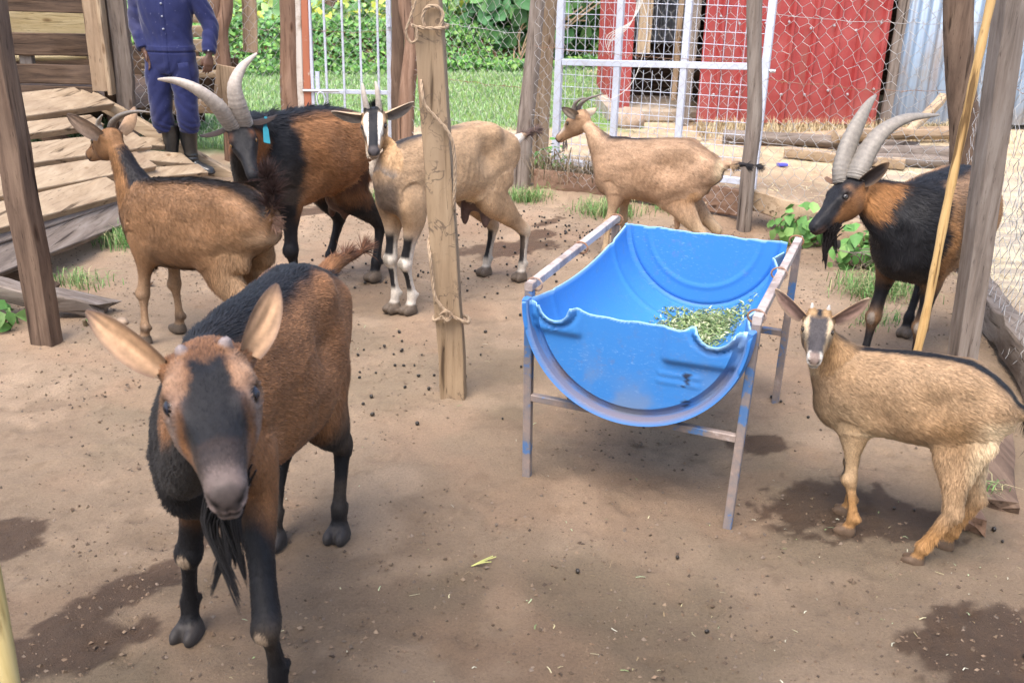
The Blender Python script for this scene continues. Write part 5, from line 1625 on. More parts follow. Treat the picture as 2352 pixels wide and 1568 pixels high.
        if key in S.get('stifle', {}): st = np.array(S['stifle'][key])
        legchain(cid, [hp_, st, hk, fe, h], RR, h)
        knees[cid] = hk
    # tail
    tb = np.array(S['tail'][0])
    tp = interp_rows(S['tail'], 9)
    tr = np.linspace(0.030, 0.010, 9) * s
    for i in range(9): chains.append((7, i / 8, tp[i], np.array([0, 0, tr[i]]), np.array([0, tr[i], 0])))
    mb.tube(tp, tr, 10)
    for e_ in S.get('udder', []):
        ellipsoid(mb, e_[:3], e_[3:6])
        chains.append((8, 0, np.array(e_[:3]), np.array([0, 0, e_[5]]), np.array([0, e_[4], 0])))
    for e_ in S.get('lumps', []):
        ellipsoid(mb, e_[:3], e_[3:6])
    V, q = remesh(np.vstack(mb.v), [np.vstack(mb.f[k]) for k in (3, 4) if mb.f[k]], S.get('voxel', 0.0065))
    V = smooth_verts(V, q, S.get('smooth', 3), 0.5)
    keep = np.clip(sstep(-np.linalg.norm(V - hw(0.45, 0, -0.15), axis=1), -0.85 * HL, -0.65 * HL) + sstep(-V[:, 2], -0.30 * s, -0.22 * s), 0, 1)[:, None]
    V = V * keep + smooth_verts(V, q, 22, 0.55) * (1 - keep)
    # fields
    C = np.array([c[2] for c in chains]); U = np.array([c[3] for c in chains]); La = np.array([c[4] for c in chains])
    cid = np.array([c[0] for c in chains]); ct = np.array([c[1] for c in chains])
    un, ln = np.linalg.norm(U, axis=1), np.linalg.norm(La, axis=1)
    def fields(V):
        best = np.full(len(V), 1e9); bi = np.zeros(len(V), int)
        tang = np.cross(unit(La), unit(U))
        for k in range(len(chains)):
            d = V - C[k]
            a, b, c = (d @ (U[k] / un[k])) / un[k], (d @ (La[k] / ln[k])) / ln[k], (d @ tang[k]) / (0.5 * (un[k] + ln[k]))
            dd = a * a + b * b + c * c
            if cid[k] == 1: dd = dd * 1.05
            m = dd < best
            best[m] = dd[m]; bi[m] = k
        F = {}
        F['id'], F['t'] = cid[bi], ct[bi]
        d = V - C[bi]
        F['a'] = (d * unit(U)[bi]).sum(1) / un[bi]
        F['b'] = (d * unit(La)[bi]).sum(1) / ln[bi]
        dh = V - hp
        F['hf'], F['hl'], F['hu'] = dh @ f / HL, dh @ l / HL, dh @ u / HL
        F['hl'] = F['hl'] / (1 + (S.get('hwid', 1.0) - 1) * (1 - sstep(F['hf'], 0.55, 0.85)))
        F['x'], F['y'], F['z'] = V[:, 0], V[:, 1], V[:, 2]
        F['bi'] = bi
        return F
    F = fields(V)
    nr = vert_normals(V, q)
    # ---- sculpting by displacement
    D = np.zeros(len(V))
    hd_m = (F['hf'] > 0.2).astype(float) * (np.abs(F['hl']) < 0.35) * (np.linalg.norm(V - hp, axis=1) < 1.3 * HL)
    def gd(a, b, c, ra, rb, rc): return np.exp(-(((F['hf'] - a) / ra) ** 2 + ((np.abs(F['hl']) - b) / rb) ** 2 + ((F['hu'] - c) / rc) ** 2))
    D -= hd_m * HL * 0.030 * gd(0.415, 0.19, -0.065, 0.050, 0.05, 0.040)              # socket
    D -= hd_m * HL * 0.014 * gd(0.990, 0.048, -0.158, 0.018, 0.022, 0.012)            # nostril
    D -= hd_m * HL * 0.014 * gd(0.962, 0.074, -0.138, 0.022, 0.016, 0.014)
    ml = -0.232 - 0.03 * (F['hf'] - 0.9) + 0.022 * sstep(F['hf'], 0.90, 0.99)
    D -= hd_m * HL * 0.012 * np.exp(-((F['hu'] - ml) / 0.013) ** 2) * sstep(F['hf'], 0.72, 0.80)   # mouth
    D -= hd_m * HL * 0.010 * np.exp(-(F['hl'] / 0.012) ** 2) * sstep(F['hf'], 0.95, 0.99) * sstep(-F['hu'], 0.16, 0.18)
    de = np.sqrt(((F['hf'] - 0.415) / 1.25) ** 2 + (np.abs(F['hl']) - 0.188) ** 2 * 0.5 + (F['hu'] + 0.062) ** 2)
    D += hd_m * HL * 0.016 * np.exp(-((de - 0.052) / 0.016) ** 2) * sstep(np.abs(F['hl']), 0.10, 0.14)
    D += hd_m * HL * (0.020 * gd(0.52, 0.11, -0.03, 0.10, 0.028, 0.03) - 0.016 * gd(0.60, 0.115, -0.12, 0.09, 0.03, 0.05) + 0.012 * gd(0.30, 0.10, 0.045, 0.05, 0.04, 0.04) - 0.010 * gd(0.30, 0.0, 0.05, 0.08, 0.03, 0.05))
    # bone and muscle: hip point, ribs hollow, shoulder
    def gb(x, y, z, r): return np.exp(-(((V[:, 0] - x) ** 2 + (np.abs(V[:, 1]) - y) ** 2 + (V[:, 2] - z) ** 2) / r ** 2))
    hx, hz = S['hip']
    tm = (F['id'] == 0) | (F['id'] == 5) | (F['id'] == 6)
    D += tm * s * S.get('bony', 1.0) * (0.018 * gb(hx + 0.06 * s, 0.085 * s, hz + 0.135 * s, 0.055 * s) - 0.030 * gb(hx + 0.14 * s, 0.12 * s, hz + 0.03 * s, 0.07 * s)
                 + 0.010 * gb(hx - 0.07 * s, 0.07 * s, hz + 0.06 * s, 0.045 * s) - 0.010 * gb(hx - 0.0 * s, 0.13 * s, hz + 0.08 * s, 0.05 * s))
    sx, sz = S['sho']
    D += tm * s * (0.012 * gb(sx + 0.02 * s, 0.13 * s, sz + 0.02 * s, 0.07 * s) - 0.010 * gb(sx - 0.10 * s, 0.15 * s, sz + 0.0 * s, 0.06 * s))
    ribz = np.exp(-(((V[:, 0] - 0.02 * s) / (0.13 * s)) ** 2 + ((V[:, 2] - (hz - 0.04 * s)) / (0.11 * s)) ** 2)) * (F['id'] == 0)
    D += ribz * s * 0.0006 * S.get('bony', 1.0) * np.sin((V[:, 0] + 0.25 * V[:, 2]) * 2 * np.pi / (0.036 * s))
    D += s * 0.010 * (fbm(V, 11, 3) - 0.5) * ((F['id'] == 0) | (F['id'] == 1))
    D += s * 0.0025 * (fbm(V, 40, 5) - 0.5)
    lg_ = (F['id'] >= 3) & (F['id'] <= 6) & (V[:, 2] < 0.20 * s) & (V[:, 2] > 0.085 * s)
    D -= lg_ * 0.0030 * s * np.exp(-((F['a'] + 0.25) / 0.30) ** 2)
    V = V + nr * D[:, None]
    V[:, 2] = np.maximum(V[:, 2], -0.004)
    nr = vert_normals(V, q)
    F = fields(V)
    F['n'] = fbm(V, 22, 8); F['n2'] = fbm(V, 7, 12); F['s'] = s
    F['kn'] = knees; F['nr'] = nr
    col = S['paint'](F, V)
    bod = ((F['id'] != 2) & (F['id'] != 8))
    strk = fbm(V * np.array((9.0, 46.0, 46.0)), 1.0, 61 + S['seed'], 2) - 0.5
    strk2 = fbm(V * np.array((30.0, 30.0, 9.0)), 1.0, 67 + S['seed'], 2) - 0.5
    legz = (F['id'] >= 3) & (F['id'] <= 6)
    col = col * (1 + bod * 0.55 * np.where(legz, strk2, strk) + 0.18 * (fbm(V, 3.5, 71) - 0.5))[:, None]
    dust = bod * sstep(fbm(V, 5.0, 73 + S['seed']), 0.52, 0.75) * (1 - sstep(V[:, 2], 0.30 * s, 0.62 * s)) * 0.28
    col = mixv(col, (0.24, 0.17, 0.115), dust)
    # muzzle skin, mouth line, hooves, lids common to all
    hm = (F['id'] == 2)
    lid = np.exp(-(((F['hf'] - 0.415) / 0.075) ** 2 + ((np.abs(F['hl']) - 0.18) / 0.06) ** 2 + ((F['hu'] + 0.065) / 0.045) ** 2) * 1.3)
    col = mixv(col, (0.02, 0.014, 0.012), np.clip(lid * 1.2, 0, 0.9) * hm)
    mouth = np.exp(-((F['hu'] - ml) / 0.010) ** 2) * sstep(F['hf'], 0.76, 0.82) * hm
    col = mixv(col, (0.012, 0.009, 0.009), mouth * 0.85)
    nos = np.exp(-(((F['hf'] - 0.985) / 0.030) ** 2 + ((np.abs(F['hl']) - 0.046 - 0.9 * (F['hu'] + 0.158)) / 0.014) ** 2 + ((F['hu'] + 0.152) / 0.018) ** 2))
    nos2 = np.exp(-(((F['hf'] - 0.962) / 0.020) ** 2 + ((np.abs(F['hl']) - 0.076) / 0.014) ** 2 + ((F['hu'] + 0.136) / 0.010) ** 2))
    col = mixv(col, (0.006, 0.005, 0.005), np.clip((nos + nos2) * 1.3, 0, 1) * hm)
    leg = (F['id'] >= 3) & (F['id'] <= 6)
    hv = leg * sstep(-F['z'], -0.047 * s, -0.036 * s)
    col = mixv(col, S.get('hoofcol', HOOF) * (0.6 + 0.8 * F['n'][:, None]), hv)
    # ---- comb directions
    tang = np.zeros_like(V)
    idn = F['id']
    tang[idn == 0] = (-0.9, 0, -0.38)
    legm = leg
    tang[legm] = (-0.12, 0, -1)
    nk = idn == 1
    axis_n = unit((np.array(S['nc']) + np.array(S['nt'])) / 2 - hw(0.1, 0, -0.2))
    tang[nk] = axis_n + np.array((0, 0, -0.45))
    tang[idn == 2] = -f * 0.9 - u * 0.3
    tang[idn == 7] = unit(tp[-1] - tp[0])
    tang[idn == 8] = (0, 0, -1)
    tang = tang + 0.25 * (np.stack([vnoise(V, 9, k) for k in (1, 2, 3)], 1) - 0.5)
    Ln = np.full(len(V), 0.017 * s)
    Ln[legm] = 0.008 * s
    thigh = (idn >= 5) & (idn <= 6) & (F['t'] < 0.35)
    Ln[thigh] = 0.018 * s
    Ln[idn == 2] = 0.0065 * s
    Ln[nk] = 0.018 * s
    Ln[idn == 8] = 0.002
    Ln = Ln * S.get('furlen', 1.0)
    if 'furmod' in S: Ln = S['furmod'](F, V, Ln)
    dens = np.ones(len(V))
    dens[idn == 8] = 0.05
    dens[hv > 0.3] = 0.0
    muz = hm * sstep(F['hf'], 0.88, 0.94)
    dens = dens * (1 - 0.97 * muz) * (1 - 0.95 * np.clip(lid * 1.3, 0, 1) * hm)
    dens[(idn == 2)] *= 2.0
    dens[legm & ~thigh] *= 1.5
    fv, fq, ft, fc, fn = fur_strands(V, q, nr, col, tang, Ln, dens, S.get('hairs', 42000), S['seed'], S.get('lift', 0.26))
    # ---- ears (same body mesh)
    eb = MB()
    for sg, key in ((1, 'earL'), (-1, 'earR')):
        d, o_, L_, W_ = S[key]
        ear_geo(eb, hw(0.10, sg * 0.175 * S.get('hwid', 1.0), -0.055), d[0] * f + d[1] * l + d[2] * u, o_[0] * f + o_[1] * l + o_[2] * u, L_ * HL, W_ * HL,
                np.array(S['ear_in']), np.array(S['ear_out']), np.array(S['ear_rim']), S.get('cup', 0.5), sg + S['seed'], S.get('droop', 0.0))
    ev, eq, ec_ = np.vstack(eb.v), np.vstack(eb.f[4]), np.vstack(eb.c)
    en = vert_normals(ev, eq)
    n0, n1 = len(V), len(V) + len(ev)
    allV = np.vstack([V, ev, fv])
    allC = np.vstack([col, ec_, fc])
    allN = np.vstack([nr, en, fn])
    me = make_mesh('goat_body', allV, [np.vstack([q, eq + n0, fq + n1]), ft + n1], allC, True, allN)
    link('body', me, M['coat'], root)
    # ---- eyes
    for sg in (1, -1):
        c = hw(0.415, sg * S.get('eyl', 0.154) * S.get('hwid', 1.0), -0.062)
        nrm = unit(0.28 * f + sg * 0.93 * l + 0.22 * u)
        hz_ = unit(f - nrm * (f @ nrm))
        vt = np.cross(hz_, nrm)
        r = 0.044 * HL
        th = np.linspace(0.0, np.pi, 17)[1:-1]
        rings, cols = [], []
        for t in th:
            a = np.linspace(0, 2 * np.pi, 24, endpoint=False)
            rings.append(c + r * (np.cos(t) * nrm + np.sin(t) * (np.cos(a)[:, None] * hz_ + np.sin(a)[:, None] * vt)))
            px, py = np.sin(t) * np.cos(a), np.sin(t) * np.sin(a)
            pup = (np.abs(px) < 0.42) & (np.abs(py) < 0.15) & (t < 1.5)
            iris = np.full(24, (np.sin(t) < 0.62) and (t < 1.5))
            cc = np.where(pup[:, None], np.array((0.004, 0.004, 0.006)), np.where(iris[:, None], np.array(S.get('iris', (0.16, 0.10, 0.04))), np.array((0.012, 0.009, 0.008))))
            cols.append(cc)
        m2 = MB()
        cl = np.vstack(cols + [cols[0][:1], cols[-1][:1]])
        m2.loft(rings, None)
        m2.c[-1] = cl
        e = m2.build('eye', M['eye'], None, cols=True)
        e.parent = root
    # ---- horns
    for path, rad, hc in S.get('horns', []):
        P_ = np.array([hw(*pp) for pp in path]) if S.get('hornspace', 'head') == 'head' else np.array(path)
        P_ = interp_rows(P_, 70)
        rd = np.interp(np.linspace(0, 1, 70), np.linspace(0, 1, len(rad)), rad)
        tt = np.linspace(0, 1, 70)
        wv = 5.0 * vnoise(np.stack([tt * 17, tt * 0 + S['seed'], tt * 0], 1), 1.0, 5)
        rdg = 1 + 0.040 * np.sin(tt * 135 + wv) * (1 - tt) ** 0.5 * (0.4 + vnoise(np.stack([tt * 23, tt * 0, tt * 0 + S['seed']], 1), 1.0, 6))
        hcn = np.asarray(hc)
        cs = hcn * (0.75 + 0.35 * np.sin(tt * 135 + wv + 1)[:, None] * (1 - tt)[:, None] * 0.5 + 0.35 * tt[:, None])
        m2 = MB()
        m2.tube(P_, rd * rdg, 14, col=None, ecc=0.72)
        m2.c[-1] = np.vstack([np.repeat(cs, 14, 0), cs[:1], cs[-1:]])
        e = m2.build('horn', M['horn'], None, cols=True)
        e.parent = root
    # ---- beard, crest, tail hair as child meshes
    for nm, args in S.get('locks', []):
        m2 = MB()
        for (pts, d0, L_, rad, c_, n_, sp, gv) in args:
            pp = [hw(*q_[1:]) if q_[0] == 'h' else np.array(q_) for q_ in pts]
            dd = d0[1] * f + d0[2] * l + d0[3] * u if d0[0] == 'h' else np.array(d0)
            locks(m2, pp, dd, L_, rad, c_, S['seed'] + n_, n_, sp, gv)
        e = m2.build(nm, M['coat'], None, cols=True)
        e.parent = root
    if 'wisps' in S:
        m2 = MB()
        (pts, d0, L_, rad, c_, k_, n_) = S['wisps']
        wisps(m2, [hw(*q_) for q_ in pts], d0, L_, rad, c_, S['seed'], k_, n_)
        e = m2.build('beard', M['coat'], None, cols=True)
        e.parent = root
    if 'eartag' in S:
        d, o_, L_, W_ = S['earL']
        dirv = unit(d[0] * f + d[1] * l + d[2] * u)
        pt = hw(0.10, 0.165, -0.055) + dirv * L_ * HL * 0.55
        m2 = MB()
        dn = unit(np.array(S['eartag']))
        sd = unit(np.cross(dn, np.array((0.3, 0.8, 0.2))))
        nn = np.cross(dn, sd)
        rows = []
        for t, w in ((0, .006), (.03, .007), (.045, .011), (.105, .013), (.11, .011)):
            cc = pt + dn * t + nn * 0.15 * t
            rows.append([cc + sd * w + nn * .0012, cc - sd * w + nn * .0012, cc - sd * w - nn * .0012, cc + sd * w - nn * .0012])
        m2.loft(rows)
        m2.tube([pt - nn * 0.012, pt + nn * 0.012], 0.007, 10)
        e = m2.build('ear_tag', M['tag'], None)
        e.parent = root
    return root
# ---------------------------------------------------------------- the seven goats
def leg_mask(F, *ids):
    m = np.zeros(len(F['id']), bool)
    for i in ids: m |= F['id'] == i
    return m

def dorsal(F, w, soft=0.02):
    ok = (F['id'] == 0) | (F['id'] == 5) | (F['id'] == 6)
    return ok * (1 - sstep(np.abs(F['y']) + 0.02 * (F['n'] - 0.5), w - soft, w + soft)) * sstep(F['nr'][:, 2], 0.2, 0.5)

def crest(F, w=0.45):
    return (F['id'] == 1) * sstep(F['a'] + 0.25 * (F['n'] - 0.5), w, w + 0.3)

def face(F):
    hm = F['id'] == 2
    top = sstep(F['hu'] + 0.33 * np.maximum(F['hf'] - 0.35, 0) * 0.35, -0.10, -0.03)
    return hm, top

def base_brown(F, c, k=0.22):
    c = np.asarray(c, float)
    v = 1 + k * (F['n2'] - 0.5) * 2 + 0.25 * (F['n'] - 0.5)
    out = c[None] * v[:, None]
    return out

def paint_front(F, V):
    s = F['s']
    c = base_brown(F, (0.215, 0.098, 0.042))
    tor = leg_mask(F, 0, 5, 6)
    c = mixv(c, (0.28, 0.135, 0.062), tor * sstep(F['z'], 0.55, 0.75) * 0.5)
    c = mixv(c, BLACK, dorsal(F, 0.062, 0.025))
    c = mixv(c, BLACK, crest(F, 0.2) * (1 - sstep(F['t'], 0.75, 0.95)))
    c = mixv(c, BLACK, (F['id'] == 0) * (1 - sstep(F['z'] + 0.05 * F['n'], 0.40, 0.47)))                       # belly
    c = mixv(c, BLACK, leg_mask(F, 0, 3, 4) * sstep(V[:, 0] - 0.12 * (V[:, 2] - 0.5) + 0.05 * F['n'], 0.30, 0.36) * (V[:, 2] < 0.70))   # chest
    nk = F['id'] == 1
    c = mixv(c, BLACK, nk * (1 - sstep(F['a'] + 0.3 * (F['n'] - 0.5), -0.55, -0.2)))
    c = mixv(c, BLACK, nk * (1 - sstep(F['t'] + 0.25 * (F['n'] - 0.5) + 0.1 * F['a'], 0.08, 0.26)))
    for i, kk in ((3, 3), (4, 4), (5, 5), (6, 6)):
        m = F['id'] == i
        lo = 1 - sstep(F['z'] + 0.06 * F['n'], 0.33 if i < 5 else 0.36, 0.46 if i < 5 else 0.46)
        c = mixv(c, BLACK, m * lo)
        kz = F['kn'][kk]
        back = sstep(-(F['nr'][:, 0]), 0.45, 0.85) * (F['z'] < 0.36)
        c = mixv(c, (0.20, 0.075, 0.022), m * back * (0.9 if i > 4 else 0.7))
        if i < 5:
            d = np.linalg.norm((V - (kz + np.array((0.03, 0, -0.008)) * s)) / np.array((0.03, 0.016, 0.022)), axis=1)
            c = mixv(c, (0.36, 0.27, 0.19), m * (1 - sstep(d, 0.75, 1.0)))
    hm = F['id'] == 2
    hf, hl, hu = F['hf'], np.abs(F['hl']), F['hu']
    F['nf'] = fbm(V, 75, 33)
    hc = base_brown(F, (0.165, 0.078, 0.037)) * (0.75 + 0.5 * F['nf'][:, None])
    hc = mixv(hc, (0.25, 0.145, 0.088), 0.8 * sstep(hf, 0.12, 0.25) * (1 - sstep(hf, 0.38, 0.5)) * sstep(hl, 0.06, 0.12))    # brow patches
    hc = mixv(hc, (0.062, 0.043, 0.036), sstep(hf, 0.66, 0.80) * sstep(hu, -0.27, -0.17))
    blaze = (1 - sstep(hl + 0.07 * (F['n'] - 0.5) + 0.06 * (F['nf'] - 0.5), 0.050 + 0.05 * sstep(hf, 0.40, 0.52), 0.110 + 0.06 * sstep(hf, 0.40, 0.52))) * sstep(hf + 0.20 * (F['n'] - 0.5) + 0.14 * (F['nf'] - 0.5), 0.17, 0.31) * (1 - 0.55 * sstep(hf, 0.60, 0.84)) * sstep(hu, -0.16, -0.06)
    hc = mixv(hc, BLACK * 0.8, np.clip(blaze * 1.25, 0, 1))
    side = sstep(hf, 0.45, 0.55) * (1 - sstep(hf, 0.70, 0.86)) * sstep(hl, 0.07, 0.11)
    hc = mixv(hc, BLACK, side * 0.85 * (1 - sstep(-hu, 0.12, 0.18)))
    jaw = sstep(-hu + 0.04 * (F['n'] - 0.5), 0.26, 0.33)
    hc = mixv(hc, BLACK, jaw * (1 - sstep(hf, 0.85, 0.92)))
    hc = mixv(hc, (0.20, 0.14, 0.115), np.exp(-((hf - 0.47) / 0.05) ** 2 - ((hl - 0.17) / 0.05) ** 2) * 0.8)
    hc = mixv(hc, (0.105, 0.078, 0.069), sstep(hf, 0.82, 0.92))
    hc = mixv(hc, (0.24, 0.18, 0.165), sstep(hf, 0.88, 0.93) * sstep(-hu, 0.160, 0.178) * (1 - sstep(-hu, 0.204, 0.212)))
    hc = mixv(hc, (0.050, 0.038, 0.035), sstep(hf, 0.945, 0.97) * (1 - sstep(hl - 0.35 * (hu + 0.19), 0.040, 0.055)) * (hu > -0.19))
    hc = mixv(hc, (0.22, 0.17, 0.155), sstep(hf, 0.84, 0.90) * sstep(-hu, 0.218, 0.228))
    hc = mixv(hc, (0.30, 0.185, 0.115), np.exp(-((hf - 0.345) / 0.035) ** 2 - ((hl - 0.155) / 0.035) ** 2) * 0.7)
    hc = mixv(hc, (0.26, 0.195, 0.16), np.exp(-((hf - 0.465) / 0.022) ** 2 - ((hl - 0.185) / 0.03) ** 2) * 0.8)
    hc = mixv(hc, (0.24, 0.10, 0.035), np.exp(-((hf - 0.60) / 0.10) ** 2 - ((hl - 0.135) / 0.016) ** 2) * 0.75)
    d = np.linalg.norm(np.stack([hf - 0.155, hl - 0.095, (hu - 0.065) * 0.6], 1), axis=1)
    hc = mixv(hc, (0.20, 0.165, 0.16), 1 - sstep(d + 0.02 * (F['n'] - 0.5), 0.024, 0.04))                       # horn scars
    c = np.where(hm[:, None], hc, c)
    c = mixv(c, (0.10, 0.038, 0.016), (F['id'] == 7) * sstep(F['t'], 0.3, 0.9))
    return c

def paint_left(F, V):
    c = base_brown(F, (0.190, 0.102, 0.050))
    tor = leg_mask(F, 0, 5, 6)
    c = mixv(c, (0.27, 0.165, 0.088), tor * sstep(-F['x'], 0.06, 0.24) * (1 - sstep(F['z'], 0.34, 0.58)))
    c = mixv(c, (0.34, 0.22, 0.13), tor * (1 - sstep(F['x'], -0.33, -0.24)) * (1 - sstep(F['z'], 0.52, 0.58)))
    c = mixv(c, (0.022, 0.016, 0.013), dorsal(F, 0.040, 0.018))
    nk = F['id'] == 1
    c = np.where(nk[:, None], base_brown(F, (0.23, 0.115, 0.048)), c)
    c = mixv(c, (0.015, 0.013, 0.015), crest(F, 0.55) * (1 - sstep(F['t'], 0.8, 0.98)))
    c = mixv(c, CREAM * 0.8, (F['id'] == 0) * (1 - sstep(F['z'] + 0.03 * F['n'], 0.335, 0.365)) * (1 - sstep(F['x'], 0.05, 0.14)))
    c = mixv(c, (0.29, 0.185, 0.11), leg_mask(F, 3, 4) * (1 - sstep(F['z'], 0.20, 0.36)))
    c = mixv(c, (0.03, 0.022, 0.018), leg_mask(F, 3, 4) * (1 - sstep(F['z'], 0.20, 0.22)) * sstep(F['z'], 0.16, 0.19) * sstep(F['nr'][:, 0], 0.2, 0.6) * 0.8)
    c = mixv(c, (0.05, 0.035, 0.028), leg_mask(F, 3, 4) * np.exp(-((F['z'] - 0.07) / 0.02) ** 2) * 0.7)
    c = mixv(c, (0.06, 0.045, 0.04), leg_mask(F, 5, 6) * (1 - sstep(F['z'], 0.25, 0.33)) * sstep(F['nr'][:, 0], 0.1, 0.5))
    hm = F['id'] == 2
    hc = base_brown(F, (0.25, 0.13, 0.06))
    hc = mixv(hc, (0.03, 0.02, 0.018), sstep(F['hu'], 0.0, 0.04) * sstep(F['hf'], 0.12, 0.3))
    hc = mixv(hc, (0.04, 0.03, 0.028), sstep(F['hf'], 0.86, 0.94))
    c = np.where(hm[:, None], hc, c)
    c = mixv(c, (0.035, 0.02, 0.016), (F['id'] == 7) * sstep(F['t'], 0.0, 0.4))
    return c

def paint_black(F, V):
    c = base_brown(F, (0.255, 0.118, 0.050))
    tor = leg_mask(F, 0, 5, 6)
    x, z = F['x'], F['z']
    c = mixv(c, (0.33, 0.155, 0.065), tor * sstep(z, 0.62, 0.72) * 0.6)
    c = mixv(c, BLACK, dorsal(F, 0.070, 0.03))
    sh = leg_mask(F, 0, 3, 4) * sstep(x + 0.10 * (F['n'] - 0.5) + 0.20 * (z - 0.6) * (z < 0.6), 0.13, 0.20)
    c = mixv(c, BLACK, sh)
    c = mixv(c, BLACK, leg_mask(F, 0) * (1 - sstep(z + 0.04 * F['n'] - 0.12 * np.maximum(x, 0), 0.405, 0.455)))
    c = mixv(c, (0.035, 0.014, 0.009), leg_mask(F, 5, 6) * sstep(x + 0.06 * (F['n'] - 0.5), -0.30, -0.22) * sstep(z, 0.36, 0.5) * 0.92)
    c = mixv(c, (0.30, 0.12, 0.045), leg_mask(F, 5, 6) * (1 - sstep(x, -0.36, -0.28)) * (z > 0.3))
    for i in (3, 4, 5, 6):
        m = F['id'] == i
        c = mixv(c, BLACK * 1.2, m * (1 - sstep(z + 0.05 * F['n'], 0.38, 0.47)))
        c = mixv(c, (0.13, 0.045, 0.018), m * sstep(-F['nr'][:, 0], 0.3, 0.8) * (z < 0.38) * 0.9)
    nk = F['id'] == 1
    nc = base_brown(F, (0.235, 0.095, 0.036))
    nc = mixv(nc, BLACK, sstep(F['a'] + 0.3 * (F['n'] - 0.5), 0.25, 0.55))
    nc = mixv(nc, BLACK, 1 - sstep(F['t'] + 0.1 * F['n'], 0.20, 0.40))
    nc = mixv(nc, BLACK, 1 - sstep(F['a'], -0.75, -0.45))
    c = np.where(nk[:, None], nc, c)
    hm = F['id'] == 2
    hc = np.tile(BLACK * 1.15, (len(V), 1))
    hc = mixv(hc, (0.15, 0.06, 0.024), sstep(-F['hu'], 0.16, 0.26) * (1 - sstep(F['hf'], 0.62, 0.75)) * 0.9)
    hc = mixv(hc, (0.11, 0.045, 0.02), np.exp(-((F['hf'] - 0.33) / 0.07) ** 2 - ((np.abs(F['hl']) - 0.16) / 0.04) ** 2))
    c = np.where(hm[:, None], hc, c)
    c = mixv(c, BLACK, F['id'] == 7)
    c = mixv(c, np.array((0.085, 0.045, 0.032)), F['id'] == 8)
    return c

def paint_white(F, V):
    x, z = F['x'], F['z']
    c = base_brown(F, (0.395, 0.258, 0.148), 0.15)
    tor = leg_mask(F, 0, 5, 6)
    c = mixv(c, (0.045, 0.038, 0.036), dorsal(F, 0.026, 0.02) * sstep(x, -0.12, 0.10))
    c = mixv(c, CREAM * 1.15, leg_mask(F, 0) * (1 - sstep(z + 0.03 * F['n'] - 0.10 * np.maximum(x - 0.1, 0), 0.445, 0.490)) * (1 - sstep(x, 0.26, 0.34)))
    c = mixv(c, (0.085, 0.068, 0.058), leg_mask(F, 0, 3, 4) * sstep(x + 0.05 * (F['n'] - 0.5), 0.36, 0.42) * (1 - sstep(z, 0.56, 0.66)) * (1 - sstep(np.abs(F['y']), 0.05, 0.09)) * 0.85)
    c = mixv(c, CREAM, leg_mask(F, 5, 6) * (1 - sstep(x, -0.42, -0.37)) * 0.7)
    nk = F['id'] == 1
    nc = base_brown(F, (0.40, 0.25, 0.13), 0.15)
    nc = mixv(nc, (0.42, 0.35, 0.27), (1 - sstep(F['a'] + 0.3 * (F['n'] - .5), -0.5, 0.0)))
    nc = mixv(nc, (0.17, 0.135, 0.11), (1 - sstep(F['a'], -0.3, 0.2)) * (1 - sstep(F['t'], 0.15, 0.45)) * 0.85)
    c = np.where(nk[:, None], nc, c)
    for i in (3, 4):
        m = F['id'] == i
        kz = F['kn'][i]
        c = mixv(c, WHITE * 0.85, m * (1 - sstep(z, 0.26, 0.42)))
        fr = sstep(F['nr'][:, 0], 0.15, 0.5)
        c = mixv(c, BLACK, m * fr * sstep(z, 0.245, 0.265) * (1 - sstep(z, 0.33, 0.37)))
        c = mixv(c, BLACK, m * fr * sstep(z, 0.09, 0.12) * (1 - sstep(z, 0.19, 0.205)))
        d = np.linalg.norm((V - (kz + np.array((0.03, 0, 0)))) / np.array((0.03, 0.018, 0.028)), axis=1)
        c = mixv(c, (0.26, 0.23, 0.19), m * (1 - sstep(d, 0.7, 1.0)))
    for i in (5, 6):
        m = F['id'] == i
        c = mixv(c, WHITE * 0.72, m * (1 - sstep(z, 0.16, 0.30)))
        c = mixv(c, BLACK, m * sstep(F['nr'][:, 0], 0.35, 0.65) * sstep(z, 0.07, 0.10) * (1 - sstep(z, 0.21, 0.25)))
    hm = F['id'] == 2
    hf, hl, hu = F['hf'], np.abs(F['hl']), F['hu']
    hc = base_brown(F, (0.36, 0.23, 0.13), 0.1)
    bl = (1 - sstep(hl, 0.060 + 0.01 * F['n'], 0.078)) * sstep(hu, -0.2, -0.1)
    poll = sstep(hu, -0.03, 0.02) * (1 - sstep(hf, 0.16, 0.24)) * (1 - sstep(hl, 0.13, 0.16))
    stripe = sstep(hl, 0.058, 0.074) * (1 - sstep(hl, 0.125 - 0.03 * sstep(hf, 0.5, 0.8), 0.15 - 0.03 * sstep(hf, 0.5, 0.8))) * sstep(hf, 0.16, 0.24) * (1 - sstep(hf, 0.80, 0.86)) * sstep(hu, -0.14, -0.08)
    hc = mixv(hc, BLACK * 1.3, np.exp(-((hf - 0.56) / 0.10) ** 2 - ((hl - 0.145) / 0.03) ** 2))
    hc = mixv(hc, WHITE * 1.12, np.clip(stripe * 1.2, 0, 1))
    hc = mixv(hc, BLACK * 1.0, np.clip(bl + poll, 0, 1))
    hc = mixv(hc, (0.05, 0.042, 0.042), sstep(hf, 0.86, 0.92) * sstep(hu, -0.20, -0.15))
    hc = mixv(hc, (0.38, 0.31, 0.24), sstep(hf, 0.80, 0.90) * sstep(-hu, 0.175, 0.20))
    c = np.where(hm[:, None], hc, c)
    c = mixv(c, WHITE * 0.9, (F['id'] == 7) * (1 - sstep(F['t'], 0.3, 0.5)))
    c = mixv(c, (0.09, 0.055, 0.045), (F['id'] == 7) * sstep(F['t'], 0.4, 0.6))
    c = mixv(c, np.array((0.10, 0.062, 0.052)), F['id'] == 8)
    return c

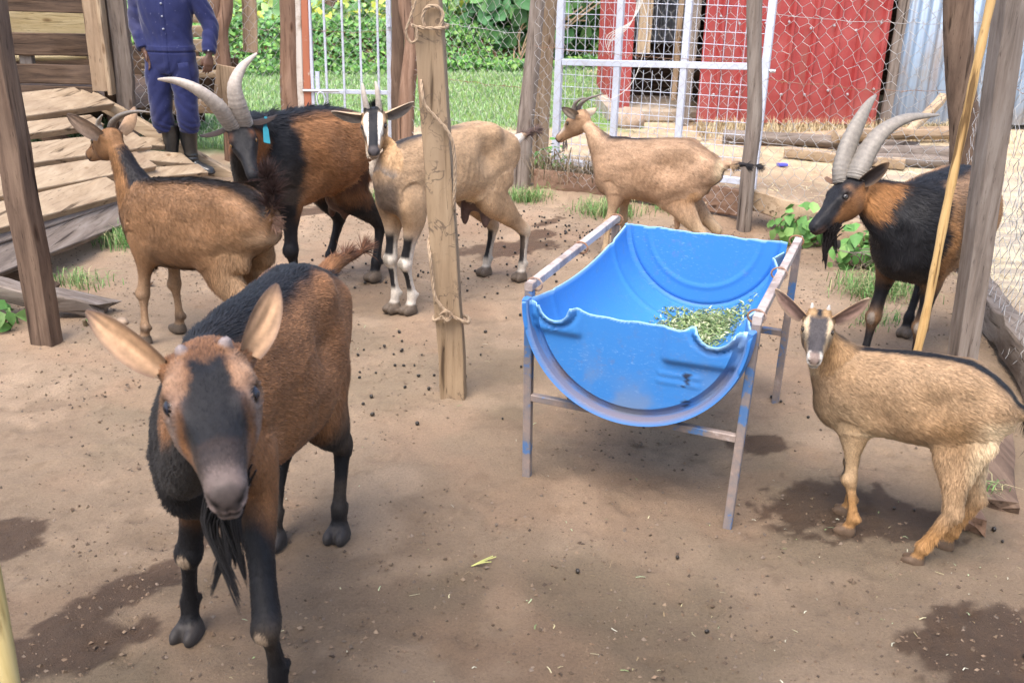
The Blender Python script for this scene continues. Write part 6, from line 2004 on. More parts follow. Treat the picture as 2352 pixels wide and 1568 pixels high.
def paint_rear(F, V):
    x, z = F['x'], F['z']
    c = base_brown(F, (0.380, 0.245, 0.150), 0.16)
    c = mixv(c, (0.28, 0.165, 0.09), leg_mask(F, 0) * np.exp(-((x - 0.0) / 0.16) ** 2 - ((z - 0.48) / 0.12) ** 2) * 0.6)
    c = mixv(c, (0.30, 0.165, 0.07), leg_mask(F, 5, 6) * sstep(x, -0.26, -0.18) * sstep(z, 0.32, 0.42) * 0.8)
    c = mixv(c, (0.025, 0.02, 0.02), dorsal(F, 0.032, 0.02) * sstep(x, 0.0, 0.12))
    c = mixv(c, (0.16, 0.085, 0.04), dorsal(F, 0.030, 0.03) * (1 - sstep(x, -0.05, 0.08)) * 0.6)
    c = mixv(c, CREAM * 1.1, leg_mask(F, 0) * (1 - sstep(z + 0.03 * F['n'], 0.335, 0.37)))
    c = mixv(c, CREAM * 1.15, leg_mask(F, 0, 5, 6) * (1 - sstep(x + 0.02 * F['n'], -0.285, -0.25)) * (np.abs(F['y']) < 0.085) * (z > 0.25))
    c = mixv(c, (0.03, 0.025, 0.024), (1 - sstep(np.abs(F['y']), 0.012, 0.03)) * (x < -0.24) * sstep(z, 0.43, 0.46) * (1 - sstep(z, 0.52, 0.56)))
    c = mixv(c, (0.40, 0.29, 0.18), leg_mask(F, 3, 4, 5, 6) * (1 - sstep(z, 0.20, 0.36)))
    c = mixv(c, (0.03, 0.025, 0.025), crest(F, 0.72) * (1 - sstep(F['t'], 0.75, 0.95)))
    hm = F['id'] == 2
    hc = base_brown(F, (0.34, 0.205, 0.115), 0.1)
    hl, hf, hu = np.abs(F['hl']), F['hf'], F['hu']
    hc = mixv(hc, BLACK * 2, (1 - sstep(hl, 0.06, 0.08)) * sstep(hf, 0.2, 0.3) * sstep(hu, -0.12, -0.05))
    hc = mixv(hc, WHITE, sstep(hl, 0.065, 0.085) * (1 - sstep(hl, 0.11, 0.14)) * sstep(hf, 0.3, 0.4) * (1 - sstep(hf, 0.8, 0.86)) * sstep(hu, -0.14, -0.08) * 0.8)
    hc = mixv(hc, (0.06, 0.05, 0.05), sstep(hf, 0.90, 0.95))
    c = np.where(hm[:, None], hc, c)
    c = mixv(c, (0.02, 0.017, 0.018), (F['id'] == 7) * sstep(F['t'], 0.25, 0.5))
    return c

def paint_billy(F, V):
    x, z = F['x'], F['z']
    c = base_brown(F, (0.27, 0.140, 0.060))
    c = mixv(c, (0.36, 0.21, 0.11), leg_mask(F, 0, 5, 6) * sstep(z, 0.60, 0.72) * 0.7)
    c = mixv(c, BLACK, dorsal(F, 0.058, 0.03))
    c = mixv(c, BLACK, leg_mask(F, 0, 3, 4) * sstep(x + 0.10 * (F['n'] - 0.5) + 0.30 * (z - 0.6) * (z < 0.6) - 1.2 * np.maximum(np.abs(F['y']) - 0.075, 0) * (z > 0.45), 0.20, 0.27))
    c = mixv(c, BLACK, leg_mask(F, 0) * (1 - sstep(z + 0.04 * F['n'], 0.40, 0.46)))
    for i in (3, 4, 5, 6):
        m = F['id'] == i
        kz = F['kn'][i]
        c = mixv(c, BLACK, m * (1 - sstep(z + 0.05 * F['n'], 0.36, 0.46)))
        c = mixv(c, (0.22, 0.105, 0.045), m * sstep(-F['nr'][:, 0], 0.2, 0.7) * (z < 0.36) * 0.9)
        if i < 5:
            c = mixv(c, (0.24, 0.13, 0.06), m * np.exp(-((z - kz[2]) / 0.035) ** 2) * 0.75)
            d = np.linalg.norm((V - (kz + np.array((0.03, 0, 0)))) / np.array((0.03, 0.018, 0.028)), axis=1)
            c = mixv(c, (0.24, 0.20, 0.16), m * (1 - sstep(d, 0.7, 1.0)))
    nk = F['id'] == 1
    nc = base_brown(F, (0.28, 0.130, 0.048))
    nc = mixv(nc, BLACK, sstep(F['a'] + 0.3 * (F['n'] - 0.5), 0.60, 0.85))
    nc = mixv(nc, BLACK, 1 - sstep(F['t'] + 0.15 * F['n'] + 0.12 * F['a'], 0.26, 0.42))
    nc = mixv(nc, BLACK, (1 - sstep(F['a'] + 0.2 * (F['n'] - .5), -0.75, -0.40)))
    c = np.where(nk[:, None], nc, c)
    hm = F['id'] == 2
    hl, hf, hu = np.abs(F['hl']), F['hf'], F['hu']
    hc = np.tile(BLACK * 1.2, (len(V), 1))
    ck = sstep(-hu + 0.05 * (F['n'] - 0.5) - 0.12 * sstep(hf, 0.4, 0.7), 0.05, 0.13) * (1 - sstep(hf + 0.06 * F['n'], 0.68, 0.80))
    hc = mixv(hc, np.array((0.17, 0.078, 0.03)) * (0.6 + 0.8 * F['n2'][:, None]), ck)
    hc = mixv(hc, (0.16, 0.085, 0.045), np.exp(-((hf - 0.30) / 0.06) ** 2 - ((hl - 0.16) / 0.04) ** 2) * 0.9)
    hc = mixv(hc, (0.085, 0.045, 0.03), sstep(hf, 0.80, 0.90) * sstep(-hu, 0.15, 0.22) * 0.8)
    c = np.where(hm[:, None], hc, c)
    c = mixv(c, BLACK, F['id'] == 7)
    return c

def paint_kid(F, V):
    x, z = F['x'], F['z']
    c = base_brown(F, (0.345, 0.225, 0.128), 0.16)
    tor = leg_mask(F, 0, 5, 6)
    c = mixv(c, (0.26, 0.145, 0.062), tor * np.exp(-((x + 0.06) / 0.10) ** 2 - ((z - 0.38) / 0.05) ** 2) * 0.7)
    c = mixv(c, (0.40, 0.27, 0.15), leg_mask(F, 0, 3, 4) * sstep(x, 0.08, 0.16) * (1 - sstep(z, 0.30, 0.42)) * 0.8)
    c = mixv(c, BLACK * 1.3, dorsal(F, 0.020, 0.008))
    c = mixv(c, CREAM * 1.15, leg_mask(F, 0) * (1 - sstep(z + 0.03 * F['n'], 0.315, 0.355)) * (1 - sstep(x, 0.12, 0.2)))
    c = mixv(c, (0.44, 0.32, 0.20), leg_mask(F, 0, 3, 4) * sstep(x, 0.12, 0.22) * (1 - sstep(z, 0.30, 0.45)) * 0.7)
    c = mixv(c, CREAM * 1.2, leg_mask(F, 0, 5, 6) * (1 - sstep(x + 0.04 * (F['n'] - 0.5) + 0.25 * np.maximum(0.30 - z, 0), -0.15, -0.10)) * sstep(z, 0.16, 0.22) * (1 - sstep(z, 0.40, 0.44)))
    c = mixv(c, (0.34, 0.185, 0.075), leg_mask(F, 3, 4, 5, 6) * (1 - sstep(z, 0.10, 0.18)))
    c = mixv(c, BLACK * 1.5, leg_mask(F, 3, 4) * sstep(F['nr'][:, 0], 0.5, 0.8) * sstep(z, 0.065, 0.085) * (1 - sstep(z, 0.20, 0.23)) * (1 - np.exp(-((z - 0.15) / 0.02) ** 2)))
    nk = F['id'] == 1
    nc = base_brown(F, (0.35, 0.215, 0.11), 0.12)
    nc = mixv(nc, (0.17, 0.10, 0.05), np.exp(-((F['a'] - 0.5) / 0.35) ** 2 - ((F['t'] - 0.25) / 0.18) ** 2) * 0.7 * sstep(F['b'], -0.4, 0.4))
    nc = mixv(nc, BLACK * 1.4, crest(F, 0.78) * (1 - sstep(F['t'], 0.55, 0.75)))
    nc = mixv(nc, (0.42, 0.31, 0.19), 1 - sstep(F['a'], -0.7, -0.2))
    c = np.where(nk[:, None], nc, c)
    hm = F['id'] == 2
    hl, hf, hu = np.abs(F['hl']), F['hf'], F['hu']
    hc = base_brown(F, (0.30, 0.19, 0.095), 0.1)
    stripe = sstep(hl, 0.10 - 0.025 * sstep(hf, .5, .8), 0.125 - 0.025 * sstep(hf, .5, .8)) * (1 - sstep(hl, 0.165 - 0.06 * sstep(hf, .45, .7), 0.185 - 0.06 * sstep(hf, .45, .7))) * sstep(hf, 0.14, 0.24) * (1 - sstep(hf, 0.84, 0.92)) * sstep(hu, -0.17, -0.09)
    blaze = (1 - sstep(hl + 0.03 * (F['n'] - .5), 0.105 - 0.03 * sstep(hf, .5, .8), 0.13 - 0.03 * sstep(hf, .5, .8))) * sstep(hf + 0.1 * F['n'], 0.24, 0.36) * sstep(hu, -0.2, -0.1)
    hc = mixv(hc, (0.055, 0.048, 0.048), blaze)
    hc = mixv(hc, BLACK * 1.4, (1 - sstep(hl, 0.02, 0.05)) * (1 - sstep(hf, 0.22, 0.32)))
    hc = mixv(hc, (0.48, 0.37, 0.24), stripe)
    hc = mixv(hc, BLACK * 2, np.exp(-((hf - 0.56) / 0.09) ** 2 - ((hl - 0.155) / 0.018) ** 2) * (hu < -0.05))
    hc = mixv(hc, WHITE * 0.85, sstep(hf, 0.84, 0.88) * sstep(hl, 0.04, 0.065))
    hc = mixv(hc, WHITE * 0.8, sstep(hf, 0.84, 0.90) * sstep(-hu, 0.175, 0.195) * (1 - sstep(-hu, 0.245, 0.26)))
    hc = mixv(hc, (0.17, 0.125, 0.105), sstep(hf, 0.88, 0.92) * (1 - sstep(hl, 0.05, 0.07)) * sstep(hu, -0.19, -0.15))
    c = np.where(hm[:, None], hc, c)
    c = mixv(c, BLACK * 1.5, (F['id'] == 7) * sstep(F['t'], 0.25, 0.4))
    return c

def fl_base(F, V, Ln):
    idn = F['id']
    Ln = np.where((idn == 0) & (F['nr'][:, 2] > 0.6) & (np.abs(F['y']) < 0.05), Ln * 1.5, Ln)
    return Ln

EARD = lambda a, b, c: unit(np.array((a, b, c)))
HORN_C = (0.34, 0.29, 0.245)
HORN_F = (0.21, 0.185, 0.155)

GOATS = []
GOATS.append(dict(p0=(-0.555, 2.07), head=-100, H=0.78, HL=0.315, hpos=(-0.443, 1.335, 0.957), hyaw=-70, hpitch=-10, hroll=4.0, seed=11, hwid=1.04, muz=0.10, slim=0.74, tuck=0.35, hoofcol=np.array((0.035, 0.03, 0.028)),
    label='brown and black hornless goat with long pale ears walking up close to the camera',
    tor=[(0.42, .64, .47, .05), (0.36, .72, .42, .095), (0.26, .775, .385, .125), (0.14, .79, .36, .142), (0.0, .785, .335, .160), (-0.12, .785, .335, .165), (-0.22, .775, .375, .155), (-0.31, .745, .45, .130), (-0.375, .70, .52, .098), (-0.41, .65, .57, .055)],
    nc=(0.24, 0, 0.77), nt=(0.42, 0, 0.50), nw=0.095, kc=(0, 0.03, 0.0), kt=(0.02, 0, -0.05),
    hoof=dict(fr=(0.195, -0.136), fl=(0.368, 0.150), hl=(-0.271, 0.055), hr=(-0.204, -0.10)), sho=(0.26, 0.55), hip=(-0.27, 0.60),
    knee=dict(fl=(0.378, 0.145, 0.205)),
    tail=[(-0.385, 0, 0.69), (-0.43, 0.015, 0.72), (-0.48, 0.03, 0.72), (-0.53, 0.06, 0.73)],
    earR=(EARD(-0.22, -0.30, 0.215), EARD(1.0, -0.1, 0.25), 0.43, 0.074), earL=(EARD(-0.22, 0.23, 0.27), EARD(1.0, 0.2, 0.35), 0.36, 0.074),
    ear_in=(0.44, 0.27, 0.155), ear_out=(0.24, 0.12, 0.06), ear_rim=(0.085, 0.055, 0.045), cup=0.70,
    knobs=[(0.155, 0.095, 0.050, 0.034), (0.155, -0.095, 0.046, 0.032)], iris=(0.018, 0.020, 0.032), eyl=0.150,
    paint=paint_front, furmod=lambda F, V, L: np.where((F['id'] == 2) & (F['hf'] < 0.24) & (F['hu'] > -0.10), np.where(np.hypot(F['hf'] - 0.155, np.abs(F['hl']) - 0.095) < 0.05, 0.003, 0.015), fl_base(F, V, L)), hairs=150000, voxel=0.005, smooth=4, furlen=0.9, lift=0.2,
    wisps=([(0.62, -0.02, -0.34), (0.60, 0.02, -0.34), (0.66, 0.0, -0.33), (0.56, 0.0, -0.35)], (0.22, 0.05, -1.0), 0.155, 0.011, (0.013, 0.012, 0.013), 8, 46),
    locks=[('tail_hair', [([(-0.42, 0.01, 0.715), (-0.47, 0.03, 0.725), (-0.52, 0.06, 0.73)], (-0.8, 0.25, 0.35), 0.055, 0.0014, (0.10, 0.045, 0.024), 520, 0.28, 0.25)])]))

GOATS.append(dict(p0=(-1.13, 3.585), head=147.6, H=0.69, HL=0.235, hpos=(-1.555, 3.865, 0.815), hyaw=142, hpitch=-26, hroll=-1, seed=22, lumps=[(-0.09, 0.072, 0.425, 0.11, 0.040, 0.085), (-0.09, -0.072, 0.425, 0.11, 0.040, 0.085)], slim=0.84, tuck=0.30,
    label='dull brown goat with a dark back stripe, seen from behind before the ramp',
    tor=[(0.45, .58, .44, .045), (0.40, .625, .36, .085), (0.31, .65, .318, .115), (0.19, .668, .300, .135), (0.05, .684, .303, .152), (-0.07, .690, .330, .152), (-0.16, .688, .375, .140), (-0.24, .672, .42, .122), (-0.295, .63, .47, .095), (-0.335, .575, .50, .05)],
    nc=(0.33, 0, 0.645), nt=(0.455, 0, 0.44), nw=0.085, kc=(-0.02, 0, -0.03), kt=(0, 0, 0),
    hoof=dict(fl=(0.33, 0.085), fr=(0.33, -0.085), hl=(-0.30, 0.08), hr=(-0.24, -0.08)), sho=(0.32, 0.48), hip=(-0.21, 0.53),
    tail=[(-0.315, 0, 0.60), (-0.345, 0, 0.64), (-0.345, 0, 0.69), (-0.325, 0, 0.73)],
    earL=(EARD(-0.05, 0.42, 0.33), EARD(-0.4, 0.3, -0.5), 0.58, 0.135), earR=(EARD(-0.18, -0.24, 0.22), EARD(0.3, -0.9, -0.1), 0.48, 0.135),
    ear_in=(0.34, 0.24, 0.17), ear_out=(0.36, 0.23, 0.14), ear_rim=(0.10, 0.07, 0.055), cup=0.55,
    paint=paint_left, hairs=60000, bony=0.6,
    furmod=lambda F, V, L: np.where((F['id'] == 0) & (V[:, 2] < 0.36), L * 1.8, fl_base(F, V, L)),
    horns=[([(0.20, 0.07, 0.03), (0.21, 0.08, 0.13), (0.12, 0.09, 0.19), (-0.03, 0.09, 0.225)], [0.0135, 0.013, 0.010, 0.003], (0.25, 0.22, 0.18)),
           ([(0.17, -0.075, 0.02), (0.06, -0.09, 0.10), (-0.12, -0.13, 0.135), (-0.36, -0.17, 0.11), (-0.59, -0.22, 0.045), (-0.82, -0.26, -0.06)], [0.0180, 0.017, 0.015, 0.011, 0.007, 0.002], (0.16, 0.135, 0.11))],
    locks=[('tail_hair', [([(-0.335, 0, 0.63), (-0.345, 0, 0.68), (-0.325, 0, 0.73)], (-0.15, 0.1, 0.75), 0.09, 0.0014, (0.035, 0.018, 0.015), 520, 0.36, 0.25),
                          ([(-0.335, 0, 0.60), (-0.335, 0, 0.575)], (-0.8, -0.2, -0.1), 0.05, 0.0014, (0.22, 0.13, 0.09), 160, 0.40, 0.3)])]))

GOATS.append(dict(p0=(-0.92, 4.42), head=-124, H=0.83, HL=0.262, hpos=(-1.065, 3.84, 0.875), hyaw=-62, hpitch=-45, hroll=18, seed=33, slim=0.86,
    label='large black and chestnut goat with huge upswept horns and a blue ear tag',
    tor=[(0.38, .70, .50, .06), (0.33, .775, .43, .115), (0.24, .825, .375, .150), (0.14, .825, .365, .172), (0.01, .825, .38, .190), (-0.10, .818, .395, .188), (-0.20, .802, .425, .170), (-0.29, .775, .49, .145), (-0.36, .72, .56, .105), (-0.395, .66, .60, .06)],
    nc=(0.22, 0, 0.81), nt=(0.39, 0, 0.54), nw=0.105, kc=(0.0, 0, 0.04), kt=(0.06, 0, 0.02),
    hoof=dict(fl=(0.22, 0.10), fr=(0.30, -0.09), hl=(-0.281, 0.115), hr=(-0.22, -0.127)), sho=(0.24, 0.58), hip=(-0.26, 0.64),
    tail=[(-0.365, 0, 0.70), (-0.40, 0, 0.735), (-0.42, 0, 0.765), (-0.43, 0, 0.79)],
    earL=(EARD(-0.05, 0.28, -0.13), EARD(0.6, 0.2, -0.8), 0.42, 0.105), earR=(EARD(-0.05, -0.39, -0.20), EARD(0.6, -0.2, -0.7), 0.46, 0.105),
    ear_in=(0.03, 0.022, 0.02), ear_out=(0.035, 0.022, 0.016), ear_rim=(0.012, 0.010, 0.010), cup=0.5, eartag=(0.55, 0.75, -0.62),
    paint=paint_black, hairs=60000, bony=0.6, iris=(0.22, 0.12, 0.04),
    furmod=lambda F, V, L: np.where(((F['id'] == 0) & (F['nr'][:, 2] > 0.5) & (np.abs(F['y']) < 0.08)) | ((F['id'] == 1) & (F['a'] > 0.6)), L * 2.0, L),
    lift=0.30,
    udder=[(-0.165, 0.03, 0.415, 0.085, 0.075, 0.075), (-0.15, 0.06, 0.345, 0.024, 0.022, 0.04), (-0.15, -0.02, 0.345, 0.024, 0.022, 0.04)],
    horns=[([(0.14, -0.09, 0.00), (0.11, -0.13, 0.16), (0.03, -0.20, 0.41), (-0.13, -0.385, 0.62), (-0.33, -0.62, 0.64), (-0.52, -0.88, 0.53)], [0.038, 0.037, 0.034, 0.026, 0.017, 0.004], HORN_C),
           ([(0.14, 0.065, 0.00), (0.11, 0.07, 0.15), (0.02, 0.075, 0.36), (-0.13, 0.115, 0.55), (-0.33, 0.28, 0.63), (-0.50, 0.53, 0.63)], [0.038, 0.037, 0.034, 0.026, 0.017, 0.004], HORN_C)],
    locks=[('tail_hair', [([(-0.40, 0, 0.735), (-0.42, 0, 0.765), (-0.43, 0, 0.79)], (-0.2, 0.2, 0.5), 0.06, 0.0014, (0.012, 0.011, 0.012), 360, 0.36, 0.5)]),
           ('mane', [([(0.22, 0, 0.82), (0.12, 0, 0.825), (0.0, 0, 0.825), (-0.1, 0, 0.82), (0.25, 0.03, 0.81), (0.18, -0.03, 0.82), (0.06, 0.03, 0.82)], (-0.9, 0.0, 0.35), 0.060, 0.0013, (0.014, 0.013, 0.015), 420, 0.22, 0.5)])]))

GOATS.append(dict(p0=(-0.27, 4.41), head=-128.7, H=0.755, HL=0.272, hpos=(-0.598, 4.22, 0.868), hyaw=-84, hpitch=-26, hroll=5, seed=44, lumps=[(-0.14, 0.070, 0.48, 0.10, 0.036, 0.080), (-0.14, -0.070, 0.48, 0.10, 0.036, 0.080)], slim=0.76, tuck=0.35,
    label='slim fawn goat with black and white striped face and short straight horns',
    tor=[(0.47, .645, .555, .04), (0.43, .70, .475, .085), (0.35, .745, .425, .115), (0.24, .757, .410, .130), (0.11, .760, .402, .145), (-0.02, .772, .395, .155), (-0.12, .775, .395, .152), (-0.22, .760, .435, .135), (-0.31, .722, .49, .115), (-0.38, .675, .545, .085), (-0.415, .63, .585, .045)],
    nc=(0.36, 0, 0.735), nt=(0.455, 0, 0.54), nw=0.085, kc=(0.03, -0.01, 0.0), kt=(0.05, -0.02, 0.0),
    hoof=dict(fl=(0.33, 0.035), fr=(0.36, -0.035), hl=(-0.376, 0.086), hr=(-0.323, -0.091)), sho=(0.36, 0.54), hip=(-0.26, 0.61),
    knee=dict(fl=(0.345, 0.028, 0.225), fr=(0.352, -0.055, 0.232)),
    tail=[(-0.40, 0, 0.645), (-0.445, 0, 0.665), (-0.49, 0.01, 0.675), (-0.53, 0.03, 0.69)],
    earL=(EARD(-0.05, 0.39, 0.07), EARD(0.9, 0.1, -0.35), 0.46, 0.125), earR=(EARD(-0.05, -0.44, 0.0), EARD(0.9, -0.1, -0.35), 0.48, 0.125),
    ear_in=(0.20, 0.17, 0.15), ear_out=(0.40, 0.28, 0.17), ear_rim=(0.30, 0.25, 0.19), cup=0.6,
    paint=paint_white, hairs=55000, bony=1.5, furlen=0.7, lift=0.18, iris=(0.06, 0.05, 0.05),
    udder=[(-0.16, 0.0, 0.43, 0.075, 0.06, 0.07), (-0.10, -0.03, 0.36, 0.026, 0.024, 0.065), (-0.15, 0.05, 0.355, 0.028, 0.026, 0.07)],
    horns=[([(0.13, 0.085, 0.03), (0.09, 0.092, 0.16), (0.02, 0.09, 0.31), (-0.05, 0.075, 0.42)], [0.0155, 0.014, 0.0115, 0.004], (0.42, 0.36, 0.30)),
           ([(0.13, -0.085, 0.03), (0.09, -0.105, 0.16), (0.02, -0.115, 0.29), (-0.05, -0.12, 0.40)], [0.0155, 0.014, 0.0115, 0.004], (0.42, 0.36, 0.30))],
    knobs=[(0.12, 0.085, 0.04, 0.065), (0.12, -0.085, 0.04, 0.065)],
    locks=[('tail_hair', [([(-0.46, 0, 0.67), (-0.50, 0.015, 0.68), (-0.53, 0.03, 0.69)], (-0.8, 0.1, 0.25), 0.055, 0.0014, (0.10, 0.065, 0.055), 360, 0.32, 0.3)])]))

GOATS.append(dict(p0=(0.72, 4.95), head=156, H=0.655, HL=0.220, hpos=(0.318, 5.135, 0.750), hyaw=146, hpitch=-42, hroll=-4, seed=55, lumps=[(-0.07, 0.070, 0.385, 0.10, 0.040, 0.080), (-0.07, -0.070, 0.385, 0.10, 0.040, 0.080)], slim=0.82,
    label='pale fawn goat behind the blue trough looking away, with swept back dark horns',
    tor=[(0.345, .545, .42, .045), (0.315, .60, .345, .09), (0.24, .638, .315, .12), (0.14, .635, .300, .142), (0.03, .647, .285, .160), (-0.06, .657, .275, .158), (-0.14, .648, .31, .142), (-0.21, .618, .37, .122), (-0.265, .575, .43, .095), (-0.30, .53, .47, .05)],
    nc=(0.26, 0, 0.625), nt=(0.345, 0, 0.44), nw=0.08, kc=(0.0, 0, -0.02), kt=(0.0, 0, 0.0),
    hoof=dict(fl=(0.255, 0.08), fr=(0.20, -0.08), hl=(-0.21, 0.08), hr=(-0.25, -0.085)), sho=(0.235, 0.46), hip=(-0.185, 0.51),
    tail=[(-0.29, 0, 0.545), (-0.34, -0.01, 0.555), (-0.40, -0.025, 0.555), (-0.45, -0.04, 0.555)],
    earL=(EARD(-0.02, 0.33, 0.22), EARD(-0.3, 0.5, -0.8), 0.44, 0.115), earR=(EARD(-0.08, -0.33, -0.06), EARD(0.9, -0.2, -0.3), 0.42, 0.115),
    ear_in=(0.34, 0.27, 0.20), ear_out=(0.42, 0.32, 0.22), ear_rim=(0.06, 0.05, 0.05), cup=0.5,
    paint=paint_rear, hairs=50000, bony=1.5, lift=0.2,
    horns=[([(0.17, 0.065, 0.02), (0.10, 0.07, 0.12), (-0.02, 0.085, 0.18), (-0.18, 0.10, 0.17), (-0.32, 0.11, 0.10)], [0.0175, 0.017, 0.013, 0.008, 0.003], (0.15, 0.125, 0.105)),
           ([(0.16, -0.065, 0.0), (0.05, -0.07, 0.09), (-0.09, -0.085, 0.12), (-0.26, -0.11, 0.095), (-0.44, -0.14, 0.025), (-0.62, -0.17, -0.045)], [0.0175, 0.017, 0.014, 0.010, 0.007, 0.002], (0.15, 0.125, 0.105))],
    udder=[(-0.12, 0.0, 0.30, 0.06, 0.05, 0.05), (-0.11, 0.035, 0.25, 0.02, 0.018, 0.045)],
    locks=[('tail_hair', [([(-0.34, -0.01, 0.555), (-0.40, -0.025, 0.555), (-0.45, -0.04, 0.555)], (-0.85, -0.05, -0.2), 0.05, 0.0014, (0.018, 0.016, 0.017), 440, 0.24, 0.3),
                          ([(-0.29, 0, 0.545), (-0.33, 0, 0.55)], (-0.8, 0.0, -0.1), 0.05, 0.0014, (0.36, 0.25, 0.15), 200, 0.32, 0.3)]),
           ('beard', [([('h', 0.85, 0, -0.28), ('h', 0.78, 0, -0.30)], (0, 0, -1), 0.055, 0.0014, (0.10, 0.085, 0.075), 72, 0.12, 0.3)])]))

GOATS.append(dict(p0=(1.615, 3.75), head=-129, H=0.75, HL=0.272, hpos=(1.205, 3.555, 0.772), hyaw=-146, hpitch=-31, hroll=20, seed=66, slim=1.0,
    label='dark bearded billy goat with long ridged grey horns, standing behind the leaning stick',
    tor=[(0.40, .64, .46, .06), (0.34, .72, .40, .12), (0.25, .755, .36, .150), (0.13, .755, .345, .168), (0.0, .75, .345, .180), (-0.12, .748, .36, .178), (-0.22, .742, .40, .165), (-0.31, .715, .46, .140), (-0.38, .66, .52, .10), (-0.415, .61, .55, .055)],
    nc=(0.22, 0, 0.745), nt=(0.40, 0, 0.50), nw=0.105, kc=(0.0, -0.03, 0.0), kt=(0.02, -0.05, 0.02),
    hoof=dict(fl=(0.33, 0.09), fr=(0.34, -0.09), hl=(-0.30, 0.09), hr=(-0.242, -0.12)), sho=(0.26, 0.54), hip=(-0.27, 0.59),
    tail=[(-0.395, 0, 0.655), (-0.44, 0, 0.66), (-0.48, 0, 0.63), (-0.50, 0, 0.59)],
    earL=(EARD(-0.24, 0.26, 0.04), EARD(0.3, 0.9, -0.1), 0.40, 0.10), earR=(EARD(-0.2, -0.9, 0.1), EARD(0.8, -0.2, -0.4), 0.42, 0.12),
    ear_in=(0.03, 0.022, 0.02), ear_out=(0.15, 0.08, 0.04), ear_rim=(0.16, 0.10, 0.06), cup=0.55, iris=(0.06, 0.055, 0.05),
    paint=paint_billy, hairs=60000, bony=0.6, furlen=1.2,
    furmod=fl_base,
    horns=[([(0.10, 0.07, -0.02), (-0.01, 0.08, 0.05), (-0.30, 0.105, 0.18), (-0.62, 0.14, 0.245), (-1.0, 0.19, 0.165), (-1.43, 0.23, -0.09)], [0.040, 0.040, 0.036, 0.030, 0.021, 0.004], HORN_F),
           ([(0.16, -0.07, 0.0), (0.05, -0.08, 0.15), (-0.24, -0.095, 0.345), (-0.59, -0.12, 0.48), (-0.87, -0.16, 0.545), (-1.07, -0.20, 0.555)], [0.040, 0.040, 0.034, 0.026, 0.016, 0.004], HORN_F)],
    wisps=([(0.72, 0, -0.31), (0.68, 0.02, -0.32), (0.76, -0.01, -0.30), (0.64, 0, -0.33)], (0.04, 0.03, -1.0), 0.155, 0.012, (0.015, 0.012, 0.012), 6, 60)))

GOATS.append(dict(p0=(1.105, 2.405), head=150, H=0.53, HL=0.208, hpos=(0.815, 2.52, 0.618), hyaw=-107, hpitch=-13, hroll=1, seed=77,
    label='small light brown kid with tiny horn buds, black back line and a striped face',
    tor=[(0.30, .485, .33, .045), (0.265, .515, .285, .085), (0.20, .520, .262, .110), (0.11, .528, .250, .122), (0.02, .540, .248, .130), (-0.06, .537, .258, .128), (-0.12, .520, .29, .115), (-0.165, .490, .33, .095), (-0.20, .445, .37, .05)],
    nc=(0.185, 0, 0.515), nt=(0.30, 0, 0.36), nw=0.070, kc=(0.02, 0, -0.02), kt=(0.03, 0, 0.0),
    hoof=dict(fl=(0.145, 0.075), fr=(0.175, -0.03), hl=(-0.045, 0.13), hr=(-0.10, 0.0)), sho=(0.20, 0.375), hip=(-0.115, 0.415),
    hock=dict(hl=(-0.108, 0.10, 0.165), hr=(-0.150, -0.03, 0.155)), stifle=dict(hl=(-0.090, 0.068, 0.31), hr=(-0.100, -0.06, 0.31)), slim=0.78, tuck=0.45,
    tail=[(-0.19, 0, 0.44), (-0.22, 0, 0.43), (-0.245, 0, 0.40), (-0.25, 0, 0.36)],
    earL=(EARD(-0.06, 0.335, 0.22), EARD(0.9, 0.0, -0.35), 0.50, 0.120), earR=(EARD(-0.06, -0.36, 0.24), EARD(0.9, 0.0, -0.35), 0.50, 0.120),
    ear_in=(0.30, 0.19, 0.15), ear_out=(0.36, 0.22, 0.11), ear_rim=(0.30, 0.22, 0.15), cup=0.55, iris=(0.07, 0.055, 0.04),
    paint=paint_kid, hairs=100000, voxel=0.0052, furlen=1.15, lift=0.2, hoofcol=np.array((0.10, 0.065, 0.042)),
    furmod=lambda F, V, L: np.where((F['id'] >= 5) & (F['id'] <= 6) & (V[:, 2] > 0.07) & (V[:, 0] < -0.02), np.maximum(L, 0.020), L),
    horns=[([(0.10, 0.095, 0.02), (0.085, 0.10, 0.075), (0.07, 0.105, 0.125)], [0.010, 0.008, 0.003], (0.40, 0.36, 0.32)),
           ([(0.10, -0.095, 0.02), (0.085, -0.10, 0.075), (0.07, -0.105, 0.13)], [0.010, 0.008, 0.003], (0.40, 0.36, 0.32))],
    knobs=[(0.11, 0.095, 0.03, 0.055), (0.11, -0.095, 0.03, 0.055)],
    lumps=[],
    wattle=True,
    locks=[('tail_hair', [([(-0.22, 0, 0.43), (-0.245, 0, 0.40), (-0.25, 0, 0.37)], (-0.5, 0, -0.6), 0.06, 0.0014, (0.02, 0.017, 0.017), 320, 0.28, 0.5)])]))

for S_ in GOATS: build_goat(S_)
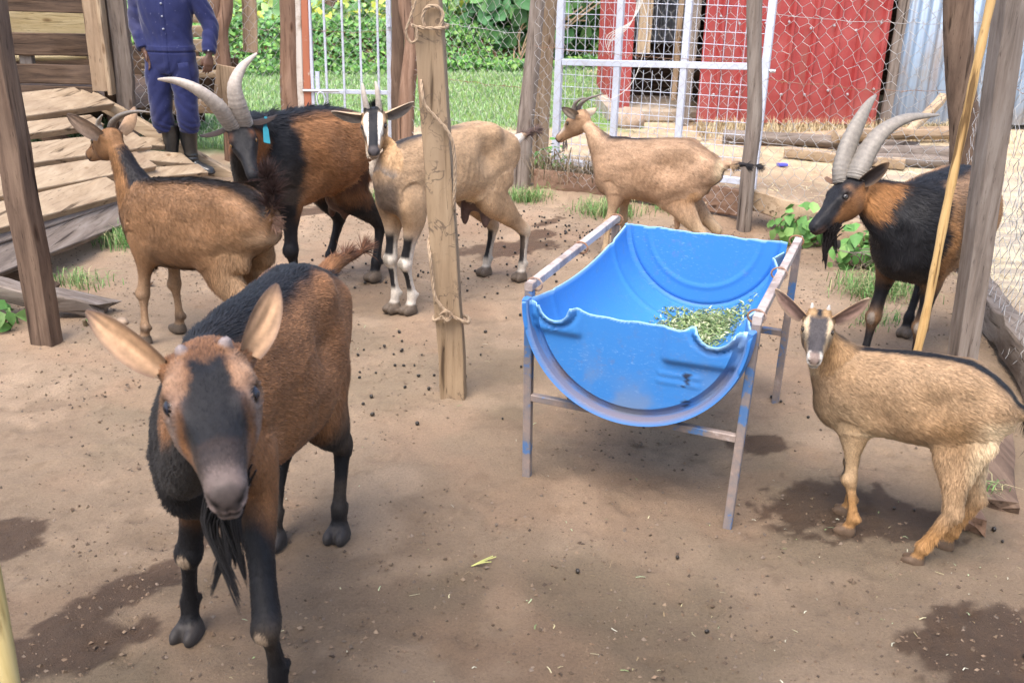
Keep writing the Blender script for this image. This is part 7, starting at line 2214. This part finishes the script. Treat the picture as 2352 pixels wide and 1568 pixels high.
# ---------------------------------------------------------------- the man on the ramp (he is cut off by the top of the frame at the chest)
PO = np.array((-2.235, 6.62, 0.045))
PS = 0.84                                           # his size against a 1.72 m figure
pr = empty('person', tuple(PO))
tag(pr, 'person in a navy boiler suit and black rubber boots standing on the ramp', 'person')
def pw(x, y, z): return PO + PS * np.array((x, y, z))
SKIN = np.array((0.085, 0.042, 0.026))
def tube_rings(pts, rad, n=18, lat=(1, 0, 0)):
    """pts (k,3) local metres; rad (k,2) = side, depth"""
    rows = interp_rows(np.hstack([np.asarray(pts, float), np.asarray(rad, float)]), len(pts) * 4)
    P = rows[:, :3]; t = unit(np.gradient(P, axis=0)); rr = []
    for i in range(len(P)):
        e1 = unit(np.array(lat, float) - t[i] * (t[i] @ np.array(lat, float))); e2 = np.cross(t[i], e1)
        rr.append(ring(P[i], e2 * rows[i, 4], e1 * rows[i, 3], n, 0.95))
    return np.array(rr)
# joints, local: x to image right, y away from the camera
LS, RS_ = (-0.205, 0.02, 1.40), (0.205, 0.02, 1.40)
arm = {'a': dict(sh=(-0.195, 0.02, 1.40), el=(-0.235, 0.03, 1.13), wr=(-0.165, -0.07, 0.945), tip=(-0.115, -0.09, 0.80)),
       'b': dict(sh=(0.205, 0.02, 1.40), el=(0.315, 0.04, 1.13), wr=(0.315, -0.05, 0.925), tip=(0.305, -0.085, 0.775))}
body = MB()
# head, neck
hd_ = [(0, 0.0, 1.385, .060, .062), (0, -.005, 1.45, .056, .060), (0, -.02, 1.495, .058, .068), (0, -.028, 1.525, .062, .088), (0, -.022, 1.565, .073, .096), (0, -.010, 1.615, .077, .100), (0, .000, 1.665, .074, .098), (0, .005, 1.705, .055, .075), (0, .006, 1.722, .020, .030)]
hd_ = np.array(hd_); body.loft(tube_rings(hd_[:, :3], hd_[:, 3:], 24))
ellipsoid(body, (0, -.118, 1.575), (.015, .020, .024)); ellipsoid(body, (0, -.108, 1.600), (.009, .014, .03))
ellipsoid(body, (0, -.104, 1.538), (.026, .014, .008)); ellipsoid(body, (0, -.103, 1.527), (.024, .014, .009))
for s_ in (-1, 1):
    ellipsoid(body, (s_ * .078, .005, 1.590), (.010, .020, .034)); ellipsoid(body, (s_ * .033, -.098, 1.625), (.026, .014, .010)); ellipsoid(body, (s_ * .042, -.082, 1.575), (.024, .022, .022))
# chest under the suit joins head, arms
body.loft(tube_rings([(0, .01, 1.05), (0, .01, 1.25), (0, .01, 1.36), (0, .01, 1.42)], [(.13, .09), (.15, .10), (.15, .085), (.06, .06)], 24))
def hand(mb, wr, tip, thumb_side, curl):
    wr, tip = np.array(wr), np.array(tip)
    ax = unit(tip - wr)
    thumb = unit(np.array(thumb_side, float) - ax * (ax @ np.array(thumb_side, float)))
    pn = np.cross(ax, thumb)
    L = np.linalg.norm(tip - wr)
    pal = L * 0.52
    mb.loft(tube_rings([wr - ax * .03, wr, wr + ax * pal * .35, wr + ax * pal * .8, wr + ax * pal], [(.024, .020), (.024, .019), (.036, .017), (.041, .015), (.038, .012)], 16, lat=thumb))
    for k, (o_, fl, sp) in enumerate(((.028, .90, .08), (.0095, 1.0, .02), (-.009, .93, -.03), (-.026, .74, -.09))):
        b0 = wr + ax * pal * 0.90 + thumb * o_
        d = unit(ax + thumb * sp); l_ = L * 0.50 * fl; c_ = curl * (0.8 + 0.12 * k)
        pts = [b0]
        for seg, an in ((.45, .25), (.32, .75), (.25, 1.15)):
            pts.append(pts[-1] + unit(d * math.cos(c_ * an) + pn * math.sin(c_ * an)) * l_ * seg)
        mb.tube(interp_rows(pts, 10), np.linspace(.0095, .0066, 10), 8)
    b0 = wr + ax * pal * .25 + thumb * .026
    pts = [b0 - thumb * .012, b0 + thumb * .012 + ax * .014 + pn * .006, b0 + thumb * .022 + ax * .042 + pn * .014, b0 + thumb * .018 + ax * .066 + pn * .020]
    mb.tube(interp_rows(pts, 10), np.linspace(.0125, .0075, 10), 8)
for k_, th_ in (('a', (0.5, -0.8, 0)), ('b', (-0.75, -0.6, 0))):
    A_ = arm[k_]
    body.loft(tube_rings([A_['sh'], (np.array(A_['sh']) + A_['el']) / 2, A_['el'], (np.array(A_['el']) + A_['wr']) / 2, A_['wr']], [(.045, .045), (.042, .044), (.036, .036), (.034, .033), (.024, .020)], 16))
    hand(body, A_['wr'], A_['tip'], th_, 0.55 if k_ == 'a' else 0.75)
# hips and legs inside the suit, one body
for s_ in (-1, 1):
    body.loft(tube_rings([(s_ * .07, .02, .90), (s_ * .085, .01, .70), (s_ * .09, 0, .56), (s_ * .088, 0, .47)], [(.075, .085), (.07, .075), (.05, .055), (.045, .05)], 16))
body.loft(tube_rings([(0, .01, .82), (0, .01, .95), (0, .01, 1.10)], [(.13, .09), (.135, .09), (.125, .085)], 20))
V, q = remesh(np.vstack(body.v), [np.vstack(body.f[k]) for k in (3, 4) if body.f[k]], 0.0048)
V = smooth_verts(V, q, 3, 0.5)
nzz = fbm(V, 14, 91)
C = SKIN[None] * (0.8 + 0.4 * nzz[:, None])
palmish = (V[:, 2] < 0.97)
nrm_ = vert_normals(V, q)
C = mixv(C, (0.17, 0.095, 0.07), palmish * sstep(-nrm_[:, 0] * np.sign(V[:, 0]), 0.3, 0.9) * 0.5)
C = mixv(C, (0.008, 0.007, 0.007), ((V[:, 2] > 1.655) | ((V[:, 2] > 1.60) & (V[:, 1] > 0.02)) | ((V[:, 2] > 1.56) & (V[:, 1] > 0.06))) & (np.hypot(V[:, 0], V[:, 1]) < .2))
for s_ in (-1, 1):
    d = np.linalg.norm((V - np.array((s_ * .033, -.100, 1.607))) / np.array((.016, .02, .0065)), axis=1)
    C = mixv(C, (0.35, 0.32, 0.28), (d < 1)); C = mixv(C, (0.01, 0.008, 0.008), (np.hypot(V[:, 0] - s_ * .033, V[:, 2] - 1.607) < .006) & (V[:, 1] < -.07))
C = mixv(C, (0.11, 0.04, 0.035), (np.abs(V[:, 2] - 1.532) < .012) & (np.abs(V[:, 0]) < .026) & (V[:, 1] < -.09))
link('body', make_mesh('person_body', V * PS, [q], C, True), M['skin'], pr)
# boiler suit: trunk, sleeves, trousers tucked into the boots
suit = MB()
suit.loft(tube_rings([(0, .01, .78), (0, .01, .84), (0, .005, .94), (0, .005, 1.02), (0, 0, 1.10), (0, 0, 1.24), (0, .005, 1.34), (0, .01, 1.42), (0, .01, 1.455)], [(.150, .120), (.185, .135), (.192, .135), (.183, .122), (.185, .118), (.205, .125), (.215, .115), (.140, .090), (.075, .075)], 40))
for s_ in (-1, 1):
    fx = -0.075 if s_ < 0 else 0.085
    suit.loft(tube_rings([(s_ * .085, .01, .92), (s_ * .095, .005, .76), (s_ * .094 + fx * .05, -.008, .62), (s_ * .090 + fx * .12, -.018, .50), (s_ * .085 + fx * .2, -.002, .41), (fx + s_ * .008, .015, .345)],
                         [(.098, .118), (.107, .118), (.090, .100), (.082, .090), (.084, .090), (.070, .076)], 28))
for k_ in ('a', 'b'):
    A_ = arm[k_]; sh, el, wr = (np.array(A_[j]) for j in ('sh', 'el', 'wr'))
    cf = el + (wr - el) * 0.93
    suit.loft(tube_rings([sh + (0, 0, .035), sh, (sh + el) / 2, el, (el + cf) / 2, cf], [(.050, .055), (.066, .070), (.068, .070), (.062, .064), (.056, .058), (.052, .054)], 24))
V, q = remesh(np.vstack(suit.v), [np.vstack(suit.f[k]) for k in (3, 4)], 0.0055)
V = smooth_verts(V, q, 6, 0.5)
n_ = vert_normals(V, q)
x, y, z = V.T
D = np.zeros(len(V))
# folds: diagonal pulls at hips, rings behind the knees, sleeve creases, bunching above the boots
def folds(f, ph, amp, mask, warp=2.0, seed=1):
    w_ = fbm(V, 7, seed) * warp * 2
    return amp * mask * (np.abs(np.sin(f + ph + w_)) ** 1.5 - 0.5)
leg_ = sstep(-z, -0.80, -0.70)
D += folds(z * 26 + np.abs(x) * 30, 0, .0045, leg_ * sstep(z, .34, .42) * (1 - sstep(z, .60, .72)), 2.2, 3)
D += folds(z * 22 - x * 40, 1, .0045, sstep(z, .60, .70) * (1 - sstep(z, .86, .92)), 2.5, 5)
D += folds(z * 60 + x * 25, 0.5, .0060, (1 - sstep(z, .385, .45)), 2.0, 7)
tr_ = sstep(z, .93, 1.0) * (np.abs(x) < .19)
D += folds(z * 24 + x * 30, 2, .0035, tr_ * (1 - sstep(z, 1.10, 1.25)), 2.8, 9)
D += folds(x * 42 + z * 12, 0.4, .0032, tr_, 2.0, 11)
slv = (np.abs(x) > .19) & (z > .9)
D += folds(z * 30 + y * 40 + x * 25, 1.2, .0050, slv, 2.2, 13)
D += 0.008 * (fbm(V, 9, 15) - 0.5)
D += 0.004 * (np.abs(z - 0.965) < 0.020) * (np.abs(x) < .2)               # waistband
D -= 0.007 * np.exp(-((z - 0.942) / 0.006) ** 2) * (np.abs(x) < .2)
D += 0.0035 * (np.abs(x - 0.012) < 0.018) * (z > .70) * (y < -.02)             # fly placket
D -= 0.004 * np.exp(-((x - 0.032) / 0.003) ** 2) * (z > .70) * (y < -.02)
V2 = V + n_ * D[:, None]
NAVY = np.array((0.017, 0.021, 0.070))
C = NAVY[None] * (0.80 + 0.45 * fbm(V, 5, 17)[:, None]) 
C = mixv(C, (0.10, 0.105, 0.17), (vnoise(V, 120, 19) > 0.93) * 0.8)                # dust and chaff
C = mixv(C, (0.055, 0.055, 0.11), sstep(fbm(V, 6, 23), .58, .75) * 0.5)
M['suit'] = mat_col('boiler_suit', rough=0.85, spec=0.15, noise=0.12, nscale=130.0, bump=0.25, sheen=0.25)
su = link('boiler_suit', make_mesh('boiler_suit', V2 * PS, [q], C, True), M['suit'], pr)
def bits(name, lst, col, parent, rough=0.4):
    b = MB()
    for (p0, p1, r_) in lst: b.tube([np.array(p0) * PS, np.array(p1) * PS], r_ * PS, 10)
    o = link(name, make_mesh(name, np.vstack(b.v), [np.vstack(b.f[3]), np.vstack(b.f[4])]), mat_simple(name, col, rough=rough), parent)
    return o
for i, zz in enumerate((1.29, 1.20, 1.11)):
    bits('stud', [((.014, -.118, zz), (.014, -.132, zz), .0075)], (0.22, 0.23, 0.28), su)
bits('stud', [((.330, -.100, .962), (.330, -.112, .962), .006)], (0.25, 0.26, 0.3), su)
pk = MB(); pk.beam(np.array((.135, -.125, .87)) * PS, np.array((.150, -.118, .70)) * PS, .075 * PS, .006 * PS, up=(0.3, -1, 0), seg=4, bev=0.002, col=NAVY)
o = link('pocket', make_mesh('pocket', np.vstack(pk.v), [np.vstack(pk.f[3]), np.vstack(pk.f[4])], np.vstack(pk.c)), M['suit'], su)
# boots
M['rubber'] = mat_simple('boot_rubber', (0.014, 0.0145, 0.015), rough=0.30, spec=0.5, col2=(0.045, 0.044, 0.042), vscale=9, lo=0.5, hi=0.8)
for s_, yaw, fx, fy, top_z in ((-1, -100, -0.062, 0.02, 0.385), (1, -18, 0.075, 0.055, 0.395)):
    a = R(yaw); dx, dy = math.cos(a), math.sin(a)
    fwd = np.array((dx, dy, 0)); sd = np.array((-dy, dx, 0)); c0 = np.array((fx, fy, 0))
    bm = MB()
    bm.loft(tube_rings([c0 + (0, 0, .015), c0 + (0, 0, .06), c0 + fwd * .006 + (0, 0, .11), c0 + (0, 0, .17), c0 - fwd * .008 + (0, 0, .26), c0 - fwd * .006 + (0, 0, top_z)], [(.046, .050), (.046, .052), (.045, .054), (.047, .055), (.060, .067), (.072, .078)], 24, lat=sd))
    ft = [c0 - fwd * .068 + (0, 0, .040), c0 - fwd * .03 + (0, 0, .050), c0 + fwd * .05 + (0, 0, .052), c0 + fwd * .12 + (0, 0, .040), c0 + fwd * .175 + (0, 0, .032), c0 + fwd * .200 + (0, 0, .026)]
    rw = [(.025, .030), (.040, .048), (.043, .052), (.048, .040), (.042, .030), (.018, .014)]
    rows = interp_rows(np.hstack([np.array(ft), np.array(rw)]), 28)
    bm.loft([ring(r_[:3], np.array((0, 0, 1.0)) * r_[4], sd * r_[3], 24, 0.9) for r_ in rows])
    V, q = remesh(np.vstack(bm.v), [np.vstack(bm.f[k]) for k in (3, 4)], 0.0045)
    V = smooth_verts(V, q, 8, 0.5)
    n_ = vert_normals(V, q)
    V = V + n_ * (0.004 * (np.abs(V[:, 2] - 0.012) < 0.014) + 0.003 * (np.abs(V[:, 2] - top_z + .012) < 0.010) + 0.005 * (np.abs(np.sin(V[:, 2] * 90 + 2 * fbm(V, 9, 3))) - .5) * np.exp(-((V[:, 2] - .13) / .03) ** 2))[:, None]
    V[:, 2] = np.maximum(V[:, 2], 0.0)
    link('boot', make_mesh('boot', V * PS, [q]), M['rubber'], pr)
# ---------------------------------------------------------------- droppings, chaff, weeds
rg = np.random.default_rng(77)
b = MB(); ellipsoid(b, (0, 0, 0.0065), (0.0085, 0.0072, 0.0072), n=10, m=7)
pel_me = make_mesh('dropping', np.vstack(b.v), [np.vstack(b.f[k]) for k in (3, 4)])
M['dung'] = mat_simple('dung', (0.016, 0.012, 0.009), rough=0.42, spec=0.4, col2=(0.045, 0.034, 0.024), vscale=90, lo=0.45, hi=0.7)
pel_me.materials.append(M['dung'])
spots = []
for (cx, cy, sx, sy, k) in ((-0.45, 3.45, 0.20, 0.30, 30), (0.30, 5.55, 0.38, 0.30, 95), (-0.35, 4.70, 0.35, 0.22, 26), (-0.75, 4.75, 0.25, 0.2, 14), (0.25, 4.6, 0.4, 0.35, 26), (0.95, 3.5, 0.15, 0.3, 8), (0.0, 3.9, 0.3, 0.35, 18), (0.6, 1.95, 0.3, 0.2, 4), (1.25, 2.5, 0.10, 0.12, 5)):
    for _ in range(k): spots.append((cx + rg.normal(0, sx) * 0.8, cy + rg.normal(0, sy) * 0.8))
spots = [(x_, y_) for x_, y_ in spots if 1.65 < y_ < 6.0]
S2 = np.array(spots); zs_ = terrain_z(S2[:, 0], S2[:, 1])
first = True
for (x_, y_), z_ in zip(spots, zs_):
    o = bpy.data.objects.new('dropping', pel_me); COL.objects.link(o)
    o.location = (x_, y_, z_ + 0.001); o.rotation_euler = (rg.uniform(-.3, .3), rg.uniform(-.3, .3), rg.uniform(0, 6.3))
    s_ = rg.uniform(0.55, 1.0); o.scale = (s_, s_ * rg.uniform(.85, 1.0), s_)
    tag(o, 'small dark goat dropping on the bare soil of the pen', 'dropping', 'goat droppings on the soil')
# crumbs of soil and gravel
n = 36000
x = rg.uniform(-2.6, 2.4, n); y = 1.35 + rg.random(n) ** 1.4 * 5.0
p = surf(x, y)
keep = fbm(p, 2.2, 71) + 0.25 * rg.random(n) > 0.55
p = p[keep]; n = len(p)
sz = 0.0016 + 0.0055 * rg.random(n) ** 3
oct_ = np.array([(1, 0, 0), (0, 1, 0), (-1, 0, 0), (0, -1, 0), (0, 0, .8), (0, 0, -.5)], float)
jit = rg.normal(0, .25, (n, 6, 3))
V = p[:, None] + (oct_[None] + jit) * sz[:, None, None]
F_ = np.array([(0, 1, 4), (1, 2, 4), (2, 3, 4), (3, 0, 4), (1, 0, 5), (2, 1, 5), (3, 2, 5), (0, 3, 5)])
CR = np.array([(0.15, 0.10, 0.065), (0.10, 0.068, 0.044), (0.17, 0.12, 0.08), (0.07, 0.048, 0.033), (0.14, 0.105, 0.078)])
C = np.repeat(CR[rg.integers(5, size=n)] * rg.uniform(.7, 1.25, n)[:, None], 6, 0)
tag(link('soil_crumbs', make_mesh('soil_crumbs', V.reshape(-1, 3), [(np.arange(n)[:, None, None] * 6 + F_[None]).reshape(-1, 3)], C, False), M['paint_col']), kind='stuff')
# chaff: chopped stalks and leaf bits
def bits_mesh(p, lmin, lmax, w, cols, seed):
    rg = np.random.default_rng(seed); n = len(p)
    az = rg.uniform(0, 6.28, n); L = rg.uniform(lmin, lmax, n) * rg.random(n) ** .5
    d = np.stack([np.cos(az), np.sin(az), rg.normal(0, .12, n)], 1); s = np.stack([-np.sin(az), np.cos(az), rg.normal(0, .2, n)], 1)
    ww = (w * rg.uniform(.5, 1.5, n))[:, None]
    c0 = p + np.array((0, 0, .003)); bend = s * (L * rg.normal(0, .12, n))[:, None]
    V = np.stack([c0 - d * L[:, None] / 2 - s * ww, c0 - d * L[:, None] / 2 + s * ww, c0 + bend + s * ww + (0, 0, .002), c0 + bend - s * ww + (0, 0, .002), c0 + d * L[:, None] / 2 + s * ww * .7, c0 + d * L[:, None] / 2 - s * ww * .7], 1).reshape(-1, 3)
    o = np.arange(n)[:, None] * 6
    q = np.vstack([o + np.array([[0, 3, 2, 1]]), o + np.array([[3, 5, 4, 2]])])
    C = np.repeat(np.asarray(cols)[rg.integers(len(cols), size=n)] * rg.uniform(.75, 1.25, n)[:, None], 6, 0)
    return make_mesh('chaff', V, [q], C, False)
CH = [(0.34, 0.29, 0.16), (0.40, 0.36, 0.22), (0.20, 0.26, 0.11), (0.28, 0.33, 0.19), (0.22, 0.16, 0.09), (0.42, 0.40, 0.30)]
pp = []
for (cx, cy, sx, sy, k) in ((0.35, 1.85, 0.45, 0.28, 330), (1.2, 2.25, 0.20, 0.16, 130), (0.1, 2.2, 0.7, 0.5, 150), (-0.8, 3.8, 0.35, 0.4, 90), (0.75, 2.2, 0.35, 0.35, 90), (-0.4, 2.8, 0.8, 0.9, 110), (-1.3, 2.5, 0.5, 0.6, 60), (0.9, 2.55, 0.25, 0.2, 40), (0.0, 4.3, 0.8, 0.7, 60)):
    x = rg.normal(cx, sx, k); y = rg.normal(cy, sy, k); ok = (y > 1.4); pp.append(surf(x[ok], y[ok]))
tag(link('chaff', bits_mesh(np.vstack(pp)[::4], .005, .028, .0012, CH, 5), M['paint_col']), kind='stuff')
# straw outside the pen and by the shed
ST = [(0.50, 0.41, 0.24), (0.42, 0.33, 0.19), (0.56, 0.48, 0.31), (0.34, 0.26, 0.15)]
x = np.concatenate([rg.uniform(1.2, 4.2, 3500), rg.uniform(2.2, 3.6, 2600), rg.uniform(0.2, 1.5, 1200)]); y = np.concatenate([rg.uniform(6.3, 9.4, 3500), rg.uniform(3.3, 6.5, 2600), rg.uniform(6.5, 7.6, 1200)])
tag(link('straw', bits_mesh(surf(x, y), .03, .13, .0020, ST, 6), M['paint_col']), kind='stuff')
n = 2600; x = rg.uniform(1.6, 4.4, n); y = 9.30 + 0.09 * (x - 1.6) - rg.random(n) ** 1.5 * 0.6
tag(link('dry_grass', blades(surf(x, y), 0.17, 0.003, np.array(ST), 7, lean=1.0, name='dry_grass'), M['leaf']), kind='stuff')
n = 700; x = rg.uniform(0.1, 0.75, n); y = 6.62 - 0.42 * (x - 0.1) + rg.normal(0, .08, n)
tag(link('dry_grass', blades(surf(x, y) + (0, 0, .08), 0.20, 0.0022, np.array([(0.20, 0.155, 0.10), (0.30, 0.23, 0.15), (0.13, 0.10, 0.06)]), 8, lean=1.3, name='dry_grass'), M['leaf']), kind='stuff')

GT = 'grass tufts growing in the pen'
for i, (x_, y_, r_, n_, h_, lb) in enumerate(((-2.03, 5.05, 0.17, 260, 0.15, 'grass tuft at the foot of the ramp behind the dull brown goat'), (-2.0, 4.45, 0.16, 130, 0.09, 'thin straggling grass under the ramp, near the left post'), (0.10, 6.30, 0.16, 240, 0.13, 'grass tuft at the foot of the grey split post'),
        (0.52, 5.98, 0.20, 420, 0.13, 'thick grass tuft by the front legs of the goat behind the trough'), (1.72, 4.62, 0.22, 420, 0.12, 'wide grass tuft under the beard of the billy goat'), (1.60, 4.20, 0.15, 90, 0.08, 'sparse grass beside the legs of the billy goat'), (-0.86, 6.2, 0.16, 160, 0.10, 'small grass tuft behind the slim fawn goat'), (0.95, 6.05, 0.12, 130, 0.10, 'grass tuft beneath the belly of the goat behind the trough'), (1.42, 2.62, 0.07, 40, 0.10, 'few grass blades against the split wood behind the kid'))):
    n_ = int(n_ * 1.5); k = rg.normal(0, r_ * 0.42, (n_, 2)) + rg.normal(0, r_ * 0.3, (5, 2))[rg.integers(5, size=n_)]; p = surf(x_ + k[:, 0], y_ + k[:, 1] * 0.8)
    me = blades(p, h_ * 0.9, 0.0021, np.array([(0.12, 0.26, 0.07), (0.16, 0.31, 0.09), (0.09, 0.20, 0.05), (0.24, 0.32, 0.13), (0.36, 0.32, 0.17)]), 300 + i, lean=1.5)
    o = link('grass_tuft', me, M['leaf']); tag(o, lb, 'grass tuft', GT)
WD = np.array([(0.10, 0.24, 0.06), (0.14, 0.30, 0.08), (0.08, 0.19, 0.05), (0.19, 0.33, 0.10)])
bush('weed', 'bright leafy weed right of the crooked post, before the tan edging board', 'weed', (1.60, 5.42, 0.0), (0.19, 0.12, 0.13), 95, 0.075, WD, 401, 'leafy weeds in the pen', 7)
bush('weed', 'leafy weed behind the muzzle and beard of the billy goat', 'weed', (1.80, 5.02, 0.0), (0.20, 0.12, 0.12), 80, 0.075, WD, 402, 'leafy weeds in the pen', 7)
bush('weed', 'low leafy weed at the left edge behind the dark post', 'weed', (-2.16, 3.82, -0.02), (0.17, 0.10, 0.09), 60, 0.065, WD, 403, 'leafy weeds in the pen', 5)
bush('weed', 'small weed sprouting beside the tip of the split log', 'weed', (-1.72, 3.86, -0.02), (0.06, 0.05, 0.05), 16, 0.045, WD, 404, 'leafy weeds in the pen', 3)
bush('weed', 'scrubby weed at the foot of the smooth round tan post', 'weed', (0.24, 6.62, 0.02), (0.17, 0.10, 0.18), 130, 0.045, WD, 405, 'leafy weeds in the pen', 8)
b = MB()
for k in range(16):
    q0 = np.array((rg.uniform(1.72, 2.02), rg.uniform(4.85, 5.0), 0.02)); a = rg.uniform(-.6, 3.4)
    b.tube(interp_path([q0, q0 + (.1 * math.cos(a), -.08, .10), q0 + (.25 * math.cos(a), -.12 + .1 * math.sin(a), rg.uniform(.02, .16))], 10), np.linspace(.004, .0015, 10), 5)
tag(b.build('dry_vine', W_('grey', 'x'), None, origin=(1.85, 4.9, 0)), 'tangle of dry grey vine stems behind the billy goat\'s chest', 'vine')
b = MB()
b.tube(interp_path([(0.93, 5.74, .04), (1.02, 5.70, .12), (1.10, 5.68, .16)], 10), np.linspace(.016, .010, 10), 7)
tag(b.build('root', W_('tan', 'x'), None, origin=(1, 5.7, .05)), 'bent tan root on the soil bank behind the trough', 'root')
rock('stone', 'small reddish stone on the soil near the ramp grass', (-1.70, 4.42, 0.012), (0.03, 0.022, 0.016), 11, M['stone'])
rock('stone', 'pale pebble at the tip of the split log', (-1.62, 3.90, 0.010), (0.026, 0.02, 0.018), 12, M['stone'])
for i, (x_, y_, rz) in enumerate(((-0.09, 2.20, 0.4),)):
    b = MB()
    for k in range(5):
        q0 = np.array((x_, y_, .006)); a = rz + rg.normal(0, .12); l_ = rg.uniform(.04, .08)
        b.tube(interp_path([q0, q0 + (l_ * .5 * math.cos(a), l_ * .5 * math.sin(a), .006), q0 + (l_ * math.cos(a + .1), l_ * math.sin(a + .1), .002)], 8), .0014, 5)
    tag(b.build('straw_wisp', mat_simple('green_straw', (0.42, 0.42, 0.14)), None, origin=(x_, y_, 0)), 'yellow green wisp of straw on bare soil before the trough', 'straw')
b = MB(); b.box((0.95, 8.35, 0.04), (0.30, 0.05, 0.03), rz=0.5, bev=0.008)
tag(b.build('white_scrap', mat_simple('white_scrap', (0.75, 0.75, 0.75), rough=0.4), None, origin=(0.95, 8.35, 0)), 'white plastic scrap on the grass beyond the mesh gate', 'scrap')
b = MB(); b.box((2.02, 7.62, 0.02), (0.07, 0.05, 0.02), rz=0.3, bev=0.006)
tag(b.build('blue_scrap', mat_simple('blue_scrap', (0.08, 0.09, 0.5), rough=0.4), None, origin=(2.02, 7.62, 0)), 'small blue plastic scrap on the straw before the shed', 'scrap')
